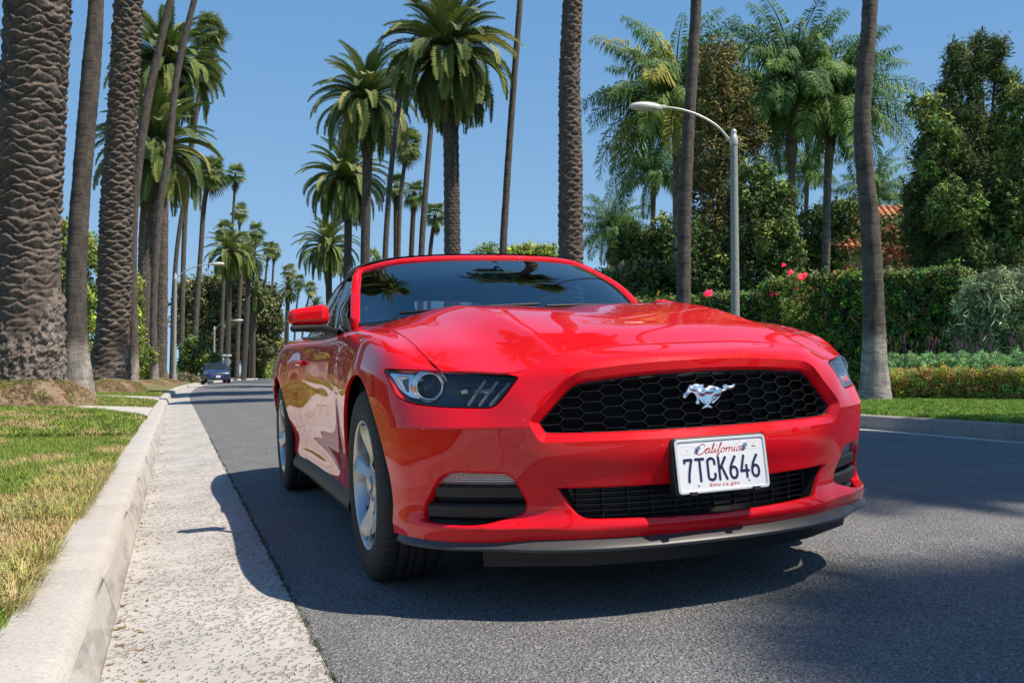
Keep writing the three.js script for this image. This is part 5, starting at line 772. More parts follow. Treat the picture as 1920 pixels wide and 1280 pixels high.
const alongRow = (u0, u1, v) => LEN(u0, v, u1, v);
const side = (z, y, u0 = ku[5], u1 = ku[17]) => skin.find([z, y], 2, 1, [u0, u1, 0, kv[9]]);
const arch = (zc, r, a0, a1, u0, u1, n = 60) => { const o = []; for (let i = 0; i <= n; i++) { const a = lerp(a0, a1, i / n); o.push(side(zc + r * Math.cos(a), 0.345 + r * Math.sin(a), u0, u1)); } return o; };
const GAP = 0.0048, SEAM = [[0.0010, 0.0006], [0.0018, 0.0022], [0.0018, 0.014]];
const lampLoop = onFront(LAMP), pocketLoop = onFront(POCKET), grilleLoop = onFront(GRILLE), intakeLoop = onFront(INTAKE);
const lampHole = inset(lampLoop, -0.006);
const nearest = (l, p) => l.reduce((b, q, i) => (Math.hypot(q[0] - p[0], q[1] - p[1]) < Math.hypot(l[b][0] - p[0], l[b][1] - p[1]) ? i : b), 0);
const walk = (l, i, j, step) => { const o = []; for (let k = i; ; k = (k + step + l.length) % l.length) { o.push(l[k]); if (k === j) break; } return o; };
const tipUV = skin.find([0.889, 0.760], 0, 1, [ku[4], ku[8], kv[6], kv[9]]), innerUV = skin.find([0.56, 0.724], 0, 1, [ku[2], ku[5], kv[6], kv[9]]), hoodUV = [ku[5], kv[9]];
const iTip = nearest(lampHole, tipUV), iIn = nearest(lampHole, innerUV), iHood = nearest(lampHole, hoodUV);
const lower = (() => { const a = walk(lampHole, iTip, iIn, 1), b = walk(lampHole, iTip, iIn, -1); const m = (l) => l.reduce((s, p) => s + p[1], 0) / l.length; return m(a) < m(b) ? a : b; })();
const upper = (() => { const a = walk(lampHole, iHood, iTip, 1), b = walk(lampHole, iHood, iTip, -1); return a.length < b.length ? a : b; })();
const AR = 0.40, archF0 = Math.asin((0.235 - 0.345) / AR), archSplit = 1.11;
const archFront = arch(0, AR, archF0, archSplit, ku[5], ku[9], 40), archBack = arch(0, AR, archSplit, Math.PI + 0.2, ku[6], ku[11], 60);
{
  const isMid = (p) => p[0] < 0.0012;
  const edgeOf = (l) => { const k = l.findIndex((p, i) => isMid(p) && !isMid(l[(i + 1) % l.length])); const r = [...l.slice(k), ...l.slice(0, k)]; const e = r.findIndex((p, i) => i > 1 && isMid(p)); const o = r.slice(0, e + 1).map((p) => [Math.max(0, p[0]), p[1]]); return o[0][1] > o[o.length - 1][1] ? o : o.reverse(); };
  M.eg = edgeOf(grilleLoop); M.ei = edgeOf(intakeLoop);
  const a0 = archFront[0], sp = archFront.at(-1), vt = kv[9] - GAP;
  const outline = [...LEN(0, 0, a0[0], 0), ...LEN(a0[0], 0, a0[0], a0[1]), ...archFront.slice(0, -1), ...LEN(sp[0], sp[1], lower[0][0], lower[0][1]).map((p) => [p[0], p[1] - 0.001]), ...lower, ...LEN(lower.at(-1)[0], lower.at(-1)[1], ku[3] + 0.03, vt), ...LEN(ku[3] + 0.03, vt, 0, vt), [0, vt], ...M.eg, ...M.ei];
  const g = sheet(skin, outline, [pocketLoop], 0.0125, [null, [[0.004, 0.002], [0.010, 0.010], [0.013, 0.03]]]);
  const strips = [rim(lower, [[0.003, 0.002], [0.008, 0.010], [0.010, 0.03]], -1, true), rim(archFront, [[0.002, 0.002], [0.004, 0.008], [0.004, 0.014]], 1, true), rim(LEN(ku[3] + 0.03, vt, 0, vt).concat([[0, vt]]), SEAM, -1, true)];
  const rg = rim(M.eg, [[0.002, 0.0015], [0.020, 0.016], [0.023, 0.019], [0.025, 0.03], [0.025, 0.06]], -1), ri = rim(M.ei, [[0.003, 0.002], [0.006, 0.006], [0.007, 0.013]], -1);
  const half = merged([g, rg, ri, ...strips]);
  part('front_bumper', merged([half, mirrorX(half)]), M.paint, car);
}
// --- wings, doors, rear quarters, sills
{
  const sp = archSplit, aB = archBack, cut = side(-0.62, 0.272, ku[9], ku[12]), topCut = [cut[0] - 0.005, kv[9]], tip = lampHole[iTip];
  const end = aB.at(-1);
  const o = [...LEN(lampHole[iHood][0], lampHole[iHood][1], hoodUV[0] + 0.004, kv[9] - GAP * 0.4), ...LEN(hoodUV[0] + 0.004, kv[9] - GAP * 0.4, topCut[0] - GAP, kv[9] - GAP * 0.4), ...LEN(topCut[0] - GAP, kv[9] - GAP * 0.4, cut[0] - GAP, kv[1]), ...LEN(cut[0] - GAP, kv[1], end[0], kv[1]), ...aB.slice().reverse().filter((p) => p[1] > kv[1]), ...LEN(aB[0][0], aB[0][1], tip[0], tip[1]), ...upper.slice().reverse().slice(1)];
  both('front_wing', M.paint, sheet(skin, o, [], 0.014, [SEAM]));
  const archR = arch(-2.72, 0.38, 0, Math.PI, ku[13], ku[17], 70), d0 = cut[0] + GAP * 0.3, d1 = side(-1.93, 0.5, ku[12], ku[15])[0];
  const dTop = kv[9] - 0.001;
  both('door', M.paint, sheet(skin, [...LEN(d0, kv[1] + 0.004, d1 - GAP, kv[1] + 0.004), ...LEN(d1 - GAP, kv[1] + 0.004, d1 - GAP + 0.02, dTop), ...LEN(d1 - GAP + 0.02, dTop, d0 - 0.005, dTop), ...LEN(d0 - 0.005, dTop, d0, kv[1] + 0.004)], [], 0.018, [SEAM]));
  const aF = arch(-2.72, 0.38, Math.PI + 0.18, -0.22, ku[13], ku[18], 80).reverse(), e1 = ku.at(-1);
  const rearRow = alongRow(aF[0][0], e1, 0);
  const qo = [...LEN(d1, kv[1], aF.at(-1)[0], kv[1]), ...aF.slice().reverse(), ...LEN(aF[0][0], aF[0][1], aF[0][0] + 0.01, 0), ...LEN(aF[0][0] + 0.01, 0, e1, 0), ...LEN(e1, 0, e1, kv[9]), ...LEN(e1, kv[9], d1 + 0.02, kv[9]), ...LEN(d1 + 0.02, kv[9], d1, kv[1])];
  both('rear_quarter', M.paint, sheet(skin, qo, [], 0.022, [[[0.0015, 0.001], [0.002, 0.003], [0.002, 0.016]]]));
  // black sill between the wheels
  const s = [[0.0, 0.0], [0.0, 0.0]];
  const pr = [[0.80, 0.165], [0.868, 0.172], [0.893, 0.19], [0.898, 0.215], [0.886, 0.248], [0.872, 0.272], [0.85, 0.285]], pos = [], idx = [], n = pr.length, Z = [];
  for (let i = 0; i <= 20; i++) Z.push(lerp(-0.40, -2.34, i / 20));
  Z.forEach((z) => pr.forEach((p) => pos.push(p[0] + 0.012 * smooth(-1.6, -2.3, z), p[1], z)));
  for (let i = 0; i < 20; i++) for (let j = 0; j + 1 < n; j++) { const a = i * n + j; idx.push(a, a + n, a + 1, a + 1, a + n, a + n + 1); }
  both('sill', M.blackPlastic, geom(pos, idx));
}
// rims along open edges: section [[sideways into the opening, depth]]
function rim(edge, section, inSign, free, skip) {
  const P = edge.map(P3), N = edge.map((p) => skin.normal(p[0], p[1])), pos = [], nor = [], uv = [], idx = [], n = P.length, rows = skip ? section : [[0, 0], ...section];
  if (!free) P.forEach((p) => { p.x = Math.max(0, p.x); });
  for (let r = 0; r < rows.length; r++) for (let i = 0; i < n; i++) {
    const t = P[Math.min(n - 1, i + 1)].clone().sub(P[Math.max(0, i - 1)]).normalize(), end = !free && (i === 0 || i === n - 1);
    if (end) { t.y = t.z = 0; t.normalize(); }
    const s = N[i].clone().cross(t).multiplyScalar(inSign).normalize(), p = P[i].clone().addScaledVector(s, rows[r][0]).addScaledVector(N[i], -rows[r][1]); if (end) p.x = 0;
    const a = rows[Math.max(0, r - 1)], b = rows[Math.min(rows.length - 1, r + 1)], dx = b[0] - a[0], dy = b[1] - a[1], l = Math.hypot(dx, dy) || 1;
    const nn = s.clone().multiplyScalar(dy / l).addScaledVector(N[i], dx / l).normalize();
    pos.push(p.x, p.y, p.z); nor.push(nn.x, nn.y, nn.z); uv.push(0, 0);
  }
  for (let r = 0; r + 1 < rows.length; r++) for (let i = 0; i + 1 < n; i++) { const a = r * n + i, b = a + 1, c = a + n, d = c + 1; inSign > 0 ? idx.push(a, b, c, b, d, c) : idx.push(a, c, b, b, c, d); }
  return geom(pos, idx, uv, nor);
}

function lipStrip(P, N, sgn, section, pos, nor, uv, idx) {
  const n = P.length, rows = [[0, 0], ...section];
  for (let r = 0; r < rows.length; r++) for (let i = 0; i < n; i++) {
    const t = P[Math.min(n - 1, i + 1)].clone().sub(P[Math.max(0, i - 1)]).normalize(), s = N[i].clone().cross(t).multiplyScalar(sgn).normalize(), p = P[i].clone().addScaledVector(s, rows[r][0]).addScaledVector(N[i], -rows[r][1]);
    const a = rows[Math.max(0, r - 1)], b = rows[Math.min(rows.length - 1, r + 1)], dx = b[0] - a[0], dy = b[1] - a[1], l = Math.hypot(dx, dy) || 1, nn = s.clone().multiplyScalar(dy / l).addScaledVector(N[i], dx / l).normalize();
    pos.push(p.x, p.y, p.z); nor.push(nn.x, nn.y, nn.z); uv.push(0, 0);
  }
  for (let r = 0; r + 1 < rows.length; r++) for (let i = 0; i + 1 < n; i++) { const a = r * n + i, b = a + 1, c = a + n, d = c + 1; sgn > 0 ? idx.push(a, b, c, b, d, c) : idx.push(a, c, b, b, c, d); }
}
// --- bonnet
{
  const R9 = (k) => skinNet[k][9];
  const col = (x, ys, zs) => ys.map((y, j) => [Array.isArray(x) ? x[j] : x, y, zs[j]]);
  const net = [
    col(0, [0.812, 0.864, 0.896, 0.928, 0.953, 0.985, 0.998], [0.752, 0.60, 0.45, 0.28, 0.10, -0.2, -0.44]),
    col(0.25, [0.808, 0.862, 0.897, 0.932, 0.962, 0.997, 1.010], [0.747, 0.595, 0.445, 0.28, 0.10, -0.2, -0.45]),
    col([0.44, 0.445, 0.45, 0.455, 0.46, 0.47, 0.475], [0.787, 0.847, 0.889, 0.931, 0.966, 1.000, 1.008], [0.757, 0.595, 0.445, 0.28, 0.10, -0.2, -0.47]),
    col([0.56, 0.565, 0.57, 0.575, 0.58, 0.59, 0.59], [0.74, 0.793, 0.840, 0.885, 0.922, 0.962, 0.978], [0.727, 0.58, 0.44, 0.28, 0.10, -0.2, -0.50]),
    col([0.67, 0.675, 0.68, 0.68, 0.68, 0.68, 0.685], [0.746, 0.784, 0.826, 0.866, 0.903, 0.938, 0.952], [0.647, 0.545, 0.435, 0.28, 0.10, -0.2, -0.54]),
    [R9(5), [0.762, 0.777, 0.50], R9(6), R9(7), R9(8), R9(9), [0.77, 0.932, -0.58]],
  ];
  const hu = [0]; for (let i = 1; i < net.length; i++) hu.push(hu[i - 1] + Math.hypot(...net[i][3].map((x, c) => x - net[i - 1][3][c])));
  const hv = [0, 0.155, 0.31, 0.48, 0.66, 0.965, 1.21];
  const bonnet = new Surf(net, hu, hv); bonnet.sym = true; bonnet.bendU = (j, v) => (j === 2 ? 0.9 : j === 4 ? 0.25 : 0); M.bonnet = bonnet;
  const g = GAP, w = hu.at(-1);
  const L = (a, b) => LEN(a[0], a[1], b[0], b[1]);
  const o = [...L([0, g * 0.4], [w - g, g * 0.4]), ...L([w - g, g * 0.4], [w - g, hv.at(-1)]), ...L([w - g, hv.at(-1)], [0, hv.at(-1)]), ...L([0, hv.at(-1)], [0, g * 0.4])];
  const half = sheet(bonnet, o, [], 0.016);
  const edge = [...L([0, g * 0.4], [w - g, g * 0.4]), ...L([w - g, g * 0.4], [w - g, hv.at(-1)]), [w - g, hv.at(-1)]];
  const P = edge.map((p) => V(...bonnet.point(...p))), N = edge.map((p) => bonnet.normal(...p)), pos = [], nor = [], uv = [], idx = [];
  lipStrip(P, N, -1, [[0.0010, 0.0006], [0.0018, 0.0022], [0.0018, 0.008]], pos, nor, uv, idx);
  const h2 = merged([half, geom(pos, idx, uv, nor)]);
  part('bonnet', merged([h2, mirrorX(h2)]), M.paint, car);
}
// --- lamps
const moddedSheet = (loopUV, mod, h = 0.014, lips) => { const keep = skin.mod; skin.mod = mod; const g = sheet(skin, loopUV, [], h, lips ?? []); skin.mod = keep; return g; };
const frontPoint = (x, y, out = 0, dz = 0) => { const uv = skin.find([x, y], 0, 1, [0, ku[8], 0, kv[9]]), p = P3(uv).addScaledVector(skin.normal(...uv), out); p.z += dz; return p; };
const flip = (p) => V(-p.x, p.y, p.z);
{
  const back = V(-0.25, 0, -0.97).multiplyScalar(0.075), shrunk = inset(lampLoop, 0.001);
  const bucketBack = moddedSheet(shrunk, (p) => [p[0] + back.x, p[1], p[2] + back.z], 0.02);
  const P = shrunk.map(P3), pos = [], idx = [], n = P.length; P.forEach((p) => pos.push(p.x, p.y, p.z, p.x + back.x, p.y, p.z + back.z));
  for (let i = 0; i < n; i++) { const a = i * 2, b = ((i + 1) % n) * 2; idx.push(a, b, a + 1, b, b + 1, a + 1); }
  const bucket = merged([bucketBack, geom(pos, idx)]);
  const lens = moddedSheet(inset(lampLoop, 0.0005), (p) => [p[0], p[1], p[2] - 0.003], 0.012);
  const inLamp = (l) => l.map(([u, v, d = 0.02]) => V(...skin.point(u, v)).addScaledVector(V(-0.25, 0, -0.97), d));
  // chrome frame of the turn light, at the outer end
  const frameLoop = loop([[1.095, 0.535], [0.955, 0.566], [0.905, 0.545], [0.945, 0.512], [0.945, 0.48], [0.915, 0.445], [0.96, 0.452]], 0.006, 0.012);
  const hole = loop([[1.045, 0.527], [0.972, 0.545], [0.962, 0.47], [0.975, 0.468]], 0.006, 0.008);
  const keep = skin.mod; skin.mod = (p) => [p[0] - 0.006, p[1], p[2] - 0.022];
  const bezel = sheet(skin, frameLoop, [hole], 0.012, [[[0.002, 0.004], [0.003, 0.02]], [[0.003, 0.004], [0.006, 0.02]]]);
  skin.mod = (p) => [p[0] - 0.016, p[1], p[2] - 0.045]; const amber = sheet(skin, inset(hole, -0.01), [], 0.012); skin.mod = keep;
  const c = inLamp([[0.885, 0.512, 0.046]])[0], look = V(0.12, 0, 0.99).normalize(), q = new THREE.Quaternion().setFromUnitVectors(V(0, 0, 1), look);
  const put = (g, off) => { g.scale(0.84, 0.84, 0.84); g.applyQuaternion(q); g.translate(c.x + look.x * off, c.y, c.z + look.z * off); return g; };
  const ring = merged([put(new THREE.TorusGeometry(0.049, 0.0035, 10, 48), 0.012), put(new THREE.TorusGeometry(0.055, 0.003, 10, 48), 0.002), put(new THREE.TorusGeometry(0.060, 0.003, 10, 48), -0.008),
    put(new THREE.LatheGeometry([V(0.066, -0.03, 0), V(0.060, -0.012, 0), V(0.054, 0, 0), V(0.049, 0.010, 0), V(0.044, 0.006, 0), V(0.038, -0.02, 0)].map((p) => new THREE.Vector2(p.x, p.y)), 40).rotateX(Math.PI / 2), 0)]);
  const arcGuide = put(new THREE.TorusGeometry(0.067, 0.0045, 10, 40, 2.2).rotateZ(2.0), 0.004);
  const ball = put(new THREE.SphereGeometry(0.036, 28, 18), -0.022), iris = put(new THREE.CylinderGeometry(0.046, 0.046, 0.012, 32).rotateX(Math.PI / 2), -0.035);
  const bars = [[[0.705, 0.648], [0.648, 0.728]], [[0.678, 0.646], [0.617, 0.724]], [[0.652, 0.645], [0.588, 0.718]]].map(([a, b]) => {
    const A = frontPoint(...a, -0.024), B = frontPoint(...b, -0.024), d = B.clone().sub(A), g = new THREE.CapsuleGeometry(0.0048, d.length() - 0.01, 6, 14);
    g.scale(1.15, 1, 0.8); g.applyQuaternion(new THREE.Quaternion().setFromUnitVectors(V(0, 1, 0), d.normalize())); const m = A.lerp(B, 0.5); return g.translate(m.x, m.y, m.z);
  });
  const shelf = (() => { const A = frontPoint(0.69, 0.700, -0.066), B = frontPoint(0.64, 0.704, -0.062), g = box(A.distanceTo(B), 0.012, 0.03, 0.003), d = A.clone().sub(B).normalize(); g.applyQuaternion(new THREE.Quaternion().setFromUnitVectors(V(1, 0, 0), d)); const m = A.lerp(B, 0.5); return g.translate(m.x, m.y, m.z); })();
  const step = (x0, x1, y, o, hgt) => { const a = frontPoint(x0, y, o), b2 = frontPoint(x1, y + 0.004, o), g2 = box(a.distanceTo(b2), hgt, 0.02, 0.003), d2 = a.clone().sub(b2).normalize(); g2.applyQuaternion(new THREE.Quaternion().setFromUnitVectors(V(1, 0, 0), d2)); const m2 = a.lerp(b2, 0.5); return g2.translate(m2.x, m2.y, m2.z); };
  const trim = merged([step(0.74, 0.60, 0.716, -0.045, 0.006), step(0.73, 0.61, 0.686, -0.052, 0.005), step(0.72, 0.635, 0.660, -0.045, 0.005)]), mark = [step(0.728, 0.708, 0.698, -0.060, 0.016), step(0.668, 0.655, 0.690, -0.058, 0.010)];
  const clear = new THREE.MeshPhysicalMaterial({ color: lin(0.95, 0.96, 0.98), roughness: 0.02, transmission: 1, thickness: 0.05, ior: 1.5 });
  const barMat = std({ color: lin(0.17, 0.18, 0.21), roughness: 0.15 });
  for (const s of [1, -1]) {
    const f = s > 0 ? (g) => g : mirrorX;
    const l = part('headlight', f(bucket), M.satin, car);
    part('lens', f(lens), M.lens, l); part('chrome_frame', f(bezel), M.chrome, l); part('turn_light', f(amber), std({ color: lin(0.16, 0.12, 0.10), roughness: 0.3 }), l);
    part('projector_ring', f(ring), M.chrome, l); part('guide_ring', f(arcGuide), M.dullChrome, l); part('projector', f(ball), clear, l); part('projector_shade', f(iris), M.dark, l); part('reflector_shelf', f(shelf), std({ color: lin(0.30, 0.30, 0.32), roughness: 0.35 }), l);
    part('inner_trim', f(trim), M.satin, l); for (const g of mark) part('marker_reflector', f(g), M.dullChrome, l);
    for (const b of bars) part('light_bar', f(b), barMat, l);
  }
}
// --- sweep of a section [[out, y], ...] along the skin at height v, from u0 to u1
function sweep(u0, u1, vAt, section, n = 40, taper) {
  const pos = [], idx = [], m = section.length;
  for (let i = 0; i <= n; i++) { const u = lerp(u0, u1, i / n), v = typeof vAt === 'function' ? vAt(u) : vAt, p = P3([u, v]), N = skin.normal(u, v); N.y = 0; N.normalize(); const sec = typeof section === 'function' ? section(i / n) : section; sec.forEach(([o, y]) => { const q = p.clone().addScaledVector(N, o * (taper ? taper(i / n) : 1)); pos.push(u < 1e-6 ? 0 : q.x, y, q.z); }); }
  const mm = (typeof section === 'function' ? section(0) : section).length;
  for (let i = 0; i < n; i++) for (let j = 0; j < mm; j++) { const a = i * mm + j, b = i * mm + ((j + 1) % mm); idx.push(a, a + mm, b, b, a + mm, b + mm); }
  for (let j = 1; j + 1 < mm; j++) { idx.push(0, j, j + 1); const o = n * mm; idx.push(o, o + j + 1, o + j); }
  const g = geom(pos, idx).toNonIndexed(); g.deleteAttribute('normal'); g.computeVertexNormals(); return toSmooth(g);
}
// --- fog lamp pocket: black panel, clear lamp, two louvres
{
  const panel = moddedSheet(inset(pocketLoop, -0.004), (p) => [p[0] - 0.012, p[1], p[2] - 0.05], 0.02);
  const U = (x, y) => skin.find([x, y], 0, 1, [0, ku[8], 0, kv[9]])[0];
  const u0 = U(0.575, 0.42), u1 = U(0.79, 0.42);
  const lampUV = onFront([[0.596, 0.443, 0.026], [0.772, 0.448, 0.04], [0.800, 0.407, 0.003], [0.573, 0.405, 0.003]], 0.005);
  const glass = moddedSheet(lampUV, (p) => [p[0] - 0.003, p[1], p[2] - 0.014], 0.009, [[[0.001, 0.003], [0.001, 0.02]]]);
  const refl = moddedSheet(inset(lampUV, 0.002), (p) => [p[0] - 0.008, p[1], p[2] - 0.032], 0.01);
  const cells = dataTex(64, 64, (x, y) => { const a = Math.abs(((x * 8) % 1) - 0.5) * 2, b = Math.abs(((y * 8) % 1) - 0.5) * 2; return Math.max(a, b) > 0.8 ? 0 : 1 - 0.5 * Math.hypot(a, b); }, false, 18);
  const reflMat = std({ color: lin(0.92, 0.92, 0.92), metalness: 1, roughness: 0.12, bumpMap: cells, bumpScale: 0.004 });
  const l1 = sweep(U(0.552, 0.38), U(0.792, 0.38), 0.15, [[-0.05, 0.403], [-0.016, 0.403], [-0.010, 0.396], [-0.014, 0.366], [-0.022, 0.362], [-0.05, 0.365]], 30);
  const l2 = sweep(U(0.538, 0.33), U(0.81, 0.33), 0.10, [[-0.05, 0.348], [-0.014, 0.346], [-0.006, 0.338], [-0.010, 0.306], [-0.02, 0.299], [-0.05, 0.299]], 30);
  for (const s of [1, -1]) {
    const f = s > 0 ? (g) => g : mirrorX;
    const g = part('fog_lamp_surround', f(panel), M.blackPlastic, car);
    part('louvre', f(l1), M.blackPlastic, g); part('louvre', f(l2), M.blackPlastic, g);
    const l = part('fog_lamp', f(refl), reflMat, car); part('lens', f(glass), M.lens, l);
  }
}
// --- splitter lip, valance, lower intake
{
  const uE = ku[6] + 0.085;
  const lip = sweep(0, uE, 0.0, (t) => { const k = smooth(0.50, 0.64, t), e = smooth(0.93, 1, t); return [[-0.03, lerp(0.247, 0.238, k)], [-0.002, lerp(0.247, 0.238, k)], [lerp(0.030, 0.012, k) - 0.006 * e, lerp(0.226, 0.226, k)], [lerp(0.034, 0.016, k) - 0.008 * e, lerp(0.219, 0.221, k)], [lerp(0.032, 0.014, k) - 0.008 * e, lerp(0.211, 0.214, k)], [-0.03, 0.207]]; }, 110);
  const val = sweep(0, ku[4] + 0.02, 0.0, [[-0.06, 0.215], [-0.03, 0.215], [-0.045, 0.155], [-0.055, 0.152], [-0.07, 0.16]], 50);
  part('splitter', merged([lip, mirrorX(lip)]), std({ color: lin(0.055, 0.056, 0.06), roughness: 0.45 }), car);
  part('valance', merged([val, mirrorX(val)]), M.blackPlastic, car);
  // intake: recessed black panel with thin ribs
  const ribs = [];
  for (let k = 0; k < 6; k++) { const y = 0.300 + k * 0.017; ribs.push(sweep(0, ku[2] - 0.01, 0.12, [[-0.075, y + 0.002], [-0.045, y + 0.002], [-0.045, y - 0.001], [-0.075, y - 0.001]], 20)); }
  for (let k = 0; k < 7; k++) { const x = k * 0.075 + 0.03, p = P3(skin.find([Math.min(x, 0.45), 0.35], 0, 1, [0, ku[3], 0, kv[5]])); if (x < 0.45) ribs.push(box(0.003, 0.10, 0.02).translate(p.x, 0.345, p.z - 0.055)); }
  const wall = sweep(0, ku[3], 0.12, [[-0.10, 0.42], [-0.095, 0.42], [-0.095, 0.26], [-0.10, 0.26]], 20);
  const inner = rim(M.ei, [[0.0065, 0.0125], [0.0085, 0.013], [0.010, 0.10]], -1, false, true);
  const r = merged(ribs); part('lower_intake', merged([r, mirrorX(r), wall, mirrorX(wall), inner, mirrorX(inner)]), M.satin, car);
}
// --- honeycomb of the radiator grille
{
  const pitch = 0.0605, rowH = 0.0314, flat = 0.0445 / 2, sl = 0.016, list = [], edges = new Set(), frontLoop = loop(GRILLE.slice(0, 6), 0.01);
  const big = inset(frontLoop, 0.010);
  const Zat = (x, y) => P3(skin.find([Math.abs(x), y], 0, 1, [0, ku[4], 0, kv[9]])).z - 0.030;
  const cache = new Map(), zc = (x, y) => { const k = Math.round(Math.abs(x) * 500) + '_' + Math.round(y * 500); if (!cache.has(k)) cache.set(k, Zat(x, y)); return cache.get(k); };
  const ok = (x, y) => inside([Math.abs(x), y], big);
  const plate = (a, b) => {
    const k = [a, b].map((p) => p.map((c) => Math.round(c * 2000)).join()).sort().join('|'); if (edges.has(k)) return; edges.add(k);
    if (!ok(...a) && !ok(...b)) return;
    const A = V(a[0], a[1], zc(...a)), B = V(b[0], b[1], zc(...b)), L = A.distanceTo(B), g = new THREE.BoxGeometry(L + 0.001, 0.0017, 0.024), d = B.clone().sub(A).normalize();
    const z = V(0, 0, 1).addScaledVector(d, -d.z).normalize(), y = z.clone().cross(d); g.applyMatrix4(new THREE.Matrix4().makeBasis(d, y, z)); const m = A.add(B).multiplyScalar(0.5); list.push(g.translate(m.x, m.y, m.z - 0.012));
  };
  for (let c = -10; c <= 10; c++) for (let r = 0; r <= 8; r++) {
    const x = c * pitch, y = 0.533 + (r + (c & 1 ? 0.5 : 0)) * rowH, h = rowH / 2, v = [[x - flat, y + h], [x + flat, y + h], [x + flat + sl, y], [x + flat, y - h], [x - flat, y - h], [x - flat - sl, y]];
    for (let k = 0; k < 6; k++) plate(v[k], v[(k + 1) % 6]);
  }
  const g = part('radiator_grille', merged(list), std({ color: lin(0.012, 0.012, 0.013), roughness: 0.22 }), car);
  const frame = rim(M.eg.map((p) => p), [[0.018, 0.026], [0.026, 0.030], [0.030, 0.045], [0.030, 0.07]], -1);
  part('grille_frame', merged([frame, mirrorX(frame)]), M.satin, g);
  const pos = [], idx = [], nx = 40, ny = 10; for (let i = 0; i <= nx; i++) for (let j = 0; j <= ny; j++) { const x = lerp(-0.565, 0.565, i / nx), y = lerp(0.51, 0.76 - 0.05 * Math.abs(x), j / ny); pos.push(x, y, zc(x, clamp(y, 0.53, 0.72)) - 0.06); }
  for (let i = 0; i < nx; i++) for (let j = 0; j < ny; j++) { const a = i * (ny + 1) + j; idx.push(a, a + ny + 1, a + 1, a + 1, a + ny + 1, a + ny + 2); }
  part('grille_back', geom(pos, idx), M.dark, g);
  const uG = skin.find([0.515, 0.55], 0, 1, [0, ku[5], 0, kv[9]])[0], vG = skin.find([0.3, 0.55], 0, 1, [0, ku[5], 0, kv[9]])[1];
  const trimG = sweep(0, uG - 0.03, vG, [[-0.034, 0.542], [-0.016, 0.541], [-0.014, 0.537], [-0.016, 0.533], [-0.034, 0.533]], 50);
  part('grille_trim', merged([trimG, mirrorX(trimG)]), std({ color: lin(0.42, 0.43, 0.44), roughness: 0.35, metalness: 0.7 }), g);
  // running horse badge
  const T = [[555, 470], [575, 430], [610, 385], [650, 350], [670, 315], [700, 272], [712, 268], [714, 298], [745, 275], [790, 262], [800, 275], [860, 262], [880, 280], [962, 268], [935, 298], [960, 300], [935, 330], [965, 345], [1040, 340], [1130, 314], [1225, 330], [1285, 372], [1335, 382], [1352, 360], [1342, 318], [1380, 296], [1450, 318], [1515, 326], [1560, 290], [1572, 298], [1552, 350], [1505, 380], [1450, 378], [1400, 362], [1388, 402], [1340, 420], [1292, 425], [1285, 470], [1240, 530], [1170, 590], [1120, 632], [1085, 628], [1110, 570], [1118, 520], [1090, 560], [1060, 615], [1005, 662], [1050, 670], [1085, 716], [1050, 712], [1000, 690], [960, 702], [905, 722], [885, 720], [930, 685], [975, 655], [1020, 605], [1000, 600], [980, 640], [962, 625], [952, 590], [945, 520], [925, 600], [955, 640], [925, 622], [870, 565], [838, 520], [834, 560], [852, 605], [835, 630], [795, 625], [788, 595], [814, 555], [818, 500], [790, 450], [745, 405], [700, 405], [660, 430], [620, 465], [600, 500], [580, 508], [560, 495]];
  const S = (x, y) => new THREE.Vector2(((x - 1062) / 1017) * 0.182, ((490 - y) / 460) * 0.074);
  const shape = new THREE.Shape(T.map(([x, y]) => S(x, y)));
  const lump = (x, y, rx, ry, rz, turn = 0) => { const p = S(x, y); return moved(new THREE.SphereGeometry(1, 20, 12), p.x, p.y, 0.006, 0, 0, turn, rx, ry, rz); };
  const badge = toSmooth(merged([new THREE.ExtrudeGeometry(shape, { depth: 0.005, bevelEnabled: true, bevelThickness: 0.003, bevelSize: 0.0016, bevelSegments: 3 })]), 0.9);
  const lumps = [lump(890, 420, 0.018, 0.012, 0.009, -0.5), lump(1040, 400, 0.026, 0.011, 0.008), lump(1200, 430, 0.020, 0.016, 0.010, 0.5), lump(1150, 520, 0.016, 0.008, 0.006, 0.75), lump(750, 345, 0.016, 0.008, 0.007, -0.4), lump(620, 415, 0.013, 0.006, 0.006, 0.75), lump(1480, 350, 0.013, 0.005, 0.005, 0), lump(1330, 400, 0.012, 0.004, 0.004, 0.1)];
  const b = merged([badge, ...lumps]); moved(b, 0, 0.644, 0.884, -0.10, 0, 0); part('running_horse_badge', b, M.chrome, car);
}
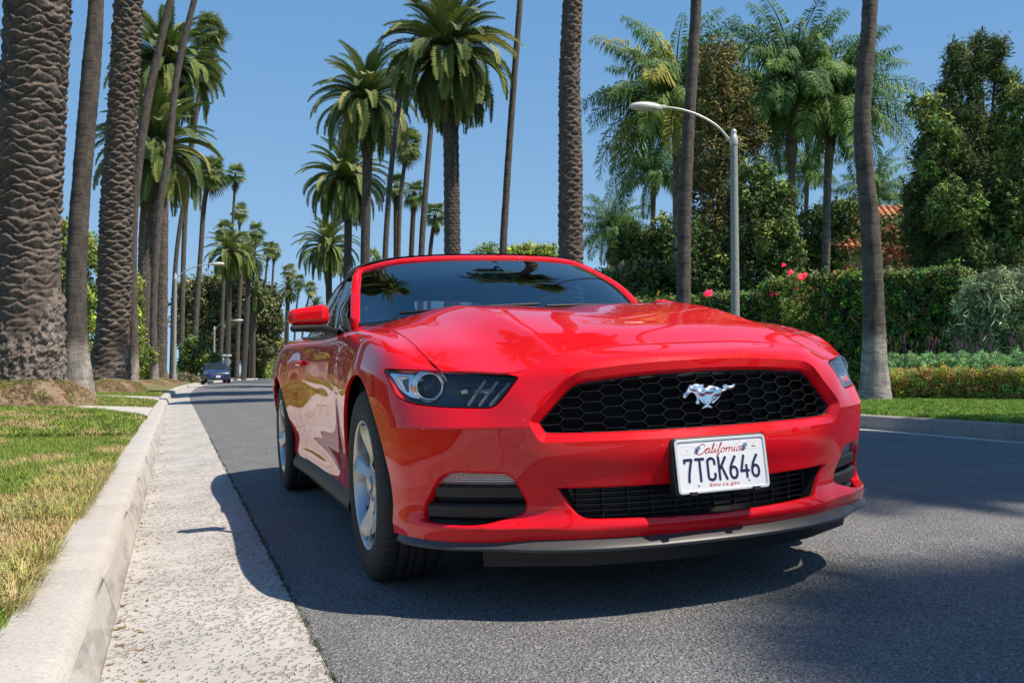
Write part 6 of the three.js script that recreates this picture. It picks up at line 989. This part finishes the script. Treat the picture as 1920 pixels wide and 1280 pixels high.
// --- number plate
{
  const W = 1024, H = 512, cv = document.createElement('canvas'); cv.width = W; cv.height = H; const c = cv.getContext('2d');
  const bump = document.createElement('canvas'); bump.width = W; bump.height = H; const b = bump.getContext('2d');
  c.fillStyle = '#dfe3ea'; c.fillRect(0, 0, W, H); b.fillStyle = '#000'; b.fillRect(0, 0, W, H);
  b.strokeStyle = '#fff'; b.lineWidth = 14; b.beginPath(); b.roundRect(20, 20, W - 40, H - 40, 40); b.stroke();
  // raised characters as strokes, in a cell 100 wide and 200 high
  const G = {
    7: (p) => { p.moveTo(8, 22); p.lineTo(8, 0); p.lineTo(88, 0); p.bezierCurveTo(70, 60, 48, 120, 44, 200); },
    T: (p) => { p.moveTo(6, 0); p.lineTo(94, 0); p.moveTo(50, 0); p.lineTo(50, 200); },
    C: (p) => { p.moveTo(90, 52); p.lineTo(90, 36); p.bezierCurveTo(90, -12, 12, -12, 12, 36); p.lineTo(12, 164); p.bezierCurveTo(12, 212, 90, 212, 90, 164); p.lineTo(90, 148); },
    K: (p) => { p.moveTo(12, 0); p.lineTo(12, 200); p.moveTo(90, 0); p.lineTo(16, 112); p.moveTo(40, 78); p.lineTo(94, 200); },
    6: (p) => { p.moveTo(76, 0); p.bezierCurveTo(40, 50, 12, 90, 12, 146); p.bezierCurveTo(12, 218, 90, 218, 90, 146); p.bezierCurveTo(90, 84, 30, 84, 16, 122); },
    4: (p) => { p.moveTo(50, 0); p.lineTo(10, 140); p.lineTo(96, 140); p.moveTo(74, 92); p.lineTo(74, 200); },
  };
  [...'7TCK646'].forEach((k, i) => {
    for (const [x, col, lw] of [[b, '#999', 40], [b, '#fff', 28], [c, '#1d1c4a', 27]]) {
      x.save(); x.translate(78 + i * 127, 192); x.scale(1.0, 1.05); x.lineCap = x.lineJoin = 'round'; x.lineWidth = lw; x.strokeStyle = col; x.beginPath(); G[k](x); x.stroke(); x.restore();
    }
  });
  // the state's name in flowing script
  c.strokeStyle = '#a8181c'; c.lineCap = c.lineJoin = 'round'; c.lineWidth = 9.5;
  c.save(); c.translate(232, 128); c.transform(1, 0, -0.28, 1, 0, 0); c.scale(1.06, 1.0); c.beginPath();
  c.moveTo(78, -62); c.bezierCurveTo(70, -96, 0, -80, 2, -10); c.bezierCurveTo(4, 34, 60, 26, 84, -8);
  c.bezierCurveTo(92, -36, 128, -44, 138, -28); c.moveTo(138, -32); c.bezierCurveTo(100, -40, 84, 14, 108, 12); c.bezierCurveTo(126, 10, 134, -10, 138, -30); c.bezierCurveTo(134, 0, 136, 14, 152, 8);
  c.bezierCurveTo(172, -10, 190, -90, 178, -84); c.bezierCurveTo(164, -76, 158, 18, 176, 10);
  c.bezierCurveTo(192, 4, 198, -18, 202, -32); c.bezierCurveTo(196, -4, 196, 14, 210, 8); c.moveTo(214, -58); c.lineTo(215, -55); c.moveTo(210, 8);
  c.bezierCurveTo(244, -20, 270, -94, 256, -86); c.bezierCurveTo(236, -70, 240, 20, 226, 52); c.bezierCurveTo(236, 62, 250, 10, 262, 0);
  c.moveTo(290, -32); c.bezierCurveTo(262, -36, 256, 12, 278, 10); c.bezierCurveTo(304, 8, 304, -30, 288, -32); c.bezierCurveTo(298, -18, 312, -20, 322, -32);
  c.bezierCurveTo(318, -10, 318, 0, 318, 10); c.moveTo(319, -4); c.bezierCurveTo(328, -28, 342, -36, 354, -30);
  c.bezierCurveTo(350, -8, 350, 0, 350, 10); c.moveTo(351, -4); c.bezierCurveTo(362, -34, 388, -42, 384, -14); c.bezierCurveTo(382, 0, 384, 14, 396, 6);
  c.bezierCurveTo(406, -4, 410, -20, 412, -32); c.bezierCurveTo(408, -6, 408, 14, 422, 6); c.moveTo(424, -58); c.lineTo(425, -55); c.moveTo(422, 6);
  c.moveTo(476, -32); c.bezierCurveTo(438, -40, 424, 14, 446, 12); c.bezierCurveTo(464, 10, 472, -10, 476, -30); c.bezierCurveTo(472, 0, 474, 14, 500, 4); c.lineTo(540, -8);
  c.stroke(); c.restore();
  c.fillStyle = '#a8181c'; c.font = 'bold 46px sans-serif'; c.textAlign = 'center'; c.save(); c.translate(512, 470); c.scale(1.42, 1); c.fillText('dmv.ca.gov', 0, 0); c.restore();
  c.strokeStyle = '#c98f92'; c.lineWidth = 2; c.strokeRect(52, 62, 150, 78); c.strokeRect(820, 52, 150, 78);
  c.fillStyle = '#c77'; c.font = '22px sans-serif'; c.fillText('MO', 127, 112); c.fillText('YR', 895, 84); c.fillStyle = '#8e1f22'; c.fillRect(872, 96, 46, 12);
  c.fillStyle = '#222'; for (const [x, y] of [[222, 452], [802, 440], [742, 42]]) { c.beginPath(); c.arc(x, y, x > 740 && y < 60 ? 5 : 10, 0, 7); c.fill(); }
  const R = rng(4); for (let i = 0; i < 60; i++) { c.fillStyle = `rgba(70,60,50,${0.3 + 0.5 * R()})`; c.beginPath(); c.arc(R() * W, R() * H, 0.8 + R() * 2.2, 0, 7); c.fill(); }
  const map = new THREE.CanvasTexture(cv); map.colorSpace = THREE.SRGBColorSpace; const bm = new THREE.CanvasTexture(bump);
  const plate = new THREE.Group(); plate.name = 'number_plate'; car.add(plate); plate.position.set(0, 0.444, 0.946); plate.rotation.x = -0.13;
  const rr = (w, h, r) => { const s = new THREE.Shape(); s.moveTo(-w / 2 + r, -h / 2); s.lineTo(w / 2 - r, -h / 2); s.quadraticCurveTo(w / 2, -h / 2, w / 2, -h / 2 + r); s.lineTo(w / 2, h / 2 - r); s.quadraticCurveTo(w / 2, h / 2, w / 2 - r, h / 2); s.lineTo(-w / 2 + r, h / 2); s.quadraticCurveTo(-w / 2, h / 2, -w / 2, h / 2 - r); s.lineTo(-w / 2, -h / 2 + r); s.quadraticCurveTo(-w / 2, -h / 2, -w / 2 + r, -h / 2); return s; };
  const fr = rr(0.318, 0.164, 0.014); fr.holes.push(rr(0.294, 0.142, 0.01));
  part('plate_holder', merged([moved(new THREE.ExtrudeGeometry(rr(0.318, 0.164, 0.014), { depth: 0.028, bevelEnabled: true, bevelSize: 0.003, bevelThickness: 0.003, bevelSegments: 2 }), 0, 0, -0.036), box(0.022, 0.012, 0.014, 0.002).translate(-0.11, -0.079, 0.004), box(0.022, 0.012, 0.014, 0.002).translate(0.105, -0.079, 0.004)]), M.satin, plate);
  const pl = new THREE.PlaneGeometry(0.305, 0.1525, 1, 1);
  const face = new THREE.ShapeGeometry(rr(0.305, 0.1525, 0.012), 10); { const p = face.attributes.position, u = face.attributes.uv; for (let i = 0; i < p.count; i++) u.setXY(i, p.getX(i) / 0.305 + 0.5, p.getY(i) / 0.1525 + 0.5); }
  part('plate_face', face.translate(0, 0, -0.001), std({ map, roughness: 0.45, bumpMap: bm, bumpScale: 0.0022 }), plate);
  const ring = rr(0.309, 0.1565, 0.013); ring.holes.push(rr(0.297, 0.1445, 0.009));
  part('plate_rim', moved(new THREE.ExtrudeGeometry(ring, { depth: 0.0015, bevelEnabled: true, bevelSize: 0.001, bevelThickness: 0.001, bevelSegments: 2 }), 0, 0, -0.001), std({ color: lin(0.72, 0.73, 0.75), roughness: 0.3, metalness: 0.3 }), plate);
  for (const x of [-0.078, 0.083]) part('plate_bolt', moved(new THREE.CylinderGeometry(0.006, 0.0065, 0.007, 12), x, 0.052, 0.003, Math.PI / 2), M.dullChrome, plate);
}
// --- windscreen, pillars, roof, side windows
{
  const quad = (net, ku, kv) => { const s = new Surf(net, ku, kv); return s; };
  const B = [[0, 0.985, -0.52], [0.35, 0.982, -0.56], [0.60, 0.974, -0.68], [0.742, 0.968, -0.885]], T = [[0, 1.304, -1.20], [0.3, 1.300, -1.215], [0.5, 1.285, -1.26], [0.642, 1.253, -1.335]];
  const mid = B.map((b, i) => [lerp(b[0], T[i][0], 0.5) + (i === 3 ? 0.006 : 0), lerp(b[1], T[i][1], 0.5) + 0.022, lerp(b[2], T[i][2], 0.5) + 0.018]);
  const net = B.map((b, i) => [b, mid[i], T[i]]), wu = [0, 0.35, 0.63, 0.88], wv = [0, 0.38, 0.76];
  const ws = quad(net, wu, wv); ws.sym = true;
  const L = (l) => { const o = []; for (let i = 0; i < l.length; i++) { const a = l[i], b = l[(i + 1) % l.length]; o.push(...LEN(a[0], a[1], b[0], b[1])); } return o; };
  const g = sheet(ws, L([[0, 0], [wu[3], 0], [wu[3], wv[2]], [0, wv[2]]]), [], 0.03);
  part('windscreen', merged([g, mirrorX(g)]), M.tint, car);
  // black print along the edge of the glass, just under it
  const under = (loopUV, d) => { ws.mod = (p) => [p[0], p[1] - d * 0.8, p[2] - d * 0.6]; const q = sheet(ws, loopUV, [], 0.02); ws.mod = null; return q; };
  const frit = merged([under(L([[0, 0], [wu[3], 0], [wu[3], 0.035], [0, 0.035]]), 0.004), under(L([[wu[3] - 0.022, 0.03], [wu[3], 0.03], [wu[3], wv[2]], [wu[3] - 0.022, wv[2]]]), 0.004), under(L([[0, wv[2] - 0.02], [wu[3], wv[2] - 0.02], [wu[3], wv[2]], [0, wv[2]]]), 0.004)]);
  part('windscreen_border', merged([frit, mirrorX(frit)]), M.satin, car);
  // pillar and header: a strip round the glass edge, from the glass outwards
  const path = [], nrm = [];
  for (let i = 0; i <= 30; i++) path.push([wu[3], (wv[2] * i) / 30]); for (let i = 1; i <= 30; i++) path.push([wu[3] * (1 - i / 30), wv[2]]);
  const P = path.map((p) => V(...ws.point(...p))), N = path.map((p) => ws.normal(...p)), pos = [], nor = [], uv = [], idx = [];
  P.forEach((p, i) => { if (i === 0) p.y -= 0.03; });
  const out = P.map((p, i) => { const t = i / 60; const o = V(0.64, 0.20, -0.74).lerp(V(0, 0.62, -0.78), smooth(0.42, 0.60, t)); return o.normalize(); });
  const rows = [[-0.004, 0.001], [0.001, 0.006], [0.010, 0.010], [0.034, 0.008], [0.046, -0.004], [0.050, -0.03], [0.046, -0.06]];
  const wOf = (i) => lerp(1.25, 0.62, smooth(0.4, 0.6, i / 60));
  rows.forEach(([o, h]) => P.forEach((p, i) => { const q = p.clone().addScaledVector(out[i], o * wOf(i)).addScaledVector(N[i], h); if (i === 60) q.x = 0; pos.push(q.x, q.y, q.z); }));
  const m = P.length; for (let r = 0; r + 1 < rows.length; r++) for (let i = 0; i + 1 < m; i++) { const a = r * m + i; idx.push(a, a + 1, a + m, a + 1, a + m + 1, a + m); }
  const strip = geom(pos, idx); part('windscreen_frame', merged([strip, mirrorX(strip)]), M.paint, car);
  // soft top
  const edge = (x, y, z) => [x, y, z];
  const rn = [
    [[0, 1.336, -1.245], [0.3, 1.332, -1.262], [0.5, 1.317, -1.31], [0.645, 1.280, -1.39], [0.690, 1.225, -1.42]],
    [[0, 1.362, -1.62], [0.3, 1.358, -1.62], [0.5, 1.342, -1.63], [0.630, 1.300, -1.65], [0.690, 1.225, -1.66]],
    [[0, 1.318, -2.05], [0.3, 1.314, -2.05], [0.5, 1.298, -2.06], [0.615, 1.255, -2.07], [0.690, 1.175, -2.08]],
    [[0, 1.20, -2.48], [0.3, 1.19, -2.46], [0.5, 1.165, -2.42], [0.62, 1.11, -2.40], [0.715, 1.03, -2.38]],
    [[0, 1.04, -2.90], [0.3, 1.03, -2.88], [0.5, 1.01, -2.82], [0.64, 0.985, -2.72], [0.755, 0.955, -2.62]],
    [[0, 0.985, -2.98], [0.3, 0.975, -2.96], [0.5, 0.965, -2.90], [0.67, 0.955, -2.80], [0.79, 0.945, -2.70]],
  ];
  const tp = []; for (let j = 0; j < 5; j++) tp.push(rn.map((r) => r[j]));
  const top = new Surf(tp, [0, 0.3, 0.5, 0.64, 0.73], [0, 0.36, 0.79, 1.24, 1.70, 1.82]); top.sym = true;
  const tg = sheet(top, L([[0, 0], [0.73, 0], [0.73, 1.82], [0, 1.82]]), [loop([[0.0005, 1.30], [0.40, 1.32, 0.05], [0.43, 1.62, 0.06], [0.0005, 1.64]], 0.02)], 0.04);
  const lipP = []; for (let i = 0; i <= 40; i++) lipP.push(V(...top.point(0.73, (1.30 * i) / 40)));
  const rail = new THREE.TubeGeometry(new THREE.CatmullRomCurve3(lipP.map((p) => V(p.x - 0.006, p.y - 0.008, p.z))), 40, 0.016, 8);
  part('soft_top', merged([tg, mirrorX(tg), rail, mirrorX(rail)]), M.cloth, car);
  const rw = sheet(top, loop([[0, 1.28], [0.41, 1.30], [0.44, 1.64], [0, 1.66]], 0.03), [], 0.05); part('rear_window', merged([rw, mirrorX(rw)]).translate(0, -0.006, 0.004), M.clear, car);
  // side windows
  const belt = (z) => { const uv = side(z, 0.9, ku[9], ku[17]); return V(...skin.point(uv[0], kv[9] - 0.012)); };
  const railAt = (t) => V(...top.point(0.73, lerp(-0.02, 1.28, t))).add(V(0.004, 0, 0));
  const gp = [], gi = []; const nS = 20;
  for (let i = 0; i <= nS; i++) { const t = i / nS, a = belt(lerp(-0.93, -2.40, t)), b = t < 0.16 ? V(lerp(0.79, 0.684, t / 0.16), lerp(0.985, 1.21, t / 0.16), lerp(-0.95, -1.36, t / 0.16)) : railAt((t - 0.16) / 0.84); gp.push(a.x, a.y - 0.02, a.z, (a.x + b.x) / 2 + 0.012, (a.y + b.y) / 2, (a.z + b.z) / 2, b.x, b.y, b.z); }
  for (let i = 0; i < nS; i++) for (let j = 0; j < 2; j++) { const a = i * 3 + j; gi.push(a, a + 3, a + 1, a + 1, a + 3, a + 4); }
  both('side_window', M.side, geom(gp, gi));
  // black waist strip under the side glass and sail at the mirror foot
  const bs = []; for (let i = 0; i <= 16; i++) bs.push(belt(lerp(-0.86, -2.42, i / 16)).add(V(0.004, 0.002, 0)));
  both('waist_strip', M.satin, tube(bs, 0.008, 30, 6));
  const sail = new THREE.Shape([[-0.80, 0.93], [-0.98, 0.935], [-0.98, 1.03], [-0.86, 0.985]].map((p) => new THREE.Vector2(...p)));
  both('mirror_sail', M.satin, toSmooth(merged([new THREE.ExtrudeGeometry(sail, { depth: 0.012, bevelEnabled: false }).rotateY(-Math.PI / 2).translate(0.803, 0, 0)]).applyMatrix4(new THREE.Matrix4().makeScale(1, 1, 1))));
  // cowl panel and wipers
  const cp = [], ci = []; for (let i = 0; i <= 24; i++) { const t = i / 24, h = M.bonnet.point(t * M.bonnet.ku.at(-1), M.bonnet.kv.at(-1)), w = ws.point(t * wu[3], 0); cp.push(h[0], h[1] - 0.018, h[2] + 0.03, lerp(h[0], w[0], 0.5), Math.min(h[1], w[1]) - 0.03, lerp(h[2], w[2], 0.5), w[0], w[1] - 0.004, w[2] + 0.004); }
  for (let i = 0; i < 24; i++) for (let j = 0; j < 2; j++) { const a = i * 3 + j; ci.push(a, a + 3, a + 1, a + 1, a + 3, a + 4); }
  const cg = geom(cp, ci); part('cowl', merged([cg, mirrorX(cg)]), M.blackPlastic, car);
  const wip = (u0, u1, v0, v1) => { const pts = []; for (let i = 0; i <= 8; i++) { const p = V(...ws.point(Math.abs(lerp(u0, u1, i / 8)), lerp(v0, v1, i / 8))).addScaledVector(ws.normal(Math.abs(lerp(u0, u1, i / 8)), lerp(v0, v1, i / 8)), 0.014); if (lerp(u0, u1, i / 8) < 0) p.x *= -1; pts.push(p); } return tube(pts, 0.007, 20, 6); };
  part('wiper', wip(-0.62, 0.02, 0.03, 0.055), M.blackPlastic, car); part('wiper', wip(0.05, 0.68, 0.035, 0.06), M.blackPlastic, car);
  // boot lid
  const bp = [], bi = []; const nb = 14; for (let i = 0; i <= nb; i++) { const u = lerp(side(-2.62, 0.9, ku[13], ku[18])[0], ku.at(-1) - 0.02, i / nb), e = V(...skin.point(u, kv[9] - 0.004)); for (let j = 0; j <= 8; j++) { const s = j / 4 - 1; bp.push(e.x * s, e.y + 0.03 * (1 - s * s), lerp(e.z, Math.min(e.z, -2.6), 0.5)); } }
  for (let i = 0; i < nb; i++) for (let j = 0; j < 8; j++) { const a = i * 9 + j; bi.push(a, a + 9, a + 1, a + 1, a + 9, a + 10); }
  part('boot_lid', geom(bp, bi), M.paint, car);
}
// --- door mirrors, door handles
{
  const shell = new RoundedBoxGeometry(0.19, 0.092, 0.085, 5, 0.034), p = shell.attributes.position;
  for (let i = 0; i < p.count; i++) { const t = (p.getX(i) + 0.095) / 0.19; p.setY(i, p.getY(i) * lerp(1.06, 0.80, smooth(0.35, 1, t)) + 0.006 * (1 - t)); p.setZ(i, p.getZ(i) - 0.022 * t * t); }
  shell.computeVertexNormals();
  const lowerShell = new RoundedBoxGeometry(0.18, 0.03, 0.078, 3, 0.014).translate(-0.004, -0.052, -0.004);
  for (const s of [1, -1]) {
    const m = new THREE.Group(); m.name = 'door_mirror'; car.add(m); m.position.set(s * 0.952, 1.012, -1.03); m.rotation.y = s * 0.12; m.rotation.z = s * -0.02;
    part('mirror_shell', s > 0 ? shell : mirrorX(shell), M.paint, m); part('mirror_base', s > 0 ? lowerShell : mirrorX(lowerShell), M.blackPlastic, m);
    part('mirror_glass', box(0.15, 0.075, 0.003).translate(0, 0, -0.052), M.chrome, m);
    part('mirror_arm', tube([V(s * 0.015, -0.055, 0), V(s * -0.06, -0.062, 0.04), V(s * -0.135, -0.085, 0.13)], 0.016, 12, 8).scale(1, 1, 1), M.blackPlastic, m);
  }
  both('door_handle', M.paint, moved(new RoundedBoxGeometry(0.03, 0.028, 0.20, 3, 0.012), 0.922, 0.80, -1.72));
}
// --- wheels
{
  const tyrePts = [[0.222, -0.098], [0.235, -0.108], [0.262, -0.1165], [0.29, -0.1175], [0.318, -0.111], [0.333, -0.102], [0.3405, -0.092], [0.3435, -0.078], [0.3445, -0.058], [0.337, -0.056], [0.337, -0.047], [0.345, -0.045], [0.3455, -0.020], [0.338, -0.018], [0.338, -0.008], [0.3456, -0.006]];
  const prof = [...tyrePts, ...tyrePts.slice().reverse().map(([r, a]) => [r, -a])].map(([r, a]) => new THREE.Vector2(r, a));
  const tyreG = new THREE.LatheGeometry(prof, 96).rotateZ(-Math.PI / 2);
  const tread = dataTex(512, 128, (u, v, i, j) => { const band = Math.abs(v - 0.5) * 2; if (band > 0.86) return 0.6 + 0.4 * (Math.sin(u * 0) > 2); if (band > 0.42) return ((u * 64 + band * 1.2) % 1) < 0.14 ? 0 : 0.8; return 0.8; }, false, 1);
  M.tyre = std({ color: lin(0.021, 0.021, 0.022), roughness: 0.78, bumpMap: tread, bumpScale: 0.004 });
  const barrel = new THREE.LatheGeometry([[0.2325, 0.103], [0.2325, 0.108], [0.228, 0.109], [0.221, 0.103], [0.214, 0.092], [0.206, 0.07], [0.200, 0.02], [0.205, -0.08], [0.2325, -0.10]].map(([r, a]) => new THREE.Vector2(r, a)), 80).rotateZ(-Math.PI / 2);
  // a broad spoke folded along its middle: y outwards, x across, z to the outside
  const spokeS = (() => {
    const pos = [], idx = [], nr = 14, sec = [[-1, -0.030], [-1, -0.008], [-0.86, 0], [-0.45, 0.0065], [0, 0.013], [0.45, 0.0065], [0.86, 0], [1, -0.008], [1, -0.030]], m = sec.length;
    for (let i = 0; i <= nr; i++) { const t = i / nr, r = lerp(0.046, 0.214, t), w = lerp(0.026, 0.030, smooth(0, 0.4, t)) + 0.026 * smooth(0.35, 1, t), z0 = 0.072 + 0.026 * smooth(0.25, 0.95, t); for (const [a, d] of sec) pos.push(a * w, Math.sqrt(Math.max(0, r * r - (t > 0.9 ? (a * w) ** 2 : 0))), z0 + d * (0.75 + 0.5 * t)); }
    for (let i = 0; i < nr; i++) for (let j = 0; j + 1 < m; j++) { const a = i * m + j; idx.push(a, a + 1, a + m, a + 1, a + m + 1, a + m); }
    return toSmooth(geom(pos, idx).toNonIndexed(), 0.35).rotateY(Math.PI / 2);
  })();
  const hub = new THREE.LatheGeometry([[0, 0.094], [0.022, 0.094], [0.03, 0.090], [0.033, 0.084], [0.060, 0.082], [0.064, 0.07], [0.064, 0.04]].map(([r, a]) => new THREE.Vector2(r, a)), 48).rotateZ(-Math.PI / 2);
  const capRing = new THREE.TorusGeometry(0.029, 0.002, 8, 40).rotateY(Math.PI / 2).translate(0.092, 0, 0);
  const disc = new THREE.LatheGeometry([[0.06, 0.03], [0.155, 0.03], [0.155, 0.005], [0.06, 0.005]].map(([r, a]) => new THREE.Vector2(r, a)), 60).rotateZ(-Math.PI / 2);
  const discMat = std({ color: lin(0.25, 0.24, 0.23), metalness: 0.8, roughness: 0.45 });
  let k = 0;
  for (const [x, z, s] of [[0.792, 0, -1], [0.824, -2.72, -1], [0.792, 0, 1], [0.824, -2.72, 1]]) {
    const w = new THREE.Group(); w.name = 'wheel'; car.add(w); w.position.set(s * x, 0.345, z); if (s < 0) w.rotation.y = Math.PI; 
    const spin = [0.12, 0.5, 0.9, 0.3][k++];
    part('tyre', tyreG, M.tyre, w); part('rim', barrel, M.alloy, w).rotation.x = spin;
    for (let i = 0; i < 5; i++) part('spoke', spokeS, M.alloy, w).rotation.x = spin + (i * 2 * Math.PI) / 5;
    part('hub_cap', hub, M.alloy, w); part('cap_ring', capRing, M.chrome, w); part('brake_disc', disc, discMat, w); part('brake_caliper', moved(box(0.05, 0.15, 0.07, 0.012), 0.018, 0.03, -0.13, 0.3), M.satin, w);
    part('wheel_house', merged([new THREE.CylinderGeometry(z < -1 ? 0.395 : 0.413, z < -1 ? 0.395 : 0.413, 0.40, 48, 1, true).rotateZ(Math.PI / 2).translate(s * (x + (z < -1 ? 0.088 : 0.076) - 0.20), 0.345, z), new THREE.CircleGeometry(0.425, 40).rotateY((Math.PI / 2) * s).translate(s * (x - 0.275), 0.345, z)].map((g) => { const p = g.attributes.position; for (let i = 0; i < p.count; i++) p.setY(i, Math.max(p.getY(i), 0.24)); return g; })), M.dark, car);
  }
}
// --- floor, engine bay, cabin
{
  part('underbody', merged([box(1.06, 0.46, 1.25).translate(0, 0.42, 0.10), box(1.66, 0.30, 1.75).translate(0, 0.36, -1.36), box(1.06, 0.5, 1.3).translate(0, 0.5, -2.9), box(1.3, 0.03, 1.0).translate(0, 0.2, 0.1)]), M.dark, car);
  part('dashboard', moved(new RoundedBoxGeometry(1.42, 0.20, 0.46, 4, 0.07), 0, 0.855, -0.90), std({ color: lin(0.01, 0.01, 0.011), roughness: 0.75 }), car);
  part('cabin_lining', merged([box(0.04, 0.5, 1.9).translate(0.80, 0.68, -1.6), box(0.04, 0.5, 1.9).translate(-0.80, 0.68, -1.6), box(1.5, 0.4, 0.05).translate(0, 0.72, -2.52)]), M.dark, car);
  for (const x of [-0.37, 0.37]) {
    const st = new THREE.Group(); st.name = 'front_seat'; car.add(st); st.position.set(x, 0.5, -1.62);
    part('seat_back', moved(new RoundedBoxGeometry(0.50, 0.62, 0.15, 4, 0.06), 0, 0.28, -0.16, -0.28), M.seat, st); part('headrest', moved(new RoundedBoxGeometry(0.27, 0.17, 0.10, 4, 0.045), 0, 0.63, -0.29, -0.2), M.seat, st); part('seat_cushion', moved(new RoundedBoxGeometry(0.50, 0.14, 0.52, 4, 0.05), 0, 0.03, 0.12), M.seat, st);
  }
  part('rear_bench', moved(new RoundedBoxGeometry(1.2, 0.45, 0.16, 4, 0.06), 0, 0.78, -2.36, -0.3), M.seat, car);
  const sw = new THREE.Group(); sw.name = 'steering_wheel'; car.add(sw); sw.position.set(0.37, 0.93, -1.16); sw.rotation.x = -0.4;
  part('wheel_rim', new THREE.TorusGeometry(0.18, 0.016, 10, 40), M.seat, sw); part('wheel_boss', new RoundedBoxGeometry(0.16, 0.10, 0.05, 3, 0.02), M.seat, sw); part('wheel_spoke', box(0.34, 0.03, 0.02, 0.008), M.satin, sw);
  const rv = new THREE.Group(); rv.name = 'inside_mirror'; car.add(rv); rv.position.set(0, 1.20, -1.12); part('mirror_case', new RoundedBoxGeometry(0.24, 0.065, 0.03, 3, 0.02), M.satin, rv);
}

renderer.render(scene, camera);
